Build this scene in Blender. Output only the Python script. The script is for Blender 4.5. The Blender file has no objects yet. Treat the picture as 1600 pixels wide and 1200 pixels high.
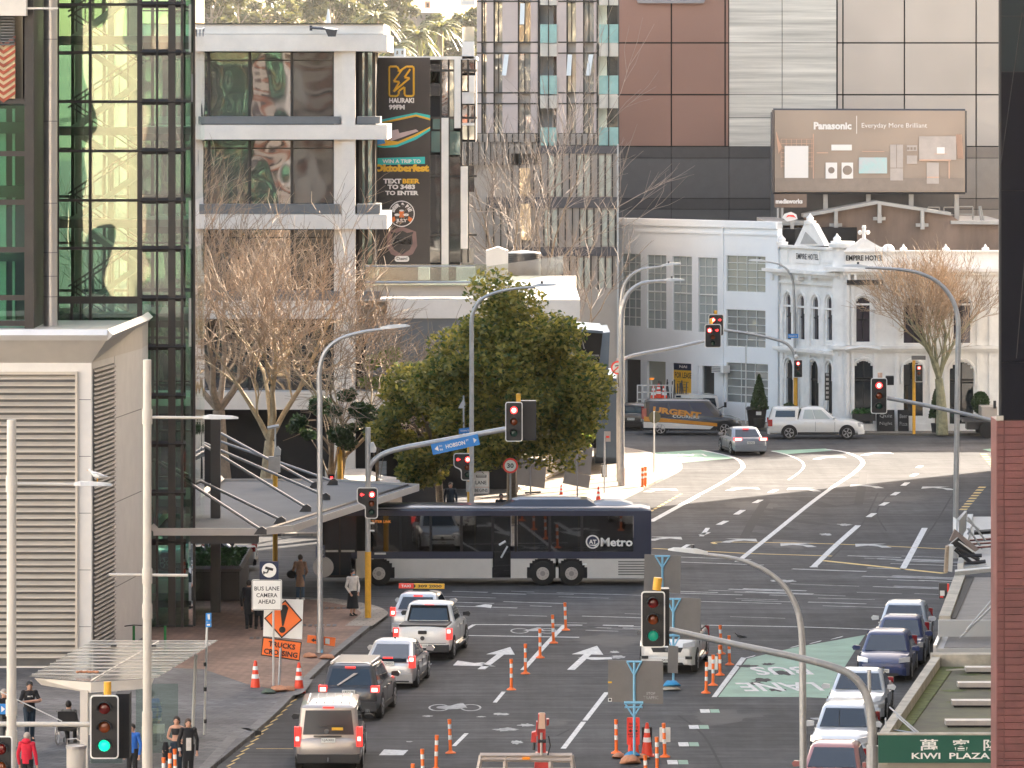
import bpy,bmesh,math,random
from mathutils import Vector,Matrix,noise
R = math.radians
SC = bpy.context.scene
COL = SC.collection
random.seed(7)
# ---------------------------------------------------------------- camera: level, telephoto, frame shifted down
F = 8100.0;H = 19.7;HY = 130.0;CX = 800.0
cd = bpy.data.cameras.new('camera');cam = bpy.data.objects.new('camera',cd);COL.objects.link(cam)
cam.location = (0,0,H);cam.rotation_euler = (R(90),0,0)
cd.sensor_width = 36;cd.lens = 36 * F / 1600.0;cd.shift_y = -(600 - HY) / 1600.0
cd.clip_start = 1.0;cd.clip_end = 9000
SC.camera = cam
SUN_AZ = R(38);SUN_EL = R(26)          # sun stands front right (azimuth clockwise from +Y), low winter afternoon
w = bpy.data.worlds.new('World');SC.world = w;w.use_nodes = True
nt = w.node_tree;bg = nt.nodes['Background']
sky = nt.nodes.new('ShaderNodeTexSky');sky.sky_type = 'NISHITA';sky.sun_disc = False
sky.sun_elevation = SUN_EL;sky.sun_rotation = SUN_AZ
sky.dust_density = 3.2;sky.air_density = 1.0;sky.ozone_density = 0.6;sky.altitude = 0
wt = nt.nodes.new('ShaderNodeVectorMath');wt.operation = 'MULTIPLY';wt.inputs[1].default_value = (1.12,1.0,.87)   # hazy winter air: warmer than a clear sky
nt.links.new(sky.outputs[0],wt.inputs[0]);nt.links.new(wt.outputs[0],bg.inputs[0]);bg.inputs[1].default_value = 0.13
sd = bpy.data.lights.new('sun','SUN');sd.energy = 5.0;sd.angle = R(0.5);sd.color = (1.0,0.88,0.74)
sun = bpy.data.objects.new('sun',sd);COL.objects.link(sun)
sdir = Vector((math.sin(SUN_AZ) * math.cos(SUN_EL),math.cos(SUN_AZ) * math.cos(SUN_EL),math.sin(SUN_EL)))
sun.rotation_euler = sdir.to_track_quat('Z','Y').to_euler()
SC.view_settings.view_transform = 'Standard';SC.view_settings.look = 'None'
SC.view_settings.exposure = 2.5;SC.view_settings.gamma = 1.0
SC.render.engine = 'CYCLES'
SC.cycles.max_bounces = 6;SC.cycles.diffuse_bounces = 3;SC.cycles.glossy_bounces = 3
SC.cycles.transparent_max_bounces = 12;SC.cycles.transmission_bounces = 3
SC.cycles.caustics_reflective = False;SC.cycles.caustics_refractive = False
SC.cycles.sample_clamp_indirect = 6.0
def G(px,py,z=0.0):
    Y = F * (H - z) / (py - HY)
    return Vector(((px - CX) / F * Y,Y,z))
def P(px,py,Y):
    return Vector(((px - CX) / F * Y,Y,H - (py - HY) / F * Y))
def XX(px,Y): return (px - CX) / F * Y
def ZZ(py,Y): return H - (py - HY) / F * Y
def pl(px,py,a,b):
    """the point where the line of sight through a pixel meets the vertical wall from a to b"""
    kx = (px - CX) / F
    dx,dy = b[0] - a[0],b[1] - a[1]
    # kx*Y = a0 + t dx ; Y = a1 + t dy
    t = (a[0] - kx * a[1]) / (kx * dy - dx)
    Y = a[1] + t * dy
    return Vector((kx * Y,Y,H - (py - HY) / F * Y))
# ---------------------------------------------------------------- materials
MATS = {}
def mk(name,col,rough=0.6,metal=0.0,var=0.12,scale=1.5,bump=0.0,bscale=20.0,spec=0.5,emit=None,es=0.0,coat=0.0,detail=6,stretch=None,col2=None):
    m = bpy.data.materials.new(name);m.use_nodes = True;n = m.node_tree;L = n.links
    b = n.nodes['Principled BSDF']
    b.inputs['Roughness'].default_value = rough;b.inputs['Metallic'].default_value = metal
    b.inputs['Specular IOR Level'].default_value = spec;b.inputs['Coat Weight'].default_value = coat
    b.inputs['Coat Roughness'].default_value = 0.06
    tc = n.nodes.new('ShaderNodeTexCoord');vec = tc.outputs['Object']
    if stretch:
        mp = n.nodes.new('ShaderNodeMapping');mp.inputs['Scale'].default_value = stretch
        L.new(vec,mp.inputs[0]);vec = mp.outputs[0]
    if var > 0 or col2:
        nz = n.nodes.new('ShaderNodeTexNoise');nz.inputs['Scale'].default_value = scale;nz.inputs['Detail'].default_value = detail
        nz.inputs['Roughness'].default_value = 0.65
        L.new(vec,nz.inputs['Vector'])
        cr = n.nodes.new('ShaderNodeValToRGB');cr.color_ramp.elements[0].position = 0.32;cr.color_ramp.elements[1].position = 0.68
        c2 = col2 if col2 else tuple(min(1,c * (1 + var)) for c in col)
        c1 = col if col2 else tuple(c * (1 - var) for c in col)
        cr.color_ramp.elements[0].color = (*c1,1);cr.color_ramp.elements[1].color = (*c2,1)
        L.new(nz.outputs['Fac'],cr.inputs[0]);L.new(cr.outputs[0],b.inputs['Base Color'])
    else:
        b.inputs['Base Color'].default_value = (*col,1)
    if bump:
        nb = n.nodes.new('ShaderNodeTexNoise');nb.inputs['Scale'].default_value = bscale;nb.inputs['Detail'].default_value = 4
        L.new(vec,nb.inputs['Vector'])
        bp = n.nodes.new('ShaderNodeBump');bp.inputs['Strength'].default_value = min(1,bump);bp.inputs['Distance'].default_value = 0.02
        L.new(nb.outputs['Fac'],bp.inputs['Height']);L.new(bp.outputs[0],b.inputs['Normal'])
    if emit:
        b.inputs['Emission Color'].default_value = (*emit,1);b.inputs['Emission Strength'].default_value = es
    MATS[name] = m
    return m
def glassmat(name,tint,refl=0.25,rough=0.02,bump=0.0,bscale=0.5,gcol=(1,1,1)):
    """thin pane: tinted see-through mixed with a mirror that strengthens towards grazing angles"""
    m = bpy.data.materials.new(name);m.use_nodes = True;n = m.node_tree;L = n.links
    n.nodes.remove(n.nodes['Principled BSDF']);out = n.nodes['Material Output']
    tr = n.nodes.new('ShaderNodeBsdfTransparent');tr.inputs[0].default_value = (*tint,1)
    gl = n.nodes.new('ShaderNodeBsdfGlossy');gl.inputs['Roughness'].default_value = rough;gl.inputs[0].default_value = (*gcol,1)
    fr = n.nodes.new('ShaderNodeFresnel');fr.inputs[0].default_value = 1.5
    ma = n.nodes.new('ShaderNodeMath');ma.operation = 'ADD';ma.inputs[1].default_value = refl;ma.use_clamp = True
    L.new(fr.outputs[0],ma.inputs[0])
    mx = n.nodes.new('ShaderNodeMixShader');L.new(ma.outputs[0],mx.inputs[0]);L.new(tr.outputs[0],mx.inputs[1]);L.new(gl.outputs[0],mx.inputs[2])
    if bump:
        tc = n.nodes.new('ShaderNodeTexCoord');nb = n.nodes.new('ShaderNodeTexNoise');nb.inputs['Scale'].default_value = bscale;nb.inputs['Detail'].default_value = 1
        L.new(tc.outputs['Object'],nb.inputs['Vector'])
        bp = n.nodes.new('ShaderNodeBump');bp.inputs['Strength'].default_value = 1;bp.inputs['Distance'].default_value = bump
        L.new(nb.outputs['Fac'],bp.inputs['Height']);L.new(bp.outputs[0],gl.inputs['Normal'])
    L.new(mx.outputs[0],out.inputs[0]);MATS[name] = m
    return m
def linemat(name,col,col2,ang,size,mortar=0.02,rough=0.8,row=0.25,bump=0.3,spec=0.3,var=0.35):
    """laid units (bricks, pavers, boards) with joints and uneven tone"""
    m = bpy.data.materials.new(name);m.use_nodes = True;n = m.node_tree;L = n.links
    b = n.nodes['Principled BSDF'];b.inputs['Roughness'].default_value = rough;b.inputs['Specular IOR Level'].default_value = spec
    tc = n.nodes.new('ShaderNodeTexCoord');mp = n.nodes.new('ShaderNodeMapping');mp.inputs['Rotation'].default_value = ang
    L.new(tc.outputs['Object'],mp.inputs[0])
    br = n.nodes.new('ShaderNodeTexBrick');L.new(mp.outputs[0],br.inputs['Vector'])
    br.inputs['Color1'].default_value = (*col,1);br.inputs['Color2'].default_value = (*col2,1)
    br.inputs['Mortar'].default_value = (*[c * .45 for c in col],1)
    br.inputs['Scale'].default_value = 1;br.inputs['Brick Width'].default_value = size;br.inputs['Row Height'].default_value = row
    br.inputs['Mortar Size'].default_value = mortar
    nz = n.nodes.new('ShaderNodeTexNoise');nz.inputs['Scale'].default_value = .35;nz.inputs['Detail'].default_value = 8;L.new(tc.outputs['Object'],nz.inputs['Vector'])
    mr = n.nodes.new('ShaderNodeMapRange');mr.inputs[1].default_value = .3;mr.inputs[2].default_value = .7;mr.inputs[3].default_value = 1 - var;mr.inputs[4].default_value = 1 + var
    L.new(nz.outputs['Fac'],mr.inputs[0])
    mu = n.nodes.new('ShaderNodeVectorMath');mu.operation = 'SCALE';L.new(br.outputs['Color'],mu.inputs[0]);L.new(mr.outputs[0],mu.inputs['Scale'])
    L.new(mu.outputs[0],b.inputs['Base Color'])
    bp = n.nodes.new('ShaderNodeBump');bp.inputs['Strength'].default_value = bump;bp.inputs['Distance'].default_value = 0.01;bp.invert = True
    L.new(br.outputs['Fac'],bp.inputs['Height']);L.new(bp.outputs[0],b.inputs['Normal'])
    MATS[name] = m
    return m
def asphalt():
    m = bpy.data.materials.new('asphalt');m.use_nodes = True;n = m.node_tree;L = n.links
    b = n.nodes['Principled BSDF'];b.inputs['Roughness'].default_value = 0.85;b.inputs['Specular IOR Level'].default_value = 0.15
    tc = n.nodes.new('ShaderNodeTexCoord')
    def nz(scale,detail,st=None,rot=None):
        v = tc.outputs['Object']
        if st:
            mp = n.nodes.new('ShaderNodeMapping');mp.inputs['Scale'].default_value = st
            if rot: mp.inputs['Rotation'].default_value = rot
            L.new(v,mp.inputs[0]);v = mp.outputs[0]
        t = n.nodes.new('ShaderNodeTexNoise');t.inputs['Scale'].default_value = scale;t.inputs['Detail'].default_value = detail;t.inputs['Roughness'].default_value = .7
        L.new(v,t.inputs['Vector']);return t.outputs['Fac']
    def rng(f,a,bb,c,d):
        r = n.nodes.new('ShaderNodeMapRange');r.inputs[1].default_value = a;r.inputs[2].default_value = bb;r.inputs[3].default_value = c;r.inputs[4].default_value = d
        L.new(f,r.inputs[0]);return r.outputs[0]
    def mul(a,bb):
        r = n.nodes.new('ShaderNodeMath');r.operation = 'MULTIPLY';L.new(a,r.inputs[0]);L.new(bb,r.inputs[1]);return r.outputs[0]
    big = rng(nz(.11,6),.35,.65,.70,1.34)
    fine = rng(nz(1.3,10),.3,.7,.78,1.24)
    streak = rng(nz(.9,4,(.08,2.2,1),(0,0,R(3))),.36,.68,.80,1.42)     # worn tracks across the junction
    lanes = rng(nz(.5,4,(1.6,.05,1),(0,0,R(7))),.35,.65,.88,1.16)
    f = mul(mul(big,fine),mul(streak,lanes))
    # the streaks lie in the crossing street only: fade by distance
    sx = n.nodes.new('ShaderNodeSeparateXYZ');L.new(tc.outputs['Object'],sx.inputs[0])
    cm = n.nodes.new('ShaderNodeVectorMath');cm.operation = 'SCALE';cm.inputs[0].default_value = (.058,.0575,.0585)
    L.new(f,cm.inputs['Scale']);L.new(cm.outputs[0],b.inputs['Base Color'])
    bp = n.nodes.new('ShaderNodeBump');bp.inputs['Strength'].default_value = .5;bp.inputs['Distance'].default_value = .01
    L.new(nz(25,4),bp.inputs['Height']);L.new(bp.outputs[0],b.inputs['Normal'])
    MATS['asphalt'] = m
asphalt()
mk('white',(.78,.78,.76),.45,var=.04);mk('signwhite',(.8,.79,.75),.4,var=.02)
mk('black',(.012,.012,.013),.45,var=.1);mk('blackmatt',(.01,.01,.011),.8,var=.1)
mk('road_white',(.56,.56,.54),.7,var=.3,scale=6,bump=.2);mk('road_faint',(.40,.40,.385),.75,var=.35,scale=3);mk('road_yellow',(.62,.42,.12),.7,var=.25,scale=6)
mk('road_green',(.17,.31,.225),.7,var=.2,scale=.7);mk('worn',(.34,.34,.33),.8,var=.45,scale=2.5)
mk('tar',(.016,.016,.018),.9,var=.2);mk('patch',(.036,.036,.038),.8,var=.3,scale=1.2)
linemat('brick_paving',(.19,.115,.085),(.25,.155,.115),(0,0,R(50)),.4,.012,row=.2)
linemat('slate_paving',(.10,.10,.105),(.145,.145,.15),(0,0,R(28)),.6,.014,row=.3)
linemat('light_paving',(.25,.215,.18),(.30,.26,.215),(0,0,R(10)),.6,.014,row=.3)
mk('kerb',(.13,.13,.13),.8,var=.3,scale=3,bump=.3);mk('kerb_light',(.30,.27,.23),.8,var=.2)
mk('gal',(.42,.42,.42),.42,metal=.55,var=.12,scale=4);mk('cream_pole',(.56,.52,.46),.4,var=.05)
mk('grey_metal',(.24,.24,.25),.45,metal=.3,var=.08);mk('dark_metal',(.06,.06,.065),.4,metal=.3,var=.1)
mk('silver',(.55,.53,.51),.3,metal=.8,var=.05);mk('yellow_paint',(.72,.37,.03),.5,var=.12,scale=5)
mk('orange',(.90,.17,.02),.5,var=.06);mk('cone_red',(.80,.06,.02),.5,var=.08);mk('reflect',(.82,.82,.8),.35,var=.03)
mk('sign_orange',(.92,.18,.03),.45,var=.03);mk('sign_red',(.9,.06,.04),.4,var=.03);mk('sign_blue',(.02,.22,.60),.4,var=.04)
mk('frame_blue',(.22,.48,.66),.5,var=.08);mk('panel_grey',(.17,.16,.15),.6,var=.08,scale=2)
mk('sandbag',(.48,.22,.12),.9,var=.25,scale=6,bump=.4);mk('sandbag_blue',(.03,.25,.48),.8,var=.2);mk('sandbag_green',(.09,.12,.09),.9,var=.2)
def lamp_mat(n,c,s,base): mk(n,base,.3,emit=c,es=s,var=0)
lamp_mat('red_on',(1,.03,.03),1.1,(.5,.02,.02));lamp_mat('red_core',(1,.35,.25),2.4,(.6,.1,.1));lamp_mat('green_on',(.0,.85,.42),.30,(.01,.4,.2))
lamp_mat('green_dim',(.0,.6,.35),.06,(.01,.12,.08));lamp_mat('amber_sign',(1,.3,.02),.15,(.2,.05,0))
mk('lens_red',(.16,.012,.01),.12,var=0,coat=.6);mk('lens_amber',(.24,.05,.01),.12,var=0,coat=.6);mk('lens_green',(.01,.05,.035),.12,var=0,coat=.6)
lamp_mat('brake_on',(1,.04,.03),.32,(.6,.02,.02));lamp_mat('brake_core',(1,.42,.36),.9,(.7,.2,.2));lamp_mat('warm_light',(1,.55,.25),.8,(.8,.5,.3))
mk('taillight',(.35,.012,.012),.15,var=0,coat=1);mk('headlight',(.55,.56,.58),.1,metal=.3,var=.1,scale=12,coat=1)
mk('tyre',(.014,.014,.014),.85,var=.1);mk('rim',(.42,.42,.43),.3,metal=.8,var=.05);mk('plate',(.72,.72,.68),.5,var=.02)
mk('car_glass',(.012,.022,.034),.04,var=0,spec=.6,coat=.15);mk('chrome',(.6,.6,.6),.15,metal=1,var=0)
mk('trim',(.02,.02,.021),.6,var=.05)
def paint(n,c,metal=.0,rough=.32): mk(n,c,rough,metal=metal,var=.04,coat=.8,scale=2)
paint('p_white',(.70,.69,.66));paint('p_silver',(.46,.46,.46),.5);paint('p_champagne',(.34,.31,.29),.4);paint('p_dark',(.045,.045,.048),.3)
paint('p_black',(.014,.013,.014));mk('p_blue',(.006,.022,.10),.35,metal=.1,var=.04,coat=.35);paint('p_ice',(.5,.53,.56),.3);paint('p_red',(.33,.12,.11));paint('p_navy',(.008,.018,.055),.1)
paint('p_grey',(.28,.30,.33),.5);paint('p_orange',(.62,.25,.015));paint('p_buswhite',(.68,.65,.60))
mk('skin',(.52,.29,.2),.6,var=.05);mk('hair_dark',(.015,.01,.008),.6,var=.2);mk('hair_grey',(.35,.3,.26),.7,var=.2);mk('hair_brown',(.05,.028,.018),.6,var=.2)
for nm,c in dict(cl_black=(.012,.012,.014),cl_red=(.55,.01,.035),cl_tan=(.33,.21,.15),cl_white=(.62,.58,.53),cl_denim=(.05,.09,.15),cl_navy=(.015,.03,.05),cl_blue=(.02,.12,.45),cl_green=(.02,.2,.05),cl_grey=(.1,.1,.1)).items(): mk(nm,c,.85,var=.15,scale=9)
# ---------------------------------------------------------------- mesh building
class MB:
    def __init__(s,mat='white'):
        s.ch = [];s.v = [];s.f = [];s.mi = [];s.mats = [mat];s.k = 0;s.M = None
    def m(s,name):
        if name not in s.mats: s.mats.append(name)
        s.k = s.mats.index(name);return s
    def add(s,vs,fs):
        o = len(s.v);s.ch.append((o,len(s.f)))
        for p in vs:
            p = Vector(p);s.v.append(s.M @ p if s.M else p)
        for f in fs: s.f.append([o + i for i in f]);s.mi.append(s.k)
        return s
    def quad(s,*p): return s.add(p,[list(range(len(p)))])
    def box(s,x0,x1,y0,y1,z0,z1):
        return s.add([(x0,y0,z0),(x1,y0,z0),(x1,y1,z0),(x0,y1,z0),(x0,y0,z1),(x1,y0,z1),(x1,y1,z1),(x0,y1,z1)],
                     [(0,3,2,1),(4,5,6,7),(0,1,5,4),(1,2,6,5),(2,3,7,6),(3,0,4,7)])
    def slab(s,poly,vec):
        n = len(poly);vec = Vector(vec);a = [Vector(p) for p in poly];b = [p + vec for p in a]
        return s.add(a + b,[list(range(n))[::-1],list(range(n,2 * n))] + [(i,(i + 1) % n,n + (i + 1) % n,n + i) for i in range(n)])
    def loft(s,rings,caps=True,closed=True):
        n = len(rings[0]);vs = [p for r in rings for p in r];fs = []
        for i in range(len(rings) - 1):
            for j in range(n if closed else n - 1):
                k = (j + 1) % n;fs.append((i * n + j,i * n + k,(i + 1) * n + k,(i + 1) * n + j))
        if caps: fs.append(list(range(n))[::-1]);fs.append([(len(rings) - 1) * n + j for j in range(n)])
        return s.add(vs,fs)
    def tube(s,path,r,n=8,caps=True,sq=1.0):
        path = [Vector(p) for p in path];rs = r if isinstance(r,(list,tuple)) else [r] * len(path)
        rings = [];prev = None
        for i,p in enumerate(path):
            d = (path[min(i + 1,len(path) - 1)] - path[max(i - 1,0)])
            if d.length < 1e-9: d = Vector((0,0,1))
            d.normalize()
            u = prev - d * prev.dot(d) if prev is not None else None
            if u is None or u.length < 1e-4:
                u = d.cross(Vector((0,0,1)) if abs(d.z) < .9 else Vector((1,0,0)))
            u.normalize();prev = u;w_ = d.cross(u)
            rings.append([p + (u * math.cos(2 * math.pi * j / n) + w_ * math.sin(2 * math.pi * j / n) * sq) * rs[i] for j in range(n)])
        return s.loft(rings,caps)
    def cyl(s,a,b,r,n=12,r2=None): return s.tube([a,b],[r,r if r2 is None else r2],n)
    def lathe(s,prof,c=(0,0,0),n=12):
        c = Vector(c);return s.loft([[c + Vector((r * math.cos(2 * math.pi * j / n),r * math.sin(2 * math.pi * j / n),z)) for j in range(n)] for r,z in prof])
    def ball(s,c,r,n=8,mth=5):
        c = Vector(c);r = Vector(r if hasattr(r,'__len__') else (r,r,r));rings = []
        for i in range(mth + 1):
            a = math.pi * (i + .001) / (mth + .002) - math.pi / 2
            rings.append([c + Vector((r.x * math.cos(a) * math.cos(2 * math.pi * j / n),r.y * math.cos(a) * math.sin(2 * math.pi * j / n),r.z * math.sin(a))) for j in range(n)])
        return s.loft(rings)
    def disc(s,c,r,nrm=(0,-1,0),t=.02,n=16):
        c = Vector(c);return s.cyl(c,c + Vector(nrm).normalized() * t,r,n)
    def bar(s,a,b,w_=.05,d=.05):
        """square bar between two points"""
        return s.tube([a,b],[w_ * .7071,w_ * .7071],4)
    def rrect(s,cx,cz,w_,h_,y,t,r=.08,n=4):
        pts = []
        for (sx,sz,a0) in ((1,1,0),(-1,1,90),(-1,-1,180),(1,-1,270)):
            for i in range(n + 1):
                a = R(a0 + 90 * i / n);pts.append((cx + sx * (w_ / 2 - r) + r * math.cos(a),y,cz + sz * (h_ / 2 - r) + r * math.sin(a)))
        return s.slab(pts,(0,t,0))
    def text(s,body,o,ux,uz,w_=None,h_=None,bold=0.0,align='c',off=None):
        """lettering: fitted to width w_ and height h_, centred on o, in the plane of ux and uz"""
        vs,fs = text_geo(body,bold)
        if not vs: return s
        x0 = min(v[0] for v in vs);x1 = max(v[0] for v in vs);y0 = min(v[1] for v in vs);y1 = max(v[1] for v in vs)
        sx = sy = None
        if w_: sx = w_ / (x1 - x0)
        if h_: sy = h_ / (y1 - y0)
        if sx is None: sx = sy
        if sy is None: sy = sx
        ax = {'c': (x0 + x1) / 2,'l': x0,'r': x1}[align];cy = (y0 + y1) / 2
        o = Vector(o);ux = Vector(ux).normalized();uz = Vector(uz).normalized()
        return s.add([o + ux * ((v[0] - ax) * sx) + uz * ((v[1] - cy) * sy) for v in vs],fs)
    def build(s,name,parent=None,smooth=None,origin=None,label=None):
        me = bpy.data.meshes.new(name)
        off = Vector(origin) if origin is not None else Vector((0,0,0))
        me.from_pydata([tuple(v - off) for v in s.v],[],s.f)
        for i in s.mats: me.materials.append(MATS[i])
        me.polygons.foreach_set('material_index',s.mi)
        bm = bmesh.new();bm.from_mesh(me);bmesh.ops.remove_doubles(bm,verts=bm.verts,dist=1e-5) if smooth else None
        bmesh.ops.recalc_face_normals(bm,faces=bm.faces);bm.to_mesh(me);bm.free()
        if smooth:
            me.polygons.foreach_set('use_smooth',[True] * len(me.polygons))
            me.set_sharp_from_angle(angle=R(smooth))
        o = bpy.data.objects.new(name,me);COL.objects.link(o)
        if parent: o.parent = parent
        if origin is not None and parent is None: o.location = off
        if label: o['label'] = label
        return o
_TX = {}
def text_geo(body,bold):
    k = (body,bold)
    if k not in _TX:
        c = bpy.data.curves.new('t','FONT');c.body = body;c.offset = bold;c.resolution_u = 2;c.align_x = 'LEFT'
        o = bpy.data.objects.new('t',c);me = bpy.data.meshes.new_from_object(o)
        _TX[k] = ([tuple(v.co) for v in me.vertices],[list(p.vertices) for p in me.polygons])
        bpy.data.objects.remove(o);bpy.data.curves.remove(c);bpy.data.meshes.remove(me)
    return _TX[k]
def tag(o,label=None,cat=None,group=None,kind=None):
    if label: o['label'] = label
    if cat: o['category'] = cat
    if group: o['group'] = group
    if kind: o['kind'] = kind
    return o
def thing(name,label,cat,loc=(0,0,0),rz=0.0,group=None):
    o = bpy.data.objects.new(name,None);COL.objects.link(o);o.location = loc;o.rotation_euler = (0,0,rz);o.empty_display_size = .2
    return tag(o,label,cat,group)
SPLIT = {'window','white_appliance','steel_appliance','glass_wall','wheel','post','fin_post','finial','urn','bracket','wing_mirror','roof_fixing','grab_pole','seats','window_pillar','shelf','machine_door','cable_clip','interior','core_wall','clamp','stand_foot','wing','stay_wires','hill_window','roof_edge','light_ribs','struts','stacked_stands','collar','roof_seam','reflective_band','pole_sleeve'}
class TH:
    """a thing whose parts are written in world coordinates"""
    def __init__(s,name,label,cat,loc,group=None):
        s.loc = Vector(loc);s.root = thing(name,label,cat,s.loc,0,group)
    def part(s,mb,name,parent=None,smooth=None,label=None):
        if name in SPLIT and len(mb.ch) > 1:      # pieces that stand apart become parts of their own
            first = None
            for i,(v0,f0) in enumerate(mb.ch):
                v1,f1 = mb.ch[i + 1] if i + 1 < len(mb.ch) else (len(mb.v),len(mb.f));q = MB();q.v = mb.v[v0:v1];q.f = [[k - v0 for k in f] for f in mb.f[f0:f1]];q.mi = mb.mi[f0:f1];q.mats = mb.mats;o = q.build(name,parent or s.root,smooth,s.loc);first = first or o
            return first
        return mb.build(name,parent or s.root,smooth,s.loc,label)
def single(mb,name,label,cat,loc,group=None,smooth=None):
    o = mb.build(name,None,smooth,loc);return tag(o,label,cat,group)
def struct(mb,name,kind='structure',smooth=None): return tag(mb.build(name,smooth=smooth),kind=kind)
def copy_thing(root,loc,rz=None,label=None,group=None):
    r = root.copy();COL.objects.link(r);r.location = loc
    if rz is not None: r.rotation_euler = (0,0,rz)
    if label: r['label'] = label
    if group: r['group'] = group
    for ch in list(root.children):
        c = ch.copy();COL.objects.link(c);c.parent = r
        for g in list(ch.children):
            d = g.copy();COL.objects.link(d);d.parent = c
    return r
# ---------------------------------------------------------------- ground
struct(MB('asphalt').quad((-500,-400,0),(500,-400,0),(500,2250,0),(-500,2250,0)),'road')
def ppoly(pts,z=0.0): return [G(a,b,z) for a,b in pts]
def paving(name,pts,mat,z=.13,kerbmat='kerb',kerb=None):
    m = MB(mat);m.slab([Vector((p.x,p.y,0)) for p in ppoly(pts)],(0,0,z));return struct(m,name)
def ribbon(m,pts,width,z,pix=True):
    p = [G(a,b) if pix else Vector((a,b,0)) for a,b in pts];L = [];Rr = []
    for i,q in enumerate(p):
        d = (p[min(i + 1,len(p) - 1)] - p[max(i - 1,0)]);d.z = 0;d.normalize();n = Vector((-d.y,d.x,0)) * width / 2
        L.append(Vector((q.x,q.y,z)) + n);Rr.append(Vector((q.x,q.y,z)) - n)
    o = len(m.v);m.add(L + Rr,[(i,i + 1,len(p) + i + 1,len(p) + i) for i in range(len(p) - 1)])
LK = [(-100,1750),(330,1205),(400,1148),(440,1112),(475,1075),(520,1032),(565,995),(590,974),(598,965),(592,956),(560,947),(480,939),(300,935),(-900,930)]
paving('footpath',LK + [(-900,1750)],'slate_paving')
def smooth_path(pts,n=4):
    out = []
    for i in range(len(pts) - 1):
        a = Vector(pts[max(i - 1,0)]);b = Vector(pts[i]);c = Vector(pts[i + 1]);d = Vector(pts[min(i + 2,len(pts) - 1)])
        for k in range(n):
            t = k / n;out.append(tuple(.5 * ((2 * b) + (c - a) * t + (2 * a - 5 * b + 4 * c - d) * t * t + (3 * b - a - 3 * c + d) * t ** 3)))
    out.append(tuple(pts[-1]));return out
def kerbline(name,pts,mat='kerb',z=.135,w_=.32,side=1):
    m = MB(mat);p = [G(a,b) for a,b in pts];inn = []
    for i,q in enumerate(p):
        d = (p[min(i + 1,len(p) - 1)] - p[max(i - 1,0)]);d.normalize();inn.append(q + Vector((-d.y,d.x,0)) * w_ * side)
    for i in range(len(p) - 1):
        m.slab([p[i],p[i + 1],inn[i + 1],inn[i]],(0,0,z))
        n = (p[i] - inn[i]).normalized() * .01
        m.M = None
    return struct(m,name)
kerbline('kerb',smooth_path(LK[:-1]),side=1)
# red brick area over the slate
m = MB('brick_paving');m.quad(*[Vector((q.x,q.y,.137)) for q in ppoly([(300,938),(480,942),(560,950),(586,959),(588,966),(560,990),(515,1026),(470,1068),(450,1088),(385,1075),(318,1052),(225,1048),(240,938)])]);struct(m,'brick_footpath')
# raised build-out edge, tactile strip, grates
m = MB('kerb');ribbon(m,smooth_path([(372,1096),(420,1097),(458,1092),(472,1084),(482,1068)]),.28,.142);struct(m,'kerb_strip')
m = MB('dark_metal')
for (a,b) in ((430,1003),(492,983),(545,956)):
    q = G(a,b);
    for k in range(8): m.box(q.x - .9 + k * .22,q.x - .76 + k * .22,q.y - .35,q.y + .35,.14,.146)
struct(m,'drain_grate')
m = MB('light_paving');ribbon(m,smooth_path([(500,941),(560,951),(582,960),(583,967),(560,984)]),1.0,.141);struct(m,'crossing_paving')
# far left corner footpath (sunlit)
FL = [(-900,838),(600,838),(860,815),(940,795),(957,788),(978,779),(1006,765),(1036,750),(1058,739),(1066,732),(1062,726),(1048,720),(1006,708),(960,699),(600,694),(-900,694)]
paving('far_footpath',FL,'light_paving');kerbline('far_kerb',smooth_path(FL[2:13]),'kerb_light',side=1)
m = MB('slate_paving');m.quad(*[Vector((q.x,q.y,.137)) for q in ppoly([(-900,836),(600,836),(735,826),(742,780),(735,745),(-900,745)])]);struct(m,'tree_footpath')
# footpath in front of the hotel and the white building
FR = [(960,661),(1100,667),(1210,673),(1320,679),(1460,681),(1640,680),(1640,655),(960,640)]
paving('hotel_footpath',FR,'light_paving');kerbline('hotel_kerb',FR[:6],'kerb_light',side=1)
# right-hand footpath under the canopies
def kx(Y): return 9.9 + .129 * (Y - 142)
m = MB('slate_paving');m.slab([(kx(100),100,0),(kx(199),199,0),(60,199,0),(60,100,0)],(0,0,.13));struct(m,'right_footpath')
m = MB('kerb');m.slab([(kx(100),100,0),(kx(199),199,0),(kx(199) + .3,199,0),(kx(100) + .3,100,0)],(0,0,.135));struct(m,'right_kerb')
m = MB('light_paving');m.slab([(25.5,221,0),(60,221,0),(60,277,0),(27.5,277,0)],(0,0,.13));struct(m,'corner_footpath')
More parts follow.
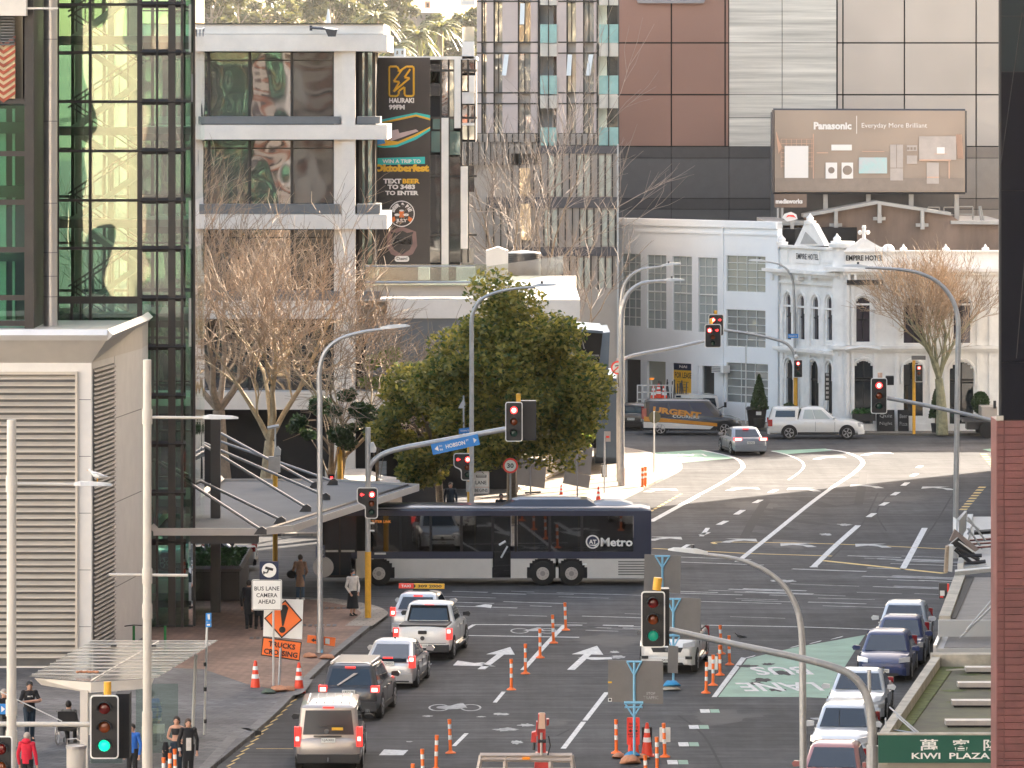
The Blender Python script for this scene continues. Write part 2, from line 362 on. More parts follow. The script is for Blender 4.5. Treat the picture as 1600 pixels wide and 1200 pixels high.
# ---- markings
m = MB('road_white');Z1 = .006
for pts,wd in [
    ([(880,1170),(912,1128)],.16),([(914,1126),(948,1082)],.16),
    ([(817,1047),(838,1024),(858,1002),(882,977)],.18),
    ([(773,1098),(787,1081)],.13),([(709,1166),(729,1146)],.13),([(663,1048),(672,1037)],.13),
    ([(700,1000),(741,976)],.15),([(720,993),(905,996)],.2),([(741,976),(910,977)],.2),([(942,977),(990,978)],.2),([(1105,977),(1260,980),(1370,984)],.16),
    ([(1017,815),(1090,775)],.30),([(1090,774),(1112,763),(1140,747),(1157,735),(1161,728),(1153,718),(1128,710),(1098,704)],.22),
    ([(1152,878),(1210,832),(1262,790),(1300,762),(1330,742),(1344,730),(1348,722),(1340,714),(1318,706),(1290,702)],.24),
    ([(1232,750),(1250,737),(1256,727),(1248,718),(1225,709),(1205,705)],.13),
    ([(1271,886),(1306,852),(1341,821)],.26),([(1410,890),(1428,857),(1445,825)],.26),
    ([(1265,886),(1278,886)],.3),([(1062,859),(1076,851)],.2),
    ([(1106,825),(1096,838)],.2)]:
    ribbon(m,smooth_path(pts,4) if len(pts) > 2 else pts,wd,Z1)
for a,b,c,d in [(1096,836,1106,832),(1123,820,1135,814),(1150,804,1161,797),(1179,786,1189,781),(1203,770,1213,765),(1357,808,1366,802),(1377,790,1386,785),(1395,774,1403,769),(1411,759,1418,754),(1425,744,1432,740),(1434,731,1439,728)]:
    ribbon(m,[(a,b),(c,d)],.28,Z1)
struct(m,'lane_line')
m = MB('road_white')
def arrow(pts,wd,hl,hw,dirx=None):
    """a road arrow: shaft along pixel points, head at the end"""
    ribbon(m,pts,wd,Z1 + .004)
    a,b = G(*pts[-2]),G(*pts[-1]);d = (b - a);d.z = 0;d.normalize();n = Vector((-d.y,d.x,0));z = Vector((0,0,Z1 + .004))
    m.quad(b + n * hw + z,b + d * hl + z,b - n * hw + z)
arrow([(892,1047),(918,1023)],.26,2.8,.55);arrow([(752,1046),(782,1023)],.26,2.4,.5);arrow([(757,1036),(745,1037)],.3,1.0,1.1)
m.quad(*[G(a,b,Z1 + .008) for a,b in [(902,1027),(955,1027),(957,1030),(925,1031),(915,1029)]])
struct(m,'road_arrow');m = MB('road_faint')
for (x,y,s_) in ((1030,766,1),(1258,765,-1),(1158,764,1),(1356,760,-1),(1468,763,-1),(1250,852,-1),(1367,853,-1),(1035,842,1),(1152,845,1),(1294,715,1),(1368,709,1)):
    arrow([(x - 19 * s_,y + 3),(x - 11 * s_,y + .6),(x + 6 * s_,y - .8)],.42,.9,1.0)
struct(m,'road_arrow')
# parking ticks, worn tram-like lines across the junction, yellow ticks
m = MB('road_yellow')
for k in range(9): ribbon(m,[(1504 + k * 3.6,797 - k * 4.3),(1507 + k * 3.6,795 - k * 4.3)],.35,Z1)
for k in range(6): ribbon(m,[(1536 + k * 3.2,709 + k * 3.9),(1539 + k * 3.2,711 + k * 3.9)],.35,Z1)
for k in range(9): ribbon(m,[(1017 + k * 5.6,799 - k * 3.2),(1020 + k * 5.6,797 - k * 3.2)],.14,Z1)
ribbon(m,smooth_path([(1118,850),(1130,847),(1300,850),(1480,858)]),.2,Z1)
ribbon(m,[(1020,857),(1170,865),(1300,869)],.22,Z1);ribbon(m,[(1285,876),(1475,896)],.34,Z1)
for k in range(16): ribbon(m,[(340 + k * 7.4,1213 - k * 7.6),(352 + k * 7.4,1207 - k * 7.6)],.07,Z1)
ribbon(m,[(400,1170),(458,1170)],.08,Z1)
struct(m,'yellow_marking')
m = MB('worn');rnd = random.Random(4)
for k in range(40):
    x = rnd.uniform(620,1480);y = rnd.uniform(920,985);l = rnd.uniform(30,140)
    if y > 950 and x > 1250: continue
    ribbon(m,[(x,y),(x + l,y + l * .03)],rnd.uniform(.08,.22),.004)
for k in range(26):
    x = rnd.uniform(1040,1440);y = rnd.uniform(868,930);l = rnd.uniform(40,180)
    ribbon(m,[(x,y),(x + l,y + l * .035)],rnd.uniform(.1,.34),.004)
struct(m,'worn_marking')
def blotch(m,x,y,rx,ry,z,seed):
    rr = random.Random(seed);c = G(x,y);pts = []
    sx = rx / F * c.y;sy = ry * c.y * c.y / (F * H)
    for i in range(22):
        a = 2 * math.pi * i / 22;q = rr.uniform(.55,1.1);pts.append((c.x + math.cos(a) * sx * q,c.y + math.sin(a) * sy * q,z))
    m.quad(*pts)
m = MB('patch')
for i,(x,y,a,b) in enumerate([(950,1000,60,10),(1230,850,50,8),(1130,1120,60,12),(1010,1150,40,10),(1180,790,60,6),(1400,780,50,5),(870,1130,18,5)]): blotch(m,x,y,a,b,.003,i)
struct(m,'asphalt_patch')
m = MB('worn')
for i,(x,y,a,b) in enumerate([(822,1133,14,2.5),(808,1160,11,3),(960,1019,9,2),(965,1027,13,3),(1280,1123,14,2),(640,1159,6,1),(790,1140,20,3),(700,1105,10,2),(1225,908,22,2.5),(668,1119,9,1.2),(783,1116,16,2),(752,1120,8,1),(1320,820,12,2),(1290,835,10,2)]): blotch(m,x,y,a,b,.005,50 + i)
struct(m,'road_stain')
m = MB('worn')   # manhole cover and bicycle symbol
q = G(704,1105.5);m.cyl((q.x,q.y,0),(q.x,q.y,.007),.45,24)
for (x,y) in ((686,1106),(812,986)):
    q = G(x,y)
    for dx in (-.5,.5):
        c = Vector((q.x + dx + .5,q.y,.008));pts = [c + Vector((.34 * math.cos(a),.9 * math.sin(a),0)) for a in [2 * math.pi * k / 14 for k in range(15)]]
        for k in range(14): m.quad(pts[k],pts[k + 1],pts[k + 1] * .82 + c * .18,pts[k] * .82 + c * .18)
    m.quad((q.x + .1,q.y - .1,.01),(q.x + .9,q.y - .1,.01),(q.x + .75,q.y + 1.2,.01),(q.x + .65,q.y + 1.2,.01))
struct(m,'bicycle_marking')
# pedestrian crossing studs and white box by the near lane
m = MB('road_white');m.quad(*[G(a,b,Z1) for a,b in [(592,1180),(630,1180),(638,1172),(600,1171)]])
m.quad(*[G(a,b,Z1) for a,b in [(1112,1089),(1120,1089),(1166,1028),(1158,1027)]])
for x,y in ((1166,1027),(1200,1018),(1239,1010),(1269,1004),(1303,997)): m.quad(*[G(a,b,Z1 + .004) for a,b in [(x - 6,y + 2.5),(x + 12,y - 1.5),(x + 15,y - 3.5),(x - 1,y + .6)]])
m.quad(*[G(a,b,Z1) for a,b in [(742,947),(767,950),(769,945),(758,944)]])
struct(m,'road_mark')
m = MB('road_green')
m.quad(*[G(a,b,.005) for a,b in [(1122,1089),(1168,1029),(1240,1012),(1352,992),(1340,1010),(1318,1045),(1300,1091),(1250,1089)]])
m.quad(*[G(a,b,.005) for a,b in [(1008,708),(1095,703),(1125,709),(1148,716),(1065,723),(1050,718)]])
m.quad(*[G(a,b,.005) for a,b in [(1205,704),(1290,701),(1300,704),(1225,710)]]);m.quad(*[G(a,b,.005) for a,b in [(1535,702),(1575,699),(1575,708),(1550,706)]])
for (x,y) in ((1054,1191),(1071,1163),(1087,1136),(1104,1111)):
    q = G(x + 6,y);m.box(q.x,q.x + .28,q.y - .45,q.y + .45,.0,.005)
    m.m('road_white');m.box(q.x - .32,q.x - .02,q.y - .45,q.y + .45,.0,.005);m.m('road_green')
struct(m,'bus_lane')
m = MB('tar')      # worn-through tar over the green paint
for i,(x,y,a,b) in enumerate([(1190,1063,16,3.5),(1222,1052,20,4),(1182,1068,12,3),(1165,1041,20,2.5),(1215,1078,14,3),(1200,1038,12,2)]): blotch(m,x,y,a,b,.009,20 + i)
struct(m,'tar_patch')
m = MB('road_white')   # BUS LANE read from the other side
for t,x,y,wd in (('BUS',1220,1048,1.9),('LANE',1218,1073,2.6)):
    q = G(x,y,.013);m.text(t,q,(-1,-.06,0),(.10,-1,0),wd,2.4,bold=.02)
for t,x,y,wd in (('LANE',1064,711,2.6),('BUS',1072,716,1.9)):
    q = G(x,y,.013);m.text(t,q,(-1,-.06,0),(.10,-1,0),wd,1.7,bold=.02)
struct(m,'bus_lane_lettering')
m = MB('tar')    # long sealed crack and skid marks
for pts in ([(1060,1118),(1100,1150),(1130,1205)],[(1390,770),(1370,800),(1385,830)],[(1290,880),(1340,830),(1372,770)],[(1430,860),(1460,820),(1490,770)],[(870,1150),(890,1140)]): ribbon(m,smooth_path(pts),.08,.0035)
struct(m,'sealed_crack')
m = MB('tar')  # ladder-shaped mark of dark strips, drawn in the tar colour
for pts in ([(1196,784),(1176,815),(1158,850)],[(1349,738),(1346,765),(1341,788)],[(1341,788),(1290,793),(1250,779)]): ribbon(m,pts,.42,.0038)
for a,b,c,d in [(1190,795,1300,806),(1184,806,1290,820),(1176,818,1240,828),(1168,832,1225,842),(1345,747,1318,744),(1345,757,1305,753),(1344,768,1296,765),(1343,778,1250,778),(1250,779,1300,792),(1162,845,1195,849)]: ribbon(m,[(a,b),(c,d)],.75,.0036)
struct(m,'ladder_mark')
# ================================================================ LEFT SIDE
# materials for the glass tower
glassmat('green_glass',(.68,.82,.74),.07,.015,bump=.03,bscale=.3,gcol=(.82,.86,.78))
glassmat('dark_green_glass',(.42,.72,.56),.07,.015,bump=.02,bscale=.3)
glassmat('clear_glass',(.72,.82,.78),.12,.02);glassmat('canopy_glass',(.62,.70,.66),.18,.15)
mk('mullion',(.045,.04,.035),.5,metal=.3,var=.1);mk('pale_core',(.60,.66,.60),.7,var=.08);mk('floor_dark',(.10,.13,.11),.7,var=.1)
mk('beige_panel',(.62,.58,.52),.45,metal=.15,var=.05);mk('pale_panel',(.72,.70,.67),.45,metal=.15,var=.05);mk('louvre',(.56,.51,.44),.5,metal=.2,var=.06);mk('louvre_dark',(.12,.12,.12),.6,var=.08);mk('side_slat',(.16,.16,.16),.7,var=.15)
mk('stripe_red',(.35,.07,.03),.6,var=.3);mk('stripe_cream',(.62,.5,.3),.6,var=.2)
YT = 187.0
T = TH('glass_tower','tall green glass stair tower with dark mullions at the left edge','building',G(200,985))
px = lambda x,Y=YT: XX(x,Y)
hy = [-70,7,82,159,236,313,388,465,541,617,692,768,845]     # mullion rows
def zz(y,Y=YT): return ZZ(y,Y)
# main bay
m = MB('mullion')
for y in hy[:7]: m.box(px(89),px(219),YT - .07,YT + .07,zz(y) - .05,zz(y) + .05)
m.box(px(89),px(219),YT - .07,YT + .07,zz(470) - .1,zz(463))
for x in (90,141,219): m.box(px(x) - .05,px(x) + .05,YT - .09,YT + .08,zz(512),zz(-70))
m.box(px(110),px(110) + .09,YT - .06,YT + .08,zz(512),zz(470));m.box(px(125),px(125) + .05,YT - .06,YT + .08,zz(512),zz(470))
m.box(px(89),px(219),YT - .1,YT + .1,zz(520),zz(506))
T.part(m,'mullion')
for i in range(7):
    for (a,b) in ((90,141),(141,219)):
        y0,y1 = hy[i],(hy[i + 1] if i < 6 else 470)
        if i == 6: y0 = 388;y1 = 466
        g = MB('green_glass');g.box(px(a) + .06,px(b) - .06,YT - .012,YT + .012,zz(y1) + .05,zz(y0) - .05);T.part(g,'window_pane')
for (a,b) in ((90,110),(112,125),(127,141),(142,219)):
    g = MB('green_glass');g.box(px(a) + .06,px(b) - .05,YT - .012,YT + .012,zz(506),zz(470) - .1);T.part(g,'window_pane')
# interior: floor plates, stair flights with rails, pale core walls
fl = [-85,62,205,350,497,642,788,935]
for k,y in enumerate(fl):
    m = MB('floor_dark');m.box(px(90),px(297),YT + .5,YT + 2.2,zz(y) - .16,zz(y) + .14)
    m.box(px(58),px(142),YT + 2.2,YT + 5.5,zz(y) - .16,zz(y) + .14);m.box(px(219),px(297),YT + 2.2,YT + 6,zz(y) - .16,zz(y) + .14)
    T.part(m,'floor_plate')
for k in range(len(fl) - 1):
    zt,zb = zz(fl[k]) + .1,zz(fl[k + 1]) + .1;mid = (zt + zb) / 2
    m = MB('pale_core')
    m.slab([(px(98),YT + 2.3,zb),(px(98),YT + 2.3,zb - .25),(px(206),YT + 2.3,mid - .2),(px(206),YT + 2.3,mid + .05)],(0,1.3,0))
    m.slab([(px(206),YT + 3.9,mid),(px(206),YT + 3.9,mid - .25),(px(98),YT + 3.9,zt - .2),(px(98),YT + 3.9,zt + .05)],(0,1.3,0))
    m.m('dark_metal')
    for dz in (.95,.75): m.tube([(px(98),YT + 2.3,zb + dz),(px(206),YT + 2.3,mid + dz),(px(214),YT + 3.9,mid + dz),(px(206),YT + 3.9,mid + dz),(px(98),YT + 3.9,zt + dz)],.035,5)
    for q in range(1,8): m.bar((px(98 + q * 13.5),YT + 2.3,zb + (mid - zb) * q / 8),(px(98 + q * 13.5),YT + 2.3,zb + (mid - zb) * q / 8 + .95),.03)
    T.part(m,'stair_flight')
m = MB('pale_core')
for a,b in ((97,108),(150,160),(184,203)): m.box(px(a),px(b),YT + 5.4,YT + 5.7,3,zz(-90))
T.part(m,'core_wall')
# back curtain wall and soffits of the far side
m = MB('mullion')
for x in (58,90,120,141,180,219,250,270): m.box(px(x) - .06,px(x) + .06,YT + 6.4,YT + 6.5,0,zz(-90))
for y in hy: m.box(px(58),px(297),YT + 6.38,YT + 6.5,zz(y) - .05,zz(y) + .05)
T.part(m,'rear_mullion')
g = MB('green_glass');g.box(px(58),px(297),YT + 6.44,YT + 6.46,0,zz(-90));T.part(g,'rear_glazing')
# corner bay: flat run then a quarter-round to the right
arc = [(px(220),YT - .5),(px(247),YT - .5),(px(270),YT - .5),(px(286),YT - .5)]
r0 = px(303) - px(286);cxr,cyr = px(286),YT - .5 + r0
for k in range(1,6): a = R(-90 + 18 * k);arc.append((cxr + r0 * math.cos(a),cyr + r0 * math.sin(a)))
arc.append((px(303),YT + 6.4))
m = MB('mullion')
for y in hy:
    for i in range(4):
        a,b = Vector((*arc[i],zz(y))),Vector((*arc[i + 1],zz(y)));m.bar(a,b,.16)
for i,(x,wd) in enumerate(((220,.18),(247,.08),(270,.26),(286,.10),(303,.12))):
    yv = YT - .5 if x < 290 else cyr
    m.box(px(x) - wd / 2,px(x) + wd / 2,yv - .08,yv + .1,0,zz(-90))
m.box(px(219),px(303),YT - .45,YT - .35,0,zz(975));m.box(px(296),px(302),YT + .6,YT + 1.4,0,zz(-90))
T.part(m,'corner_mullion')
for k in range(len(hy)):
    y0 = hy[k];y1 = hy[k + 1] if k + 1 < len(hy) else 985
    for i in range(len(arc) - 1):
        if i > 2 and i % 2 == 0 and i < 8: pass
        g = MB('dark_green_glass');a,b = arc[i],arc[i + 1]
        g.quad((*a,zz(y1)),(*b,zz(y1)),(*b,zz(y0)),(*a,zz(y0)))
        if i in (0,1,2): T.part(g,'window_pane')
        else:
            if i == 3: gg = MB('dark_green_glass')
            gg.quad((*a,zz(y1)),(*b,zz(y1)),(*b,zz(y0)),(*a,zz(y0)))
            if i == len(arc) - 2: T.part(gg,'curved_pane')
m = MB('mullion')
for k,y in enumerate(fl):
    m.box(px(222),px(296),YT + .2,YT + .3,zz(y) - .35,zz(y) - .1)
    m.tube([(px(222),YT + .3,zz(y) + 1.05),(px(296),YT + .3,zz(y) + 1.05)],.03,5)
m.box(px(56),px(303),YT - .3,YT + 6.6,zz(-90),zz(-96))
m.box(px(38),px(56),YT - .6,YT + 6.6,0,zz(-90))
T.part(m,'edge_beam')
# dark wing at far left
D = TH('dark_glass_wing','dark glass wing with a slatted red and gold screen at the left edge','building',G(10,1040))
YD = 180.0
m = MB('mullion');q = lambda x: XX(x,YD)
m.box(q(40),q(54),YD - .4,YD + 6,zz(900,YD),zz(-90,YD))
m.box(-60,q(-15),YD + 1,YD + 14,0,zz(-90,YD))
for y in (-70,158,240,316,390,465,505): m.box(q(-12),q(40),YD - .1,YD + .1,ZZ(y,YD) - .09,ZZ(y,YD) + .09)
D.part(m,'frame')
for a,b in ((165,240),(240,316),(316,390),(390,465),(465,520)):
    g = MB('dark_green_glass');g.box(q(-12),q(40),YD - .02,YD + .02,ZZ(b,YD),ZZ(a,YD));D.part(g,'window_pane')
m = MB('floor_dark');m.box(q(-14),q(38),YD + 2,YD + 2.3,8,ZZ(160,YD))
for y in (200,300,400): m.box(q(-14),q(38),YD + .4,YD + 2,ZZ(y,YD) - .2,ZZ(y,YD) + .2)
m.m('pale_core');m.box(q(-6),q(4),YD + 1.2,YD + 1.4,10,ZZ(170,YD));m.box(q(14),q(18),YD + 1.2,YD + 1.4,10,ZZ(170,YD))
D.part(m,'interior')
m = MB('beige_panel');m.box(q(-12),q(45),YD - 1.0,YD - .2,ZZ(25,YD),ZZ(-90,YD));m.box(q(38),q(94),YD - .9,YD - .8,ZZ(15,YD),ZZ(12,YD));D.part(m,'soffit_panel')
m = MB('louvre_dark')
for k in range(10): m.box(q(-12),q(24),YD - .3,YD - .1,ZZ(28 + k * 4.6,YD) - .03,ZZ(28 + k * 4.6,YD) + .03)
D.part(m,'louvre_screen')
m = MB('stripe_cream');m.box(q(-12),q(24),YD - .1,YD,ZZ(156,YD),ZZ(70,YD));m.m('stripe_red')
for k in range(9):
    z = ZZ(160,YD) + k * .24
    for s_ in (-1,1): m.slab([(q(6) ,YD - .12,z),(q(6) + s_ * .42,YD - .12,z + .30),(q(6) + s_ * .42,YD - .12,z + .41),(q(6),YD - .12,z + .12)],(0,-.03,0))
D.part(m,'patterned_screen')
# silver downpipe column
m = MB('silver');YP = 181.5
m.cyl((XX(79,YP),YP,ZZ(525,YP)),(XX(79,YP),YP,ZZ(-80,YP)),XX(90,YP) - XX(79,YP),28)
m.m('grey_metal')
for y in (62,190,318,395,432,464): m.cyl((XX(79,YP),YP,ZZ(y,YP)),(XX(79,YP),YP,ZZ(y,YP) + .03),XX(90.3,YP) - XX(79,YP),28)
single(m,'flue_pipe','tall silver round flue rising in front of the green glass at the left','pipe',(XX(79,YP),YP,ZZ(525,YP)),smooth=40)
# beige louvred plant block
B = TH('louvred_plant_block','beige metal-clad block with wide horizontal louvres on its street face','building',G(140,1020))
Y0 = 173.5;xa = XX(143,Y0);Yb = 183.0;xb = XX(222,Yb);ztop = ZZ(567,Y0)
m = MB('pale_panel');m.slab([(-48,Y0,0),(xa,Y0,0),(xb,Yb,0),(xb,Yb + 3,0),(-48,Yb + 3,0)],(0,0,ztop));B.part(m,'wall')
# flared cornice
c = MB('beige_panel');lo = [Vector((-48,Y0,ztop)),Vector((xa,Y0,ztop)),Vector((xb,Yb,ztop)),Vector((xb,Yb + 3,ztop)),Vector((-48,Yb + 3,ztop))]
zt2 = ZZ(529,Y0 - .9);hi = [Vector((-48,Y0 - .9,zt2)),Vector((XX(168,Y0 - .9),Y0 - .9,zt2)),Vector((XX(222,Yb),Yb,zt2)),Vector((xb,Yb + 3,zt2)),Vector((-48,Yb + 3,zt2))]
c.loft([lo,hi]);B.part(c,'flared_cornice')
c = MB('pale_panel')
for i in range(3): a,b = hi[i] + Vector((0,0,.12)),hi[i + 1] + Vector((0,0,.12));c.bar(a,b,.26)
B.part(c,'coping')
m = MB('louvre');x0 = -24;x1 = XX(118,Y0);zt,zb = ZZ(585,Y0),.25
n = int((zt - zb) / .222)
for k in range(n):
    z = zt - .1 - k * .222
    m.slab([(x0,Y0 - .02,z + .07),(x0,Y0 - .14,z - .03),(x0,Y0 - .14,z - .06),(x0,Y0 - .02,z + .03)],(x1 - x0,0,0))
m.box(x1,x1 + .08,Y0 - .17,Y0 - .01,0,zt + .1);m.box(x0,x1,Y0 - .17,Y0 - .01,zt,zt + .09)
m.m('louvre_dark');m.box(x0,x1,Y0 - .016,Y0 - .004,.2,zt)
B.part(m,'louvre')
# side louvre on the receding face
d = Vector((xb - xa,Yb - Y0,0));L = d.length;d.normalize();nn = Vector((d.y,-d.x,0))
m = MB('louvre');pa = Vector((xa,Y0,0)) + d * .25;L1 = L * .40;zt = ZZ(577,Y0)
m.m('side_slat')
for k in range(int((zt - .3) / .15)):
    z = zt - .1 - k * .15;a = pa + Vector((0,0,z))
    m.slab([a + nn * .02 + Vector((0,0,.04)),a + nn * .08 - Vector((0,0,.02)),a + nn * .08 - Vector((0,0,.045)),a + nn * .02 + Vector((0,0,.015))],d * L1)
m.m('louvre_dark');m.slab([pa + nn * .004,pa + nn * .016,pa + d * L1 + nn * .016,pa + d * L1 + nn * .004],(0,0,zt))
B.part(m,'side_louvre')
m = MB('louvre_dark')
for z in (2.4,5.3,8.2): m.slab([pa + d * (L1 + .3) + nn * .003 + Vector((0,0,z)),pa + d * (L - .4) + nn * .003 + Vector((0,0,z)),pa + d * (L - .4) + nn * .006 + Vector((0,0,z)),pa + d * (L1 + .3) + nn * .006 + Vector((0,0,z))],(0,0,.025))
a = pa + d * (L1 + .12);m.slab([a + nn * .003,a + d * .03 + nn * .003,a + d * .03 + nn * .006,a + nn * .006],(0,0,ztop))
for x in (-23,): pass
B.part(m,'panel_joint')
m = MB('louvre_dark')
for k in range(6): z = 1.9 * (k + 1) - .4;m.box(x1 + .12,xa - .02,Y0 - .006,Y0 - .003,z,z + .02)
B.part(m,'front_joint')
# roof deck hatch
# ---- suspended canopy
mk('canopy_top',(.10,.105,.11),.85,var=.12,scale=.6);mk('fascia',(.55,.51,.47),.4,metal=.1,var=.05)
C = TH('entrance_canopy','grey suspended entrance canopy hung on slanting steel rods beside the glass tower','canopy',G(337,962))
zc = 3.62
out = [G(240,829,zc),G(402,829,zc),G(458,824,zc),G(655,760,zc),G(520,752,zc),G(345,752,zc),G(303,786,zc),G(262,806,zc)]
m = MB('canopy_top');m.slab([p - Vector((0,0,.10)) for p in out],(0,0,.10));C.part(m,'roof_deck')
m = MB('fascia')
for i in (0,1,2,4,3): a,b = out[i],out[(i + 1) % 8];m.slab([a + Vector((0,0,.09)),b + Vector((0,0,.09)),b - Vector((0,0,.17)),a - Vector((0,0,.17))],(0,-.12,0) if i < 3 else (0,.12,0))
for i in (5,6,7): a,b = out[i],out[(i + 1) % 8];m.bar(a + Vector((0,0,.1)),b + Vector((0,0,.1)),.22)
C.part(m,'fascia')
m = MB('dark_metal');a,b = G(418,826,zc + .03),G(640,757,zc + .03);m.bar(a,b,.07)
m.box(out[0].x + .3,out[1].x,out[0].y + .3,out[0].y + 1.2,zc - .5,zc - .2);C.part(m,'gutter')
mk('steel_rod',(.30,.29,.28),.4,metal=.5,var=.05)
masts = [(241,684,812),(308,655,790),(337,655,962)]
for i,(x,y0,y1) in enumerate(masts):
    q = G(x,y1,0 if i == 2 else zc);wd = (.16,.28,.36)[i]
    mm = MB('dark_metal');zt = H - (y0 - HY) / F * q.y;mm.box(q.x - wd / 2,q.x + wd / 2,q.y - wd / 2,q.y + wd / 2,0,zt);C.part(mm,'mast')
rods = [((240,718),(408,828)),((252,722),(438,812)),((309,690),(478,793)),((318,692),(508,775)),((345,677),(492,757)),((345,690),(520,752)),((240,722),(242,822))]
for (a,b) in rods:
    e = G(b[0],b[1],zc + .15);s_ = P(a[0],a[1],e.y + (3.0 if a[0] < 300 else 2.5) * (1 if b[0] > 250 else .2))
    mm = MB('steel_rod');mm.cyl(s_,e,.055,6);C.part(mm,'tie_rod')
    if b[0] > 250:
        mm = MB('dark_metal');mm.slab([e + Vector((-.26,-.08,-.02)),e + Vector((.2,-.08,-.02)),e + Vector((.2,-.08,.16)),e + Vector((.04,-.08,.27)),e + Vector((-.1,-.08,.2))],(0,.2,0));mm.m('trim');mm.v = [v - Vector((0,0,.14)) for v in mm.v];C.part(mm,'anchor_bracket')
# planter under the canopy
pq = G(376,942)
m = MB('dark_metal');m.slab([G(300,944),G(374,944),G(389,915),G(300,915)],(0,0,1.35));m.m('grey_metal');a = [G(300,945,1.36),G(374,945,1.36),G(389,914,1.36)]
t = TH('planter_box','dark square planter filled with low green plants under the canopy','planter',G(350,940));t.part(m,'box')
r_ = MB('grey_metal');cs = [Vector((p.x,p.y,1.36)) for p in (G(298,945),G(375,945),G(391,914),G(300,914))]
for i in range(4): r_.bar(cs[i],cs[(i + 1) % 4],.16)
t.part(r_,'rim')
mk('leaf_green',(.045,.13,.03),.6,var=.5,scale=8);mk('soil',(.03,.022,.015),.9)
lf = MB('leaf_green');rr = random.Random(3)
for k in range(700):
    x = rr.uniform(cs[0].x + .15,cs[1].x - .1);y = rr.uniform(cs[0].y + .3,cs[2].y - .3);c0 = Vector((x,y,1.34 + rr.uniform(0,.22)));u = Vector((rr.uniform(-1,1),rr.uniform(-1,1),rr.uniform(-.3,.8))).normalized() * .13;v = u.cross(Vector((rr.uniform(-1,1),1,.3))).normalized() * .06
    lf.quad(c0 - u,c0 + v,c0 + u,c0 - v)
t.part(lf,'plants')
# ================================================================ CONCRETE FRAME BUILDING and what lies behind it
mk('cream_concrete',(.80,.74,.66),.7,var=.07,scale=.8);mk('grey_sill',(.16,.17,.175),.5,metal=.2,var=.08)
def winmat(name,base,rough=.03,bump=.04,bscale=.5,spec=.7,metal=0.0):
    mk(name,base,rough,metal=metal,var=0,spec=spec,coat=.6);m = MATS[name];n = m.node_tree;b = n.nodes['Principled BSDF']
    tc = n.nodes.new('ShaderNodeTexCoord');nb = n.nodes.new('ShaderNodeTexNoise');nb.inputs['Scale'].default_value = bscale;nb.inputs['Detail'].default_value = 1
    n.links.new(tc.outputs['Object'],nb.inputs['Vector']);bp = n.nodes.new('ShaderNodeBump');bp.inputs['Strength'].default_value = 1;bp.inputs['Distance'].default_value = bump
    n.links.new(nb.outputs['Fac'],bp.inputs['Height']);n.links.new(bp.outputs[0],b.inputs['Normal']);n.links.new(bp.outputs[0],b.inputs['Coat Normal'])
mk('grey_roof',(.36,.37,.37),.6,var=.06,scale=.6);winmat('bronze_mirror',(.24,.23,.23),.03,.06,.45,.9,.75);winmat('dark_window',(.02,.026,.03),.04,.02);winmat('teal_window',(.08,.16,.15),.05,.03,.8,.8,.3)
winmat('pale_window',(.62,.62,.52),.06,.06,.7,.8,.5)
YS = 245.0
S = TH('concrete_frame_building','cream concrete frame office building with long window bands behind the bare trees','building',P(520,860,YS))
x_ = lambda p,Y=YS: XX(p,Y)
z_ = lambda p,Y=YS: ZZ(p,Y)
def band(a,b,y0,y1,Y,d,mat='cream_concrete',name='floor_band'):
    m = MB(mat);m.box(x_(a,Y),x_(b,Y),Y,Y + d,z_(y1,Y),z_(y0,Y));return S.part(m,name)
band(200,600,38,53,YS,12);band(200,605,53.6,80,YS - .3,12.3);
m = MB('trim');m.box(x_(200),x_(600),YS - .1,YS + 12,z_(38),z_(36.5));S.part(m,'roof_edge')
for (a,b,c) in ((195,218,605),(335,358,605),(470,498,605),(612,640,605)): band(200,c,a,b,YS - .3,12)
for (a,b) in ((182,193.5),(319,334),(455,471)):
    m = MB('grey_sill');m.box(x_(200),x_(531),YS - .15,YS + 3,z_(b),z_(a));m.box(x_(558),x_(594),YS - .15,YS + 3,z_(b),z_(a));S.part(m,'sill')
for (a,b) in ((80,195),(218,335),(358,470),(498,612),(640,860)):
    m = MB('cream_concrete');m.box(x_(534),x_(555),YS - .1,YS + .9,z_(b),z_(a));m.box(x_(521.5),x_(534),YS + .25,YS + 1.2,z_(b),z_(a));S.part(m,'column')
rw = [(82,183),(220,319),(360,455),(500,612)]
vx = [200,250,303,325,389,455,521]
for (a,b) in rw:
    for i in range(len(vx) - 1):
        g = MB('bronze_mirror' if vx[i + 1] <= 455 else 'dark_window');xa_,xb_ = x_(vx[i]) + .05,x_(vx[i + 1]) - .05;g.slab([(xa_,YS + .88,z_(b)),(xb_,YS + .88 + (xb_ - xa_) * .018,z_(b)),(xb_,YS + .88 + (xb_ - xa_) * .018,z_(a)),(xa_,YS + .88,z_(a))],(0,.08,0));S.part(g,'window')
    m = MB('mullion')
    for v in vx: m.box(x_(v) - .07,x_(v) + .07,YS + .8,YS + 1.05,z_(b),z_(a))
    m.box(x_(200),x_(521),YS + .82,YS + 1.03,z_(a + 13),z_(a + 11));S.part(m,'mullion')
m = MB('blackmatt');m.box(x_(200),x_(535),YS + 1.6,YS + 12,0,z_(80));m.box(x_(535),x_(581),YS + 1.9,YS + 12,0,z_(80));S.part(m,'dark_interior')
# recess right of the column
for (a,b) in rw[:3]:
    g = MB('teal_window');g.box(x_(562),x_(582),YS + 1.5,YS + 1.6,z_(b),z_(a));S.part(g,'window')
m = MB('mullion')
for v in (562,571,583): m.box(x_(v) - .08,x_(v) + .08,YS + 1.3,YS + 1.7,z_(498),z_(82))
S.part(m,'mullion')
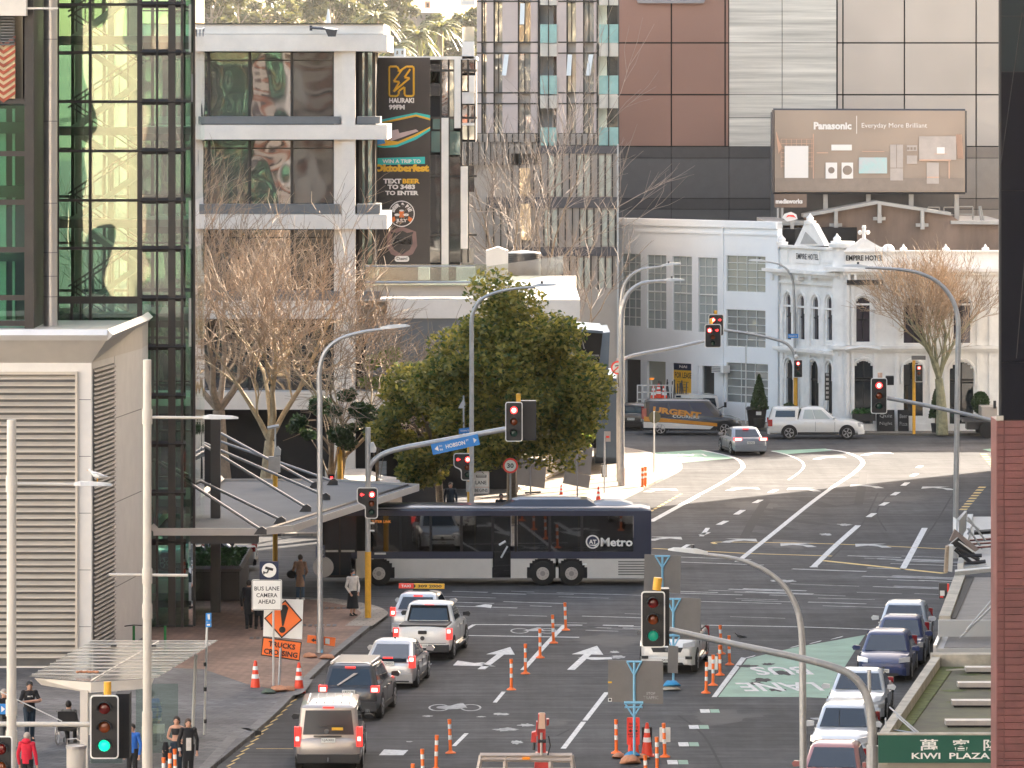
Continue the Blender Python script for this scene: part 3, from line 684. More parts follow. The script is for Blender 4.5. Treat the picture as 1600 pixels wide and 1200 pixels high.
# podium terrace
pc = [(558,498),(905,470)]
m = MB('cream_concrete');m.slab([(x_(558),YS - .3,z_(497)),(XX(905,247),YS - .3,z_(497)),(XX(905,247),262,z_(497)),(XX(905,262),275,z_(497)),(x_(558),275,z_(497))],(0,0,z_(468) - z_(497)));m.m('grey_roof');m.slab([(x_(560),YS,z_(468)),(XX(904,247),YS,z_(468)),(XX(904,247),262.2,z_(468)),(XX(903,262),275,z_(468)),(x_(560),275,z_(468))],(0,0,.006));S.part(m,'terrace_edge')
m = MB('grey_sill');m.slab([(x_(572),YS - .2,z_(497) - 3),(XX(897,247),YS - .2,z_(497) - 3),(XX(897,247),262.4,z_(497) - 3),(XX(900,262),275,z_(497) - 3),(x_(572),275,z_(497) - 3)],(0,0,3.0));S.part(m,'soffit_wall')
m = MB('blackmatt');m.box(x_(600),XX(800,262),YS + 5,275,0,z_(497) - 3);S.part(m,'ground_floor')
m = MB('beige_panel');m.box(x_(572),x_(760),YS + .3,YS + .6,z_(464),z_(445));S.part(m,'terrace_wall')
g = MB('canopy_glass');g.box(x_(571),x_(760),YS - .1,YS - .07,z_(446),z_(413));g.quad((x_(760),YS - .1,z_(446)),(XX(880,260),260,z_(446)),(XX(880,260),260,z_(416)),(x_(760),YS - .1,z_(416)));S.part(g,'glass_balustrade')
m = MB('silver');m.tube([(x_(571),YS - .12,z_(416)),(x_(742),YS - .12,z_(416))],.03,5);m.tube([(x_(571),YS - .12,z_(441)),(x_(742),YS - .12,z_(441))],.05,5);S.part(m,'handrail')
# terrace furniture (planters / seats behind the glass)
m = MB('white')
for a,b in ((652,670),(712,742)): m.box(x_(a),x_(b),YS + 2,YS + 3,z_(440),z_(420))
single(m,'terrace_planter','pair of white blocks standing behind the terrace glass','planter',P(700,440,YS + 2))
# rooftop floodlight
fq = P(486,44,YS - .5)
m = MB('dark_metal');m.box(fq.x - .06,fq.x + .06,YS - .7,YS - .28,z_(48),z_(40));m.bar(P(486,43.5,YS - .7),P(510,45,YS - 1.6),.08);a = P(516,47,YS - 1.9)
m.slab([a + Vector((-.28,0,.10)),a + Vector((.33,0,.02)),a + Vector((.25,0,-.3)),a + Vector((-.1,0,-.3))],(0,.5,0));m.m('white');m.slab([a + Vector((-.32,-.02,.12)),a + Vector((.33,-.02,.04)),a + Vector((.2,-.02,.0)),a + Vector((-.2,-.02,.06))],(0,.5,.03))
single(m,'floodlight','dark floodlight on a short arm at the top of the cream concrete building','light',fq)
# ---- building behind: curtain wall with white fins and the tall banner
YB = 268.0
Bk = TH('fin_facade_building','dark glazed office block with tall white fins behind the black banner','building',P(690,720,YB))
x2 = lambda p: XX(p,YB)
z2 = lambda p: ZZ(p,YB)
m = MB('blackmatt');m.box(x2(560),x2(719),YB + .5,YB + 14,0,z2(92));m.box(x2(719.2),x2(743),YB + .5,YB + 14,z2(222),z2(92));Bk.part(m,'core')
m = MB('cream_concrete');m.box(x2(560),x2(745),YB - .3,YB + 14,z2(93),z2(88));Bk.part(m,'roof_edge')
for (x0,x1,y0,y1) in ((710,720,93,200),(690,701,184,438),(720,731,260,388),(733,742,118,145)):
    m = MB('cream_concrete');m.box(x2(x0),x2(x1),YB - .5,YB + .1,z2(y1),z2(y0));Bk.part(m,'fin')
wn = {'dark_window': [(672,690,100,150),(672,690,242,300),(701,720,245,300),(701,720,300,410),(672,690,300,410),(720,740,388,420),(722,741,258,300)],
      'teal_window': [(672,690,112,130),(676,689,186,202),(674,689,205,238),(700,719,205,242),(560,582,100,170),(701,709,186,204)],
      'pale_window': [(701,709,93,182),(722,741,42,65),(722,741,118,142),(722,741,196,218)],
      'bronze_mirror': [(690,701,93,184),(722,741,93,114),(722,741,164,192)],'pale_panel': [(722,741,65,92),(722,741,144,162),(722,741,192,196),(720,742,0,8)]}
for mt,ls in wn.items():
    for (a,b,c,d) in ls: m = MB(mt);m.box(x2(a),x2(b),YB - .05 - (.25 if mt == 'pale_panel' else 0),YB + .45,z2(d),z2(c));Bk.part(m,'window' if mt != 'pale_panel' else 'spandrel')
m = MB('mullion')
for y in (110,184,275,367): m.box(x2(560),x2(745),YB - .12,YB,z2(y) - .06,z2(y) + .06)
for x in (689,701,721,731.5): m.box(x2(x) - .05,x2(x) + .05,YB - .1,YB + .2,z2(410),z2(93))
Bk.part(m,'mullion')
# banner
YN = 255.0;bn = TH('advertising_banner','tall black banner with yellow and white lettering hanging on the dark office block','banner',P(628,415,YN))
b = lambda x,y,d=0: P(x,y,YN - .03 - d)
mk('banner_black',(.035,.028,.026),.45,var=.3,scale=.35);mk('banner_yellow',(.80,.45,.03),.5,var=0);mk('banner_teal',(.03,.52,.50),.5,var=0);mk('banner_white',(.8,.76,.74),.5,var=0);mk('banner_orange',(.75,.18,.03),.5,var=0)
mk('banner_pink',(.55,.42,.42),.5,var=.1);mk('banner_glow',(.22,.13,.12),.5,var=.2);mk('banner_blue',(.08,.33,.75),.5,var=.2)
m = MB('banner_black');m.box(XX(583,YN),XX(672,YN),YN,YN + .12,ZZ(415,YN),ZZ(90,YN));bn.part(m,'cloth')
def poly(m,pts,d=0): m.quad(*[b(x,y,d) for x,y in pts])
def line(m,pts,wd,closed=True,d=0.004):
    pts = [Vector(b(x,y,d)) for x,y in pts];n = len(pts)
    for i in range(n if closed else n - 1): m.bar(pts[i],pts[(i + 1) % n],wd)
m = MB('banner_yellow');line(m,[(609,104),(620,104),(623,108),(623,112),(635,104),(645,104),(646.5,106),(646.5,148),(644,150),(634,150),(632,147),(632,136),(623,142),(623,147),(620,150),(609,150),(608,148),(608,106)],.07)
line(m,[(641,108),(632,121),(640,122),(615,143),(624,128),(615,127)],.07,False);line(m,[(615,127),(629,108)],.06,False);bn.part(m,'lightning_emblem')
def btxt(body,x,y,wd,hh,mat,bold=.03,rot=0,name='lettering'):
    m = MB(mat);s_ = YN / F;m.text(body,b(x,y,.01),(math.cos(rot),0,math.sin(rot)),(-math.sin(rot),0,math.cos(rot)),wd * s_,hh * s_,bold);return bn.part(m,name)
btxt('HAURAKI',627.5,157,39,8,'banner_white',.05);btxt('99FM',620,167.5,25,8,'banner_white',.05)
m = MB('banner_teal');poly(m,[(583,196),(596,187),(650,176),(672,180),(672,204),(650,218),(620,230),(600,231),(583,229)]);m.m('banner_yellow');poly(m,[(585,198),(598,190),(650,179),(672,185),(672,200),(650,213),(620,226),(600,228),(584,226)],.01)
m.m('banner_black');poly(m,[(590,199),(600,193),(650,182),(672,188),(672,198),(648,210),(622,221),(604,219)],.02);m.m('banner_pink');poly(m,[(600,208),(610,204),(622,202),(624,208),(650,202),(654,205),(630,214),(612,220),(602,216)],.03)
m.m('banner_blue');poly(m,[(584,218),(600,216),(602,224),(586,227)],.03);bn.part(m,'ticket_artwork')
btxt('HAURAKI AIR',620,191,36,4.5,'banner_yellow',.04,R(9));btxt('SIR MANPOWER',622,196.5,34,2,'banner_white',.02,R(9))
m = MB('banner_teal');poly(m,[(590,247),(664,245),(664,256),(590,258)]);bn.part(m,'teal_strip')
btxt('WIN A TRIP TO',627.5,252,60,6,'banner_white',.03);btxt('Oktoberfest',627.5,262.5,86,12,'banner_yellow',.07)
btxt('TEXT',613,283,28,7.5,'banner_white',.05);btxt('BEER',642.5,283,27,7.5,'banner_yellow',.05);btxt('TO 3483',627,292,43,7.5,'banner_white',.05);btxt('TO ENTER',628,301.5,52,7,'banner_white',.05)
m = MB('banner_white');c0 = b(627.5,334,.004);r0 = 20.5 * YN / F
m.disc(c0,r0,(0,-1,0),.004,32);m.m('banner_black');m.disc(c0 + Vector((0,-.006,0)),r0 * .93,(0,-1,0),.004,32);m.m('banner_white')
for w_,a0,a1 in (('BEER & PIE',158,22),):
    for i,ch in enumerate(w_):
        if ch == ' ': continue
        a = R(a0 + (a1 - a0) * i / (len(w_) - 1));p = c0 + Vector((math.cos(a),0,math.sin(a))) * r0 * .70 + Vector((0,-.02,0));m.text(ch,p,(math.sin(a),0,-math.cos(a)),(math.cos(a),0,math.sin(a)),None,r0 * .3,.06)
m.text('JULY',c0 + Vector((0,-.02,-r0 * .55)),(1,0,0),(0,0,1),r0 * .85,r0 * .32,.05);m.m('banner_orange')
m.box(c0.x - .12,c0.x + .12,c0.y - .03,c0.y - .015,c0.z - .18,c0.z + .12)
for s_ in (-1,1): m.slab([c0 + Vector((s_ * .35,-.02,-.12)),c0 + Vector((s_ * .55,-.02,-.25)),c0 + Vector((s_ * .42,-.02,-.42)),c0 + Vector((s_ * .3,-.02,-.3))],(0,-.01,0))
m.m('banner_white')
for s_ in (-1,1): m.ball(c0 + Vector((s_ * .22,-.03,-.05)),(.14,.02,.07),8,4)
m.ball(c0 + Vector((0,-.04,.16)),(.12,.02,.05),8,4);bn.part(m,'round_badge')
m = MB('banner_glow');poly(m,[(606,362),(628,354),(650,362),(652,384),(645,397),(628,404),(611,397),(604,384)]);m.m('banner_black')
poly(m,[(610,362),(620,364),(628,360),(636,364),(646,362),(644,368),(645,380),(640,390),(628,398),(616,390),(611,380),(613,368)],.01);bn.part(m,'shield_emblem')
btxt("MAC'S",628,378,29,7.5,'banner_white',.05);btxt('made with',627,372,14,2,'banner_white',.02)
m = MB('banner_white');m.rrect(b(628,404.5).x,b(628,404.5).z,23 * YN / F,9 * YN / F,YN - .04,-.01,.13);bn.part(m,'speech_bubble');btxt('Cheers!',628,404,17,5,'banner_black',.02).location.y -= .03
# roof vent drum on the terrace
m = MB('grey_metal');q = P(818,430,262);m.mats = ['charcoal_light'] if 'charcoal_light' in MATS else ['dark_metal'];rad = 27 * 262 / F
for k in range(11): m.cyl((q.x,q.y,ZZ(430 - k * 3.2,262)),(q.x,q.y,ZZ(430 - k * 3.2,262) + .07),rad,20)
m.m('dark_metal');m.cyl((q.x,q.y,q.z),(q.x,q.y,ZZ(396,262)),rad * .9,20);m.m('gal');m.lathe([(rad,ZZ(397,262)),(rad * .98,ZZ(394,262)),(.2,ZZ(391.5,262))],(q.x,q.y,0),20)
single(m,'ventilation_drum','round slatted ventilation drum on the terrace roof above the leafy tree','vent',q,smooth=30)
m = MB('cream_concrete');c0 = P(775,440,258)
m.box(c0.x - .5,c0.x + .6,c0.y,c0.y + 1.5,c0.z,ZZ(392,258));m.slab([(c0.x - .5,c0.y,ZZ(392,258)),(c0.x + .6,c0.y,ZZ(392,258)),(c0.x + .1,c0.y,ZZ(386,258))],(0,1.5,0));single(m,'roof_chimney','white masonry block beside the round ventilation drum','chimney',c0)
# slanted blue-grey ramp wall and stairs by the corner
YW = 262.0
m = MB('stair_blue') if 'stair_blue' in MATS else None
mk('stair_blue',(.10,.14,.19),.5,metal=.2,var=.08);mk('stone_clad',(.42,.37,.31),.8,var=.2,scale=2)
t = TH('angular_stair_tower','dark block with slanted blue-grey edges right of the leafy tree','building',G(940,722))
m = MB('blackmatt');a = lambda x,y,Y=YW: P(x,y,Y)
m.slab([a(870,700),a(935,700),a(948,520),a(895,514)],(0,8,0));t.part(m,'dark_wall')
m = MB('stair_blue');m.slab([a(932,700,YW - .3),a(946,690,YW - .3),a(953,519,YW - .3),a(942,520,YW - .3),a(928,640,YW - .3)],(0,8,0));m.slab([a(895,518,YW - .2),a(942,521,YW - .2),a(942,517,YW - .2),a(895,513,YW - .2)],(0,8,0));m.slab([a(932,715,YW - 1),a(970,715,YW - 1),a(970,592,YW - 1),a(932,588,YW - 1)],(0,9,0));t.part(m,'slanted_wall')
m = MB('grey_metal')
for k in range(9): m.box(XX(905,YW - .4),XX(936,YW - .4),YW - .5,YW - .4,ZZ(556 + k * 12,YW),ZZ(553.5 + k * 12,YW))
m.tube([a(902,546,YW - .6),a(908,525,YW - .6),a(913,545,YW - .6)],.03,5);t.part(m,'stair_rail')
m = MB('stair_blue');m.box(XX(930,267),XX(972,267),267,272,0,ZZ(592,267));single(m,'low_blue_wall','low dark blue-grey wall under the round no-turn sign','wall',G(950,718))
# ribbed stone wall behind the road-work panels
t = TH('ribbed_stone_wall','pale ribbed stone wall catching sun behind the grey sign panels','wall',G(850,765))
A0,A1 = G(810,773),G(892,735);dd = (A1 - A0).normalized();m = MB('stone_clad')
m.slab([A0,A1,A1 + Vector((-.3,.3,0)),A0 + Vector((-.3,.3,0))],(0,0,3.6));t.part(m,'wall_face')
m = MB('pale_panel');nrm = Vector((dd.y,-dd.x,0)) * .03
for k in range(6): z = .3 + k * .6;m.slab([A0 + nrm * .3,A1 + nrm * .3,A1 + nrm * 3,A0 + nrm * 3],(0,0,.08));m.v[-8:] = [v + Vector((0,0,z)) for v in m.v[-8:]]
t.part(m,'rib')
# shopfront boxes seen under the trees
t = TH('corner_planter_wall','long bronze planter wall with a pale coping behind the bus roof','wall',G(600,838))
Yk = 228;m = MB('stone_clad');m.slab([P(560,800,Yk),P(628,800,Yk),P(628,800,Yk) + Vector((-1.8,9,0)),P(560,800,Yk) + Vector((-1.8,9,0))],(0,0,ZZ(756,Yk) - ZZ(800,Yk)));t.part(m,'wall_face')
m = MB('fascia');q0 = P(560,772,Yk);q1 = P(629,752,Yk)
for (u,v) in (((520,764),(628,753)),((628,753),(560,745))):
    m.bar(P(u[0],u[1],Yk - .2),P(v[0],v[1],Yk - .2 + (8 if v[0] == 560 else 0)),.25)
t.part(m,'coping')
m = MB('blackmatt');m.box(XX(628,240),XX(684,240),240,244,0,ZZ(745,240));single(m,'dark_kiosk','plain black kiosk wall between the trees behind the bus','kiosk',G(655,790))
# ================================================================ APARTMENT TOWER
mk('pink_panel',(.50,.43,.41),.45,metal=.15,var=.06,scale=.7);mk('taupe_panel',(.42,.375,.33),.45,metal=.15,var=.07,scale=.7);mk('beige_spandrel',(.55,.52,.46),.5,var=.05);mk('dark_band',(.09,.085,.09),.5,var=.1)
mk('recess_white',(.55,.55,.53),.7,var=.04);mk('balcony_teal',(.26,.46,.44),.12,var=.15,scale=.8,spec=.8);mk('pale_fin_glass',(.50,.52,.44),.12,var=.2,scale=.9,spec=.7)
winmat('grey_window',(.34,.36,.35),.05,.08,.8,.8,.45);winmat('gold_window',(.62,.52,.36),.06,.08,.9,.8,.6)
YA = 300.0
x3 = lambda p: XX(p,YA)
z3 = lambda p: ZZ(p,YA)
A = TH('apartment_tower','tall pinkish apartment tower with narrow windows and teal glass balconies','building',P(860,660,YA))
def abox(name,mat,x0,x1,y0,y1,d0=0.0,d1=.3):
    m = MB(mat);m.box(x3(x0),x3(x1),YA + d0,YA + d1,z3(y1),z3(y0));return A.part(m,name)
abox('core','taupe_panel',721,966,222,700,.31,16);abox('upper_core','pink_panel',745,966,-90,222,2.2,16)
# upper facade columns: (x0,x1,material)
cols = [(745,752,'pink_panel'),(760,771,'pink_panel'),(785,797,'pink_panel'),(797,809,'pink_panel'),(829,840,'pink_panel'),(870,885,'pink_panel'),(900,911,'pink_panel'),(928,932,'pink_panel')]
for (a,b,mt) in cols: abox('wall_panel',mt,a,b,-90,224,0,2.2)
flr = [(-95,-16),(-14,66),(66,145),(145,224)]
rnd = random.Random(11)
for (x0,x1) in ((752,760),(771,785),(809,829),(885,900),(911,928)):
    for (y0,y1) in flr:
        g = abox('window',rnd.choice(['grey_window','grey_window','gold_window','pale_window']),x0 + 2.5,x1,y0 + 18,y1 - 1,.45,.55)
        abox('spandrel','taupe_panel',x0 + 2.5,x1,y0 + 1,y0 + 17,.35,.6)
m = MB('mullion')
for (x0,x1) in ((752,760),(771,785),(809,829),(885,900),(911,928)):
    m.box(x3(x0),x3(x0 + 2.6),YA + .1,YA + .62,z3(224),z3(-90));m.box(x3((x0 + x1) / 2 + 1) - .03,x3((x0 + x1) / 2 + 1) + .03,YA + .38,YA + .6,z3(224),z3(-90))
for (a,b) in ((745,841),(872,932)):
    for y in (-14,2,66,83,145,162,209): m.box(x3(a),x3(b),YA - .03,YA + .6,z3(y) - .04,z3(y) + .04)
m.box(x3(840.5),x3(842.5),YA - .05,YA + 2,z3(224),z3(-90));m.box(x3(932),x3(934.5),YA - .05,YA + 2,z3(228),z3(-90));A.part(m,'frame')
for (x0,x1) in ((844,870),(936,966)):
    for (y0,y1) in ((-72,8),(8,88),(88,169),(169,228)):
        abox('balcony_slab','beige_spandrel',x0,x1,y1 - 20 if y1 < 228 else 226,y1,-.1,2.2)
        g = abox('balcony_glass','balcony_teal',x0,x1,y0 + 30,y0 + 59,-.12,-.08)
        abox('recess_wall','recess_white',x0,x1 - (17 if x0 == 936 else 5),y0,y0 + 40,1.2,1.3)
        abox('balcony_door','dark_window',x1 - (17 if x0 == 936 else 5),x1,y0,y0 + 40,1.25,1.3)
    m = MB('mullion');m.box(x3((x0 + x1) / 2) - .03,x3((x0 + x1) / 2) + .03,YA - .16,YA - .06,z3(228),z3(-90));A.part(m,'balcony_post')
for (x,y,dx) in ((813,5,1),(887,85,2),(920,85,5),(788,85,4)):   # tilted open sashes
    m = MB('white');m.slab([P(x,y,YA - .1),P(x + 7,y,YA - .35),P(x + 7 - dx,y + 33,YA - .6),P(x - dx,y + 33,YA - .35)],(0,.05,0));A.part(m,'open_sash')
# lower finned facade
def finwall(x0,x1,y0,y1,step,pale,d0=0.0):
    m = MB('taupe_panel');m.box(x3(x0),x3(x1),YA + d0,YA + d0 + .4,z3(y1),z3(y0));m.m('mullion');n = int((x1 - x0) / step)
    for k in range(n + 1): xx = x3(x0 + k * step);m.box(xx - .035,xx + .035,YA + d0 - .12,YA + d0 - .001,z3(y1),z3(y0))
    A.part(m,'ribbed_panel')
    for k in pale:
        if x0 + k * step + step < x1: m = MB('pale_fin_glass');m.box(x3(x0 + k * step) + .06,x3(x0 + (k + 1) * step) - .06,YA + d0 - .04,YA + d0 - .001,z3(y1 - 2),z3(y0 + 3));A.part(m,'window')
finwall(720,843,222,258,9.3,[]);finwall(745,840,209,222,9.3,[],-.1);finwall(872,933,209,226,9.3,[],-.1)
finwall(800,966,240,308,11.2,(5,6,9,10,12,13));finwall(760,966,325,386,11.2,(8,9,13,14,16,17));finwall(845,966,400,452,11.2,(1,2,5,6,8,9))
for (a,b,x0) in ((227,240,838),(308,325,760),(386,400,800)): abox('dark_band','dark_band',x0,966,a,b,-.12,.4)
abox('lower_wall','taupe_panel',760,966,450,700,-.05,.4)
for (x,y0,y1) in ((812,262,305),(812,318,375)): abox('window','gold_window',x,x + 17,y0,y1,-.2,-.1)
abox('corner_edge','recess_white',964,966.5,225,700,-.2,1)
# ================================================================ PANELLED TOWER
mk('brown_panel',(.25,.15,.12),.38,metal=.25,var=.10,scale=.12,detail=2);mk('tan_panel',(.45,.41,.37),.36,metal=.25,var=.08,scale=.15,detail=2);mk('charcoal_panel',(.065,.065,.068),.45,metal=.2,var=.06);mk('charcoal_light',(.10,.10,.103),.45,metal=.2,var=.06)
mk('tan_dark',(.25,.215,.185),.45,metal=.2,var=.06);mk('tan_low',(.34,.30,.26),.45,metal=.2,var=.06)
mk('board_concrete',(.56,.54,.48),.85,var=.30,scale=.55,stretch=(.16,1,5.0),bump=.4,bscale=2)
YE = 330.0
Q = TH('panelled_tower','huge blank tower clad in brown, board-marked concrete and beige panels behind the billboard','building',P(1200,640,YE))
x4 = lambda p: XX(p,YE)
z4 = lambda p: ZZ(p,YE)
m = MB('blackmatt');m.box(x4(966.5),x4(1561),YE + .1,YE + 24,0,z4(-110));Q.part(m,'core')
ys = [-110,-14,67,148,229]
def cell(a,b,c,d,mt,g=.045): m = MB(mt);m.box(x4(a) + g,x4(b) - g,YE - .1,YE + .1,z4(d) + g,z4(c) - g);Q.part(m,'cladding_panel')
for i in range(4):
    for (a,b) in ((966.5,1049),(1049,1133),(1133,1139)): cell(a,b,ys[i],ys[i + 1],'brown_panel')
    for (a,b) in ((1308,1317),(1317,1413),(1413,1525),(1525,1561)): cell(a,b,ys[i],ys[i + 1],'tan_panel')
cc = [-110,-60,67,148,184,229]
for i in range(5):
    for (a,b) in ((1139,1222),(1222,1307)): cell(a,b,cc[i],cc[i + 1],'board_concrete',.02)
for (c,d,m1,m2) in ((229,247,'charcoal_panel','tan_dark'),(247,310,'charcoal_light','tan_low'),(310,327,'charcoal_panel','tan_dark'),(327,640,'charcoal_light','tan_low')):
    for (a,b) in ((966.5,1049),(1049,1139),(1139,1222),(1222,1308),(1308,1413)): cell(a,b,c,d,m1,.02)
    for (a,b) in ((1413,1525),(1525,1561)): cell(a,b,c,d,m2,.02)
m = MB('grey_metal');m.slab([P(992,-8,YE - .6),P(1105,-8,YE - .6),P(1100,5,YE - .6),P(997,5,YE - .6)],(0,.5,0));Q.part(m,'sign_tray')
# ================================================================ WHITE WAREHOUSE (oblique wall)
mk('warehouse_white',(.82,.84,.85),.7,var=.04,scale=.4);mk('steel_sash',(.62,.64,.62),.5,var=.03);winmat('blind_window',(.38,.39,.33),.08,.03,.8,.7,.1);winmat('sky_window',(.44,.49,.48),.1,.02,.6,.6,.2)
WA = (XX(962,308),308.0);WB = (XX(1215,299),299.0)
wp = lambda x,y,d=0.0: pl(x,y,WA,WB) + WN * d
wd_ = Vector((WB[0] - WA[0],WB[1] - WA[1],0)).normalized();WN = Vector((wd_.y,-wd_.x,0))
K = TH('white_warehouse','white two-storey building with tall steel-sashed windows beside the brown tower','building',Vector((WA[0],WA[1],0)))
ztw = 11.65
def wslab(part,mat,x0,x1,z0,z1,t0,t1,parent=K):
    """box on the oblique wall between two pixel columns and two heights, from t0 to t1 proud"""
    a = wp(x0,500);b_ = wp(x1,500);a.z = b_.z = z0
    m = MB(mat);m.slab([a + WN * t0,b_ + WN * t0,b_ + WN * t1,a + WN * t1],(0,0,z1 - z0));return parent.part(m,part)
def zw(x,y): return wp(x,y).z
holes = [(972,1001,396,509),(1011,1041,398,513),(1051,1081,400,516),(1091,1121,402,519)]
right = [(1135,1196,399,455),(1135,1196,483,541),(1135,1200,566,628)]
ground = [(977,1001,561,655),(1011,1040,564,640),(1051,1080,567,645),(1090,1116,571,650)]
# wall built as strips round the openings
def wall_strips(colsx,holes_,z0,z1):
    for i in range(len(colsx) - 1):
        xa_,xb_ = colsx[i],colsx[i + 1]
        hs = sorted([(zw(h[0],h[3]),zw(h[0],h[2])) for h in holes_ if h[0] <= xa_ + .5 and h[1] >= xb_ - .5])
        z = z0
        m = MB('warehouse_white');a = wp(xa_,500);b_ = wp(xb_,500)
        for (ha,hb) in hs + [(z1,z1)]:
            if ha > z: a.z = b_.z = z;m.slab([a,b_,b_ - WN * .4,a - WN * .4],(0,0,ha - z))
            z = hb
        yield m
xs = sorted(set([962,1215] + [v for h in holes + right + ground for v in h[:2]]))
allm = MB('warehouse_white')
for mm in wall_strips(xs,holes + right + ground,0,ztw):
    o = len(allm.v);allm.v += mm.v;allm.f += [[o + i for i in f] for f in mm.f];allm.mi += mm.mi
K.part(allm,'wall')
wslab('parapet_band','warehouse_white',962,1215,ztw - .35,ztw + .05,-.4,.14);wslab('parapet_line','warehouse_white',962,1215,ztw - .75,ztw - .62,0,.08)
wslab('pier','warehouse_white',1127,1131,0,ztw - .35,0,.1)
m = MB('blackmatt');a = wp(962,500);b_ = wp(1215,500);a.z = b_.z = 0;m.slab([a - WN * 1.5,b_ - WN * 1.5,b_ - WN * 14,a - WN * 14],(0,0,ztw - .4));K.part(m,'dark_interior')
def sash(h,nx,ny,mat,mids=(),thick=.026):
    x0,x1,y0,y1 = h;zt,zb = zw(x0,y0),zw(x0,y1)
    a = wp(x0,500);b_ = wp(x1,500);a.z = b_.z = zb;u = (b_ - a);h_ = zt - zb
    g = MB(mat);g.slab([a - WN * .14,b_ - WN * .14,b_ - WN * .16,a - WN * .16],(0,0,h_));wo = K.part(g,'window')
    f = MB('steel_sash')
    for i in range(nx + 1): c = a + u * (i / nx) - WN * .11;f.bar(c,c + Vector((0,0,h_)),thick * 1.6)
    for j in range(ny + 1): c = Vector((0,0,h_ * j / ny)) - WN * .11;f.bar(a + c,b_ + c,thick * (3 if j in mids else 1.5))
    K.part(f,'sash_bars',wo)
for h in holes: sash(h,3,8,'sky_window',(4,))
sash(right[0],4,5,'blind_window');sash(right[1],4,5,'grey_window');sash(right[2],3,5,'grey_window')
g0 = ground[0];wslab('roller_door','charcoal_panel',g0[0],g0[1],0,zw(g0[0],g0[2]),-.3,-.2);wslab('shop_window','blind_window',1011,1040,.6,zw(1011,564),-.3,-.2)
wslab('shop_window','dark_window',1090,1116,0,zw(1090,571),-.3,-.25);wslab('door_frame','warehouse_white',1090,1096,0,zw(1090,571),-.24,-.1)
# lease board
L_ = TH('lease_board','orange and navy lease board in a white building window','sign',wp(1065,640))
wslab('orange_panel','banner_yellow',1051,1080,zw(1051,645),zw(1051,578),-.15,-.1,L_);MATS['lease_orange'] = MATS['banner_yellow']
wslab('navy_panel','p_navy',1051,1080,zw(1051,578) + .01,zw(1051,567),-.15,-.1,L_)
def wtext(th,body,x,y,wpx,hpx,mat,bold=.02,d=-.08,name='lettering'):
    c = wp(x,y,d);s_ = (wp(x + wpx / 2,y) - wp(x - wpx / 2,y)).length;m = MB(mat);m.text(body,c,wd_,(0,0,1),s_,hpx * c.y / F,bold);th.part(m,name)
wtext(L_,'FOR LEASE',1066,586.5,26,9,'black',.02);wtext(L_,'NAI',1066,573,12,4,'banner_white')
for i,(t_,wq) in enumerate((('Retail premises',17),('ground floor',12),('space available',16),('call now',9))): wtext(L_,t_,1066,597 + i * 4.2,wq,2.6,'black',.01)
# air conditioner and posters
m = MB('white');c = wp(1131,582,.02);m.slab([c + wd_ * -.4 + WN * .0,c + wd_ * .5,c + wd_ * .5 + WN * .6,c + wd_ * -.4 + WN * .6],(0,0,.42));m.m('grey_metal')
for k in range(4): m.slab([c + wd_ * -.38 + WN * .61 + Vector((0,0,.06 + k * .09)),c + wd_ * .3 + WN * .61 + Vector((0,0,.06 + k * .09)),c + wd_ * .3 + WN * .63 + Vector((0,0,.06 + k * .09)),c + wd_ * -.38 + WN * .63 + Vector((0,0,.06 + k * .09))],(0,0,.05))
single(m,'air_conditioner','small grey window air conditioner on the white wall left of the lower sashes','air conditioner',c)
for (x0,x1,y0,y1,mt,lb) in ((1143,1156,596,609,'signwhite','white paper notice taped inside the lower right steel window'),(1156,1164,598,607,'cl_green','small green notice inside the lower right steel window')):
    m = MB(mt);a,b_ = wp(x0,y0,-.2),wp(x1,y0,-.2);m.slab([a,b_,b_ - WN * .02,a - WN * .02],(0,0,-(y1 - y0) * a.y / F));single(m,'window_notice',lb,'notice',a)
# ================================================================ EMPIRE HOTEL
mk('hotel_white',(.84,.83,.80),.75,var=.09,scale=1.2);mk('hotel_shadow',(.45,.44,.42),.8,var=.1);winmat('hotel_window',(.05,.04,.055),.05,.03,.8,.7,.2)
E = TH('hotel_building','ornate white two-storey corner hotel with arched windows and pediments','building',G(1310,677))
HA = (XX(1200,300.5),300.5);HB = (XX(1316,292.5),292.5);YH = 292.0
hd = Vector((HB[0] - HA[0],HB[1] - HA[1],0)).normalized();HN = Vector((hd.y,-hd.x,0))
hp = lambda x,y,d=0.0: pl(x,y,HA,HB) + HN * d
fp = lambda x,y,d=0.0: P(x,y,YH) - Vector((0,d,0))
ztopH = P(0,425,292).z
cA,cB,cC = Vector((*HA,0)),Vector((*HB,0)),Vector((XX(1324,YH),YH,0));cD = Vector((XX(1640,YH),YH,0))
def hface(which):
    if which == 'L': return (lambda x: Vector((*pl(x,500,HA,HB).xy,0))),HN,(lambda x,y: pl(x,y,HA,HB).z)
    return (lambda x: Vector((XX(x,YH),YH,0))),Vector((0,-1,0)),(lambda x,y: ZZ(y,YH))
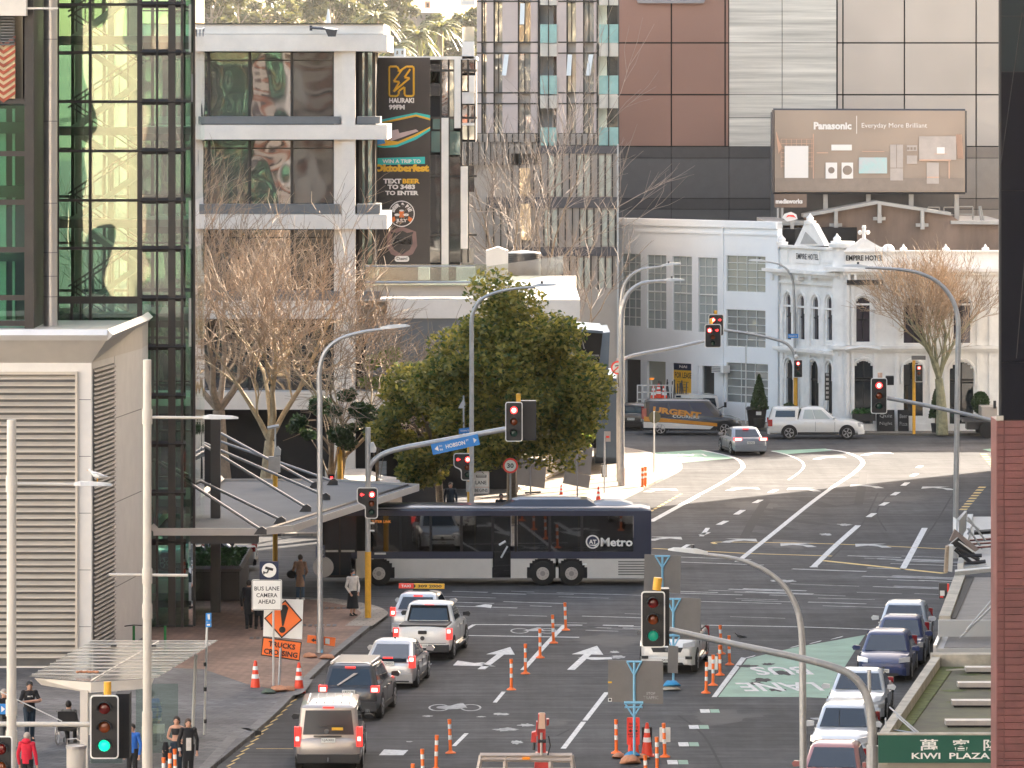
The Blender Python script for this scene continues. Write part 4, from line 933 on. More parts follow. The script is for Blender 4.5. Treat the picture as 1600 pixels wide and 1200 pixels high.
def arch_wall(which,x0,x1,y0,y1,ops,mat='hotel_white',thick=.2):
    """wall strip between two floor lines with arched openings (x0,x1,ytop,ybot,arched)"""
    at,nn,zf = hface(which);m = MB(mat);zb,zt = zf(x0,y1),zf(x0,y0)
    xs_ = [x0]
    def seg(a,b_,za,zb_):
        if zb_ - za < 1e-3 or b_ - a < 1e-3: return
        p,q_ = at(a),at(b_);p.z = q_.z = za;m.slab([p,q_,q_ - nn * thick,p - nn * thick],(0,0,zb_ - za))
    cur = x0
    for (a,b_,t_,u_,arc_) in ops:
        seg(cur,a,zb,zt);cur = b_
        zu,ztp = zf(a,u_),zf(a,t_);seg(a,b_,zb,zu)
        if not arc_: seg(a,b_,ztp,zt);continue
        n = 8;wdt = (at(b_) - at(a)).length;rad = wdt / 2 if arc_ == 1 else wdt * .5
        for k in range(n):
            xa_ = a + (b_ - a) * k / n;xb_ = a + (b_ - a) * (k + 1) / n;tm = abs((k + .5) / n - .5) * 2
            zc_ = ztp - rad + rad * math.sqrt(max(0,1 - tm * tm));seg(xa_,xb_,zc_,zt)
    seg(cur,x1,zb,zt);E.part(m,'wall')
upL = [(1228,1236,459,530,1),(1249,1257,461,530,1),(1270,1279,463,530,1),(1292,1300,463,531,1)]
upR = [(1338,1359,465,534,1),(1412,1443,465,536,1),(1490,1516,465,536,1)]
loL = [(1228,1239,561,665,1),(1265,1279,563,668,1),(1292,1300,566,668,1)]
loR = [(1335,1364,564,668,1),(1412,1442,566,650,1),(1484,1521,566,672,1)]
arch_wall('L',1204,1312,428,548,upL);arch_wall('R',1320,1640,428,548,upR);arch_wall('L',1204,1312,548,690,loL);arch_wall('R',1320,1640,548,690,loR)
arch_wall('L',1204,1316,384,428,[]);arch_wall('R',1320,1640,392,428,[])
def opening_fill(which,o,mat,split=None):
    at,nn,zf = hface(which);a,b_ = at(o[0] - 1),at(o[1] + 1);zu,zt_ = zf(o[0],o[3]),zf(o[0],o[2])
    a.z = b_.z = zu;m = MB(mat);m.slab([a - nn * .13,b_ - nn * .13,b_ - nn * .17,a - nn * .17],(0,0,zt_ - zu));w_ = E.part(m,'window')
    f = MB('trim');mid = (a + b_) / 2 - nn * .12
    f.bar(mid,mid + Vector((0,0,zt_ - zu)),.05)
    for s_ in ((.5,) if split is None else split): f.bar(a - nn * .12 + Vector((0,0,(zt_ - zu) * s_)),b_ - nn * .12 + Vector((0,0,(zt_ - zu) * s_)),.07)
    E.part(f,'glazing_bar',w_)
    # moulded arch and imposts
    wdt = (b_ - a).length * .88;c = (a + b_) / 2;c.z = zt_ - wdt / 2;u = (b_ - a).normalized();pts = [c + u * math.cos(t) * (wdt / 2 + .16) + Vector((0,0,math.sin(t) * (wdt / 2 + .16))) + nn * .04 for t in [math.pi * k / 10 for k in range(11)]]
    ar = MB('hotel_white');ar.tube([pts[0] - Vector((0,0,.7))] + pts + [pts[-1] - Vector((0,0,.7))],.09,5);E.part(ar,'arch_moulding')
for o in upL: opening_fill('L',o,'hotel_window')
for o in upR: opening_fill('R',o,'hotel_window')
for o in loL: opening_fill('L',o,'blackmatt',(.72,))
for o in loR: opening_fill('R',o,'dark_window',(.74,.7))
def course(which,name,x0,x1,y0,y1,d,mat='hotel_white'):
    at,nn,zf = hface(which);a,b_ = at(x0),at(x1);z0_,z1_ = zf(x0,y1),zf(x0,y0);a.z = b_.z = z0_
    m = MB(mat);m.slab([a + nn * .003,b_ + nn * .003,b_ + nn * d,a + nn * d],(0,0,z1_ - z0_));return E.part(m,name)
for wch,x0,x1,o in (('L',1200,1318,-1),('R',1318,1640,0)):
    course(wch,'main_cornice',x0,x1,419 + o,424 + o,.55);course(wch,'main_cornice',x0,x1,424.2 + o,429 + o,.35);course(wch,'frieze_line',x0,x1,438 + o,441 + o,.14)
    course(wch,'floor_cornice',x0,x1,540 + o,545 + o,.35);course(wch,'floor_cornice',x0,x1,545.2 + o,549 + o,.2);course(wch,'parapet_cap',x0 + (6 if wch == 'L' else 0),x1,(381 if wch == 'L' else 391),(385 if wch == 'L' else 394),.2)
    course(wch,'plinth',x0,x1,662,690,.12)
    course(wch,'impost_band',x0 + 6,x1,474,477,.06)
for x in (1206,1221,1242,1263,1285,1304): course('L','pilaster',x,x + 4.5,478,539,.12);course('L','pilaster',x,x + 4.5,551,661,.12)
for x in (1322,1330,1366,1400,1452,1475,1526,1545): course('R','pilaster',x,x + 5,443,539,.12);course('R','pilaster',x,x + 5,551,661,.14)
for x in (1208,1213,1252,1273): course('L','bracket',x,x + 4,429,437,.42)
for x in (1324,1334,1382,1392,1450): course('R','bracket',x,x + 4,429,437,.42)
for x in (1210,1238,1286): course('L','parapet_panel',x,x + (22 if x != 1238 else 44),390,410,.07)
# rounded corner pier
m = MB('hotel_white');m.cyl((cB.x + .1,cB.y + .35,0),(cB.x + .1,cB.y + .35,ztopH + 1.7),.62,20);E.part(m,'corner_pier',smooth=40)
m = MB('hotel_white')
for z0_,rr_ in ((ZZ(424,292),1.1),(ZZ(546,292),.95),(ZZ(387,292),.85)): m.cyl((cB.x + .1,cB.y + .35,z0_),(cB.x + .1,cB.y + .35,z0_ + .22),rr_,20)
E.part(m,'pier_ring',smooth=40)
# pediments and finials
at,nn,zf = hface('L')
def pedL(pts,d,t,mat='hotel_white'):
    m = MB(mat);q_ = [hp(x,y) + HN * d for x,y in pts];m.slab(q_,HN * t);return m
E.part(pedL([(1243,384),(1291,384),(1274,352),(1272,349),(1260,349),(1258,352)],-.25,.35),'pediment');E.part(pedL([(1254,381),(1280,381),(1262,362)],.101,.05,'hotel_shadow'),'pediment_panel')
m = MB('hotel_white')
for x,y in ((1266,350),(1222,383),(1308,382)):
    c = hp(x,y);m.lathe([(.34,c.z),(.36,c.z + .18),(.2,c.z + .2),(.22,c.z + .35),(.08,c.z + .5),(.02,c.z + .62)],(c.x,c.y + .2,0),12)
E.part(m,'finial',smooth=40)
m = MB('hotel_white');prof = [(1322,392),(1384,392),(1384,388),(1376,386),(1362,378),(1354,373),(1345,373),(1338,379),(1328,386),(1322,388)]
m.slab([fp(x,y,0) for x,y in prof],(0,.35,0));m.slab([fp(x,y + 1.5,.08) for x,y in [(1334,390),(1372,390),(1360,380),(1346,377)]],(0,.06,0))
c = fp(1350,373);m.cyl(c + Vector((0,.1,0)),c + Vector((0,.1,.75)),.1,8)
for dx in (-.22,0,.22): m.ball(c + Vector((dx,.1,.35 + (.28 if dx == 0 else 0))),.13,8,4)
m.ball(fp(1388,392,-.2),.38,10,6);E.part(m,'curved_pediment')
m = MB('hotel_white')
for x in (1412,1478,1540): c = fp(x,392,-.2);m.lathe([(.2,c.z),(.2,c.z + .15),(.1,c.z + .2),(.02,c.z + .38)],(c.x,c.y,0),10)
E.part(m,'urn')
m = MB('hotel_white');pts = [fp(1320 + k * 5,546 - 4 * math.sin(math.pi * k / 11),.35) for k in range(12)];m.tube(pts,.09,5);E.part(m,'segmental_hood')
m = MB('black');c = hp(1263.5,401,.09);u = hp(1281,401) - hp(1246,401);m.text('EMPIRE HOTEL',c,hd,(0,0,1),u.length,9 * c.y / F,.01);E.part(m,'lettering')
m = MB('black');c = fp(1350.5,403,.1);m.text('EMPIRE HOTEL',c,(1,0,0),(0,0,1),58 * YH / F,8.5 * YH / F,.03);E.part(m,'lettering')
m = MB('black');m.slab([fp(1323,445,.15),fp(1379,445,.15),fp(1379,437,.15),fp(1323,437,.15)],(0,-.05,0));E.part(m,'name_board')
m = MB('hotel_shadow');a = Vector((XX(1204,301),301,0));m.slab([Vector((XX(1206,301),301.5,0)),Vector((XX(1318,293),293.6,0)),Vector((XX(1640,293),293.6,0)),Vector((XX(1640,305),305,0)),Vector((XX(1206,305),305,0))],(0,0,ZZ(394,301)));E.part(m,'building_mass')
# chalkboards, posters
for nm,x0,x1,y0,y1,lb,tx in (('chalkboard',1369,1397,640,673,'wide chalkboard menu leaning on the hotel wall','Quiz Night'),('chalkboard',1402,1419,640,674,'narrow chalkboard menu right of the wide one','Beer Pizza')):
    m = MB('blackmatt');m.slab([fp(x0,y1,.5),fp(x1,y1,.5),fp(x1,y0,.2),fp(x0,y0,.2)],(0,-.05,0));m.m('worn')
    for i,tt in enumerate(tx.split()): m.text(tt,fp((x0 + x1) / 2,y0 + 9 + i * 12,.62 - i * .0),(1,0,0),(0,0,1),(x1 - x0) * .7 * YH / F,.22,.0)
    single(m,nm,lb,'chalkboard',fp((x0 + x1) / 2,y1,.5),'chalkboards outside the hotel')
m = MB('black');c = hp(1314,604,.9);m.box(c.x - .12,c.x + .16,c.y,c.y + .05,ZZ(626,292),ZZ(583,292));m.m('worn')
for k in range(6): m.box(c.x - .06,c.x + .1,c.y - .006,c.y - .001,ZZ(623 - k * 7,292),ZZ(619 - k * 7,292))
single(m,'vertical_sign','narrow black vertical sign on the rounded hotel corner','sign',c)
m = MB('leaf_green');rr = random.Random(8);c0 = fp(1343,645,.6)
for k in range(200):
    c = c0 + Vector((rr.uniform(-.45,.8),rr.uniform(-.2,.2),rr.uniform(-.1,.25)));u = Vector((rr.uniform(-1,1),rr.uniform(-1,1),rr.uniform(-1,1))).normalized() * .12;v = u.cross(Vector((1,.3,.2))).normalized() * .06;m.quad(c - u,c + v,c + u,c - v)
m.m('trim');m.box(c0.x - .45,c0.x + .85,c0.y - .2,c0.y + .2,c0.z - .4,c0.z);single(m,'window_box','window box of green plants under the arched hotel window','plant',c0)
# ================================================================ BILLBOARD and gabled wall
mk('brown_wall',(.21,.15,.115),.85,var=.28,scale=.5,stretch=(1,1,.25));mk('roof_trim',(.40,.38,.35),.6,var=.1)
YG = 304.0
Gb = TH('gabled_brown_building','stained brown gabled wall with steel brackets behind the hotel roof','building',P(1400,420,YG))
m = MB('brown_wall');m.slab([P(x,y,YG) for x,y in [(1220,440),(1570,440),(1570,346),(1500,346),(1484,335),(1370,317),(1262,336),(1258,352),(1220,352)]],(0,12,0));Gb.part(m,'wall')
m = MB('roof_trim')
for (a,b_) in (((1256,337),(1370,316)),((1370,316),(1486,334)),((1486,347),(1572,348))): m.slab([P(a[0],a[1] + 3,YG - .4),P(b_[0],b_[1] + 3,YG - .4),P(b_[0],b_[1] - 2,YG - .4),P(a[0],a[1] - 2,YG - .4)],(0,12.6,0))
m.slab([P(1195,352,YG - 1),P(1262,352,YG - 1),P(1262,346,YG - 1),P(1195,346,YG - 1)],(0,10,0));Gb.part(m,'roof_edge')
for x,y in ((1306,327),(1374,317),(1441,327)):
    m = MB('roof_trim');a = P(x,y,YG - .3);z0_ = ZZ(y + 27,YG);m.box(a.x - .1,a.x + .1,a.y - .25,a.y + .3,z0_,a.z);m.box(a.x - .36,a.x + .36,a.y - .1,a.y + .3,ZZ(y + 27,YG),ZZ(y + 22,YG));m.box(a.x - .12,a.x + .12,a.y - .3,a.y - .1,z0_ - .15,z0_ + .3);Gb.part(m,'wall_bracket')
m = MB('warehouse_white');m.box(XX(1190,303),XX(1223,303),303,306,0,ZZ(352,303));Gb.part(m,'white_return')
m = MB('charcoal_light');m.box(XX(1225,306),XX(1500,306),306.5,322,0,17.9);m.box(31,62,304,322,0,17);Gb.part(m,'shade_block')  # hidden blocks added to stretch the shadow over the far road
YL = 305.0
BB = TH('billboard','wide bronze billboard of white kitchen appliances on steel posts above the hotel','billboard',P(1359,330,YL))
mk('bill_tan',(.36,.28,.22),.5,var=.18,scale=.12,detail=2);mk('bill_white',(.8,.76,.72),.5,var=0);mk('bill_pale',(.46,.40,.36),.5,var=.08);mk('bill_peach',(.62,.40,.29),.5,var=.05);mk('bill_mid',(.27,.215,.175),.5,var=.1)
mk('bill_screen',(.62,.50,.52),.4,var=.35,scale=.9,col2=(.35,.62,.60))
e = lambda x,y,d=0.0: P(x,y,YL - .35 - d)
m = MB('bill_tan');m.slab([P(1210,300,YL),P(1507,300,YL),P(1507,173,YL),P(1210,172,YL)],(0,-.3,0));BB.part(m,'printed_face')
m = MB('dark_metal');
for (a,b_) in (((1208,172),(1508,173)),((1208,301),(1508,301)),((1209,172),(1209,301)),((1508,173),(1508,301))): m.bar(P(*a,YL - .2),P(*b_,YL - .2),.14)
BB.part(m,'frame')
def etext(body,x,y,wd,hh,mat,bold,name='lettering'): m = MB(mat);m.text(body,e(x,y,.02),(1,0,0),(0,0,1),wd * YL / F,hh * YL / F,bold);BB.part(m,name)
etext('Panasonic',1301,196.5,59,12,'bill_white',.045);etext('Everyday More Brilliant',1397.5,197,102,9.5,'bill_white',.0)
def erect(mat,rs,name,d=.01):
    m = MB(mat)
    for i,(x0,y0,x1,y1) in enumerate(rs): m.slab([e(x0,y1,d),e(x1,y1,d),e(x1,y0,d),e(x0,y0,d)],(0,-.01,0))
    return BB.part(m,name)
erect('bill_white',[(1338,181,1339,209)],'divider')
erect('bill_mid',[(1211,278,1506,299)],'floor_tone',.004)
erect('bill_peach',[(1220 + 8 * k,217,1220.8 + 8 * k,262) for k in range(7)] + [(1220,217 + 7 * k,1271,217.8 + 7 * k) for k in range(7)],'grid_screen',.01)
erect('bill_white',[(1226,228,1263,278),(1299,226,1331,235),(1290,254,1308,279),(1315,254,1333,279),(1464,230,1476,240)],'white_appliance',.03)
erect('bill_pale',[(1391,226,1411,282),(1417,227,1433,236),(1417,243,1433,256),(1436,213,1494,250),(1448,254,1467,287)],'steel_appliance',.02)
erect('bill_screen',[(1342,246,1386,271)],'television_picture',.03)
erect('bill_peach',[(1436,249,1486,251.5),(1482,251,1484,279),(1276,238,1294,239.5),(1270,209,1271.5,279),(1460,240,1480,241),(1347,236,1382,237),(1448,276,1467,278)],'shelf',.035)
m = MB('bill_mid');m.disc(e(1299,266,.045),.19,(0,-1,0),.01);m.disc(e(1324,266,.045),.28,(0,-1,0),.01)
for a in range(3): m.slab([e(1417.5 + a * 5,230,.03),e(1421 + a * 5,230,.03),e(1421 + a * 5,234,.03),e(1417.5 + a * 5,234,.03)],(0,-.01,0))
BB.part(m,'machine_door');erect('bill_mid',[(1400.5,226,1401.3,262),(1391,262,1411,263)],'fridge_seam',.035)
for k in range(5): pass
m = MB('bill_peach')
for k in range(6): m.bar(e(1213 + k * .9,206 + k * 3,.02),e(1217 + k * .9,240 - k * 2,.02),.03)
for k in range(6): m.bar(e(1494 + k * 1.6,210,.02),e(1497 + k * 1.6,248,.02),.03)
BB.part(m,'light_ribs')
for x,y1 in ((1290,327),(1357,318),(1424,326),(1495,350)): m = MB('roof_trim');a = P(x,301,YL + .2);m.box(a.x - .13,a.x + .13,a.y,a.y + .3,ZZ(y1 + 4,YL),a.z);BB.part(m,'post')
m = MB('roof_trim')
for x0,x1,y in ((1450,1468,324),(1475,1495,324),(1498,1520,323)):
    for (a,b_) in (((x0,y),(x1,y)),((x0,y),(x0,y + 22)),((x1,y),(x1,y + 22)),((x0,y + 12),(x1,y + 12))): m.bar(P(*a,YL + 1),P(*b_,YL + 1),.06)
m.bar(P(1530,322,YL),P(1533,347,YL),.08);m.bar(P(1532,322,YL),P(1537,347,YL),.08);BB.part(m,'access_rail')
Mw = TH('studio_sign','small brown rooftop sign with rounded white lettering under the billboard','sign',P(1234,345,YL));m = MB('bill_mid');m.mats = ['brown_wall'];m.slab([P(1210,324,YL),P(1260,324,YL),P(1260,303,YL),P(1210,303,YL)],(0,-.3,0));Mw.part(m,'panel')
m = MB('bill_white');m.text('mediaworks',e(1233,314.5,.02),(1,0,0),(0,0,1),42 * YL / F,7.5 * YL / F,.05);Mw.part(m,'lettering')
for x in (1215,1222): m = MB('gal');a = P(x,325,YL);m.box(a.x - .05,a.x + .05,a.y - .2,a.y - .1,ZZ(342,YL),a.z);Mw.part(m,'post')
m = MB('white');c = P(1234,340,301);m.slab([P(x,y,301) for x,y in [(1222,340),(1226,334),(1236,331),(1244,335),(1246,342),(1240,344),(1230,346)]],(0,-.2,0));m.m('sign_red');m.slab([P(x,y,300.7) for x,y in [(1228,340),(1231,336),(1240,336),(1244,341),(1240,339),(1233,338)]],(0,-.03,0));m.m('gal');a = P(1238,346,301);m.box(a.x - .1,a.x + .1,301,301.2,ZZ(378,301),a.z)
single(m,'logo_sign','small white shaped sign with a red swoosh on a rooftop post','sign',c)
# ================================================================ HILL with park trees
mk('hill_ground',(.16,.15,.09),.95,var=.3,scale=.03)
hl = [];nx,ny = 40,14
def hz_(x,y): return max(0,1 - ((x + 45) / 230) ** 2) * min(1,max(0,(y - 560) / 260)) ** .7 * 27 + 2.0 * noise.noise(Vector((x * .02,y * .02,0)))
for j in range(ny):
    for i in range(nx): x = -260 + i * 12;y = 540 + j * 45;hl.append((x,y,hz_(x,y) - .5))
m = MB('hill_ground');m.add([(a * 2.1,b_ * 2.1,H + (c - H) * 2.1) for a,b_,c in hl],[(j * nx + i,j * nx + i + 1,(j + 1) * nx + i + 1,(j + 1) * nx + i) for j in range(ny - 1) for i in range(nx - 1)]);struct(m,'hill',smooth=60)
# ================================================================ TREES
mk('bark_pale',(.36,.28,.17),.9,var=.3,scale=5);mk('bark_brown',(.28,.22,.16),.9,var=.3,scale=5);mk('twig_tan',(.37,.275,.19),.85,var=.25,scale=3);mk('bark_green',(.25,.24,.15),.9,var=.35,scale=4)
def leafmat(n,c,c2,tr=.35):
    m = bpy.data.materials.new(n);m.use_nodes = True;t = m.node_tree;L = t.links;b = t.nodes['Principled BSDF'];b.inputs['Roughness'].default_value = .45
    g = t.nodes.new('ShaderNodeNewGeometry');cr = t.nodes.new('ShaderNodeValToRGB');e_ = cr.color_ramp.elements;e_[0].color = (*c,1);e_[1].color = (*c2,1)
    L.new(g.outputs['Random Per Island'],cr.inputs[0]);L.new(cr.outputs[0],b.inputs['Base Color'])
    tl = t.nodes.new('ShaderNodeBsdfTranslucent');L.new(cr.outputs[0],tl.inputs[0]);mx = t.nodes.new('ShaderNodeMixShader');mx.inputs[0].default_value = tr
    L.new(b.outputs[0],mx.inputs[1]);L.new(tl.outputs[0],mx.inputs[2]);L.new(mx.outputs[0],t.nodes['Material Output'].inputs[0]);MATS[n] = m
mk('bark_grey',(.33,.28,.24),.9,var=.2,scale=3);leafmat('leaf_magnolia',(.04,.09,.018),(.46,.38,.08),.55);leafmat('leaf_lime',(.10,.20,.03),(.30,.33,.06),.5);leafmat('leaf_hill',(.07,.085,.03),(.15,.14,.05));leafmat('leaf_dark',(.02,.05,.015),(.06,.10,.03));leafmat('leaf_palm',(.10,.12,.03),(.24,.22,.07))  # sunlit look of the evergreens put into the yellow end of leaf_magnolia
def bare_tree(name,label,base,height,trunk_r,seed,spread=.62,bark='bark_pale',twig='twig_tan',levels=6,forks=None,lean=(0,0),upright=.25,first=.22,group=None,fan=1.0):
    rr = random.Random(seed);t = TH(name,label,'tree',base,group);tk = MB(bark);lm = MB(bark);tw = MB(twig)
    def grow(p,d,ln,r,lv):
        nseg = 3 if lv < 3 else 2;r = max(r,.034 if lv < 3 else .02 if lv < 5 else .013);path = [p.copy()];rad = [r];dd = d.copy()
        for i in range(nseg):
            wob = .16 if lv else .07
            dd = (dd + Vector((rr.uniform(-1,1),rr.uniform(-1,1),rr.uniform(-.6,1) * upright * 1.2)) * wob * (1 + .25 * lv)).normalized()
            path.append(path[-1] + dd * ln / nseg);rad.append(r * (1 - (.38 * (i + 1) / nseg if lv < levels else .5 * (i + 1) / nseg)))
        (tk if lv == 0 else lm if lv <= 2 else tw).tube(path,rad,10 if lv == 0 else 6 if lv < 3 else 4 if lv < 4 else 3,lv < 2)
        if lv >= levels: return
        n = (forks or [3,4,4,4,3,3])[lv];ax0 = rr.uniform(0,6.28)
        for k in range(n):
            f = 1.0 if (k == 0 or lv == 0) else rr.uniform(.35,1.0);i = min(int(f * nseg),nseg - 1);q = path[i].lerp(path[i + 1],f * nseg - i) if f < 1 else path[-1]
            a = ax0 + 2 * math.pi * k / n + rr.uniform(-.5,.5);u = dd.orthogonal().normalized();v = dd.cross(u)
            sp = spread * rr.uniform(.6,1.25) * (.45 if (k == 0 and lv > 0) else 1)
            nd = (dd + (u * math.cos(a) + v * math.sin(a)) * math.tan(min(1.25,sp))).normalized();nd = (nd + Vector((0,0,upright * (.6 if lv < 3 else .9)))).normalized();nd.y *= fan;nd.normalize()
            grow(q,nd,ln * rr.uniform(.62,.86) * (1.15 if lv == 0 else 1),rad[-1] * (.78 if k == 0 else .6),lv + 1)
    grow(Vector(base),Vector((lean[0],lean[1],1)).normalized(),height * first,trunk_r,0)
    t.part(tk,'trunk');t.part(lm,'limbs');t.part(tw,'twigs');return t
bare_tree('bare_plane_tree','wide leafless plane tree with pale limbs left of the entrance canopy rods',G(352,800,.1),15.5,.46,21,.58,'bark_brown','twig_tan',6,[5,4,3,3,3,3],(-.03,0),.12,.30,'leafless street trees')
bare_tree('bare_plane_tree','leafless plane tree leaning right over the cream concrete building front',G(405,830,.1),12.8,.36,5,.55,'bark_pale','twig_tan',6,[4,4,4,3,3,3],(.08,0),.12,.31,'leafless street trees')
bare_tree('bare_plane_tree','leafless tree with hanging twigs just left of the leafy green tree',G(520,838,.1),11.5,.26,33,.66,'bark_pale','twig_tan',6,[4,4,3,4,3,3],(.12,0),.06,.30,'leafless street trees')
bare_tree('bare_street_tree','grey leafless tree in front of the pinkish apartment tower',G(845,700,.1),19,.24,12,.5,'bark_brown','bark_grey',5,[4,4,4,3,4],(0,0),.18,.32,'leafless street trees',1)
bare_tree('bare_street_tree','slim leafless tree left of the white warehouse corner',G(905,700,.1),10.5,.17,19,.5,'bark_brown','bark_grey',5,[3,4,3,3,3],(-.05,0),.16,.34,'leafless street trees')
bare_tree('bare_hotel_tree','large leafless tree with upright twigs in front of the white hotel',G(1472,679,.1),11.6,.36,44,.55,'bark_green','twig_tan',6,[6,4,4,3,3,3],(0,0),.26,.27,'leafless street trees')
def leafy(name,label,base,crown,rad,n,mat,seed,leaf=.16,trunk_r=.2,cat='tree',squash=1.0,lobes=26,bark='bark_brown',group=None,hollow=.55,pr='bark_brown'):
    """crown: centre (world), rad: (rx, ry, rz); leaves gathered in many uneven clumps"""
    rr = random.Random(seed);t = TH(name,label,cat,base,group);base = Vector(base);crown = Vector(crown);rad = Vector(rad);m = MB(mat);tk = MB(bark);cl = []
    for k in range(lobes):
        a = rr.uniform(0,6.283);z = rr.uniform(-1,1);q = math.sqrt(1 - z * z);f = rr.uniform(hollow,1.0);sh = 1 - .28 * max(0,z)
        cl.append((crown + Vector((rad.x * q * math.cos(a) * f * sh,rad.y * q * math.sin(a) * f * sh,rad.z * z * f)),rr.uniform(.13,.32)))
    tk.tube([base,base.lerp(crown,.5) + Vector((rr.uniform(-.2,.2),0,0)),crown],[trunk_r,trunk_r * .75,trunk_r * .3],8)
    for (c,s_) in cl: st = base.lerp(crown,rr.uniform(.35,.8));tk.tube([st,st.lerp(c,.5) + Vector((0,0,.3)),c],[trunk_r * .35,trunk_r * .2,.02],5)
    per = n // lobes;mr = (rad.x + rad.y + rad.z) / 3
    for (c,s_) in cl:
        for i in range(int(per * s_ / .25)):
            d = Vector((rr.gauss(0,1),rr.gauss(0,1),rr.gauss(0,1))).normalized() * (rr.random() ** .45) * mr * s_ * 1.25;p = c + Vector((d.x,d.y,d.z * .75));l = leaf * rr.uniform(.6,1.3)
            u = Vector((rr.gauss(0,1),rr.gauss(0,1),rr.gauss(0,.7))).normalized();v = u.cross(Vector((rr.gauss(0,1),rr.gauss(0,1),rr.gauss(0,1)))).normalized();m.quad(p - u * l,p + v * l * .5,p + u * l,p - v * l * .5)
    t.part(tk,'trunk');t.part(m,'crown');return t
YM = 214
leafy('leafy_tree','big dense evergreen tree with a domed crown behind the street lamp',G(800,815,.1),P(800,592,YM),(3.75,2.6,3.85),46000,'leaf_magnolia',2,.13,.26,lobes=92,hollow=.5)
leafy('leafy_tree','lower dark evergreen tree joined to the left of the domed evergreen',G(690,820,.1),P(668,660,YM + 4),(2.9,2.0,2.6),20000,'leaf_magnolia',3,.13,.2,lobes=40)
leafy('evergreen_shrub','dark evergreen shrub hidden among bare branches at centre left',G(520,825,.1),P(520,650,YM + 8),(1.8,1.2,1.6),4200,'leaf_dark',4,.13,.12,lobes=18,cat='shrub')
leafy('lime_shrub','sunlit yellow-green shrub glowing behind the bare branches',G(600,700,.1),P(608,582,240),(1.6,1.0,1.1),3000,'leaf_lime',5,.14,.1,lobes=16,cat='shrub')
leafy('lime_shrub','sunlit yellow-green shrub above the right grey sign panel',G(905,722,.1),P(900,688,258),(1.0,.8,.6),1800,'leaf_lime',6,.13,.06,lobes=10,cat='shrub')
leafy('hanging_fern','tuft of dry tan and green hanging leaves behind the signal arm',G(592,830,.1),P(590,680,222),(.6,.5,.7),900,'leaf_palm',16,.15,.06,lobes=8,cat='shrub')
# topiary at the hotel and the white building
def topiary(label,px_,py_,hgt,wd,cone,seed,potmat='trim'):
    q = G(px_,py_,.13);rr = random.Random(seed);t = TH('topiary',label,'plant',q,'clipped trees in pots along the far footpath');m = MB(potmat);m.lathe([(wd * .28,.13),(wd * .36,.6),(wd * .36,.66)],(q.x,q.y,0),12);t.part(m,'pot');m = MB('bark_brown');m.cyl((q.x,q.y,.6),(q.x,q.y,hgt * .5),.05,6);t.part(m,'stem');m = MB('leaf_dark')
    for i in range(1400):
        z = rr.random();r_ = wd / 2 * ((1 - z) ** .8 if cone else math.sqrt(max(0,1 - (2 * z - 1) ** 2))) * rr.uniform(.75,1.05);a = rr.uniform(0,6.283);p = Vector((q.x + r_ * math.cos(a),q.y + r_ * math.sin(a),q.z + hgt * (.35 if cone else .45) + z * hgt * (.65 if cone else .5)))
        u = Vector((rr.gauss(0,1),rr.gauss(0,1),rr.gauss(0,1))).normalized() * .09;v = u.cross(Vector((rr.gauss(0,1),1,0))).normalized() * .05;m.quad(p - u,p + v,p + u,p - v)
    t.part(m,'crown')
topiary('tall cone-shaped clipped tree in a pot by the white building',1186,668,3.0,1.05,True,1);topiary('round clipped tree by the big bare tree trunk',1462,676,2.4,.75,True,2);topiary('round ball-shaped clipped tree right of the hotel door',1532,676,2.4,.95,False,3)
topiary('small clipped plant by the left hotel door',1233,672,1.6,.7,False,4)
# hill trees
YHh = 760;rnd = random.Random(5)
spots = [(330,8,7),(372,22,6),(405,12,8),(440,30,7),(478,8,9),(520,26,6),(548,8,8),(585,34,6),(612,52,5),(690,58,6),(720,66,6),(735,52,6),(655,50,6),(318,30,5),(565,60,5),(700,78,4),(630,84,4),(596,12,7)]
ps = ['at the left end of the skyline','behind the cream roof slab','behind the white flag-like mast','just right of the mast','in the middle of the skyline','beside the red tower','left of the palms','right of the palms','beneath the palms','close to the apartment tower','low by the apartment tower','high by the apartment tower','between the two brick buildings','lowest at the left','lower middle','lowest at the right','just above the black banner','against the brightest sky']
for i,(x,y,s_) in enumerate(spots):
    Yt = (700 + (i % 5) * 22) * 2.1;c = P(x,y,Yt);s_ *= 2.1;leafy('hill_tree','hazy olive tree on the far hill, ' + ps[i],(c.x,c.y,c.z - s_ * 1.0),c,(s_ * .75,s_ * .6,s_ * .6),1900,'leaf_hill',60 + i,1.0,.7,lobes=16,group='trees on the far hill')
def palm(label,x,y,Yp,hgt,seed):
    Yp *= 2.1;hgt *= 2.1;rr = random.Random(seed);c = P(x,y,Yp);t = TH('palm_tree',label,'palm',(c.x,c.y,c.z - hgt),'palms on the far hill');m = MB('bark_brown');m.cyl((c.x,c.y,c.z - hgt),c,.9,8,.7);t.part(m,'trunk');m = MB('leaf_palm')
    for k in range(46):
        a = rr.uniform(0,6.283);el = rr.uniform(-.3,1.2);L = rr.uniform(6.2,8.8);d = Vector((math.cos(a),math.sin(a),0));s_ = Vector((-d.y,d.x,0));pr = c.copy()
        for j in range(5):
            f0,f1 = j / 5,(j + 1) / 5;p1 = c + d * L * f1 * math.cos(el * .7) + Vector((0,0,L * (math.sin(el) * f1 - .75 * f1 * f1)));wv = .88 * (1 - f1 * .7);m.quad(pr - s_ * wv - Vector((0,0,wv * .5)),pr,p1,p1 - s_ * wv - Vector((0,0,wv * .5)));m.quad(pr + s_ * wv - Vector((0,0,wv * .5)),pr,p1,p1 + s_ * wv - Vector((0,0,wv * .5)));pr = p1
    t.part(m,'fronds')
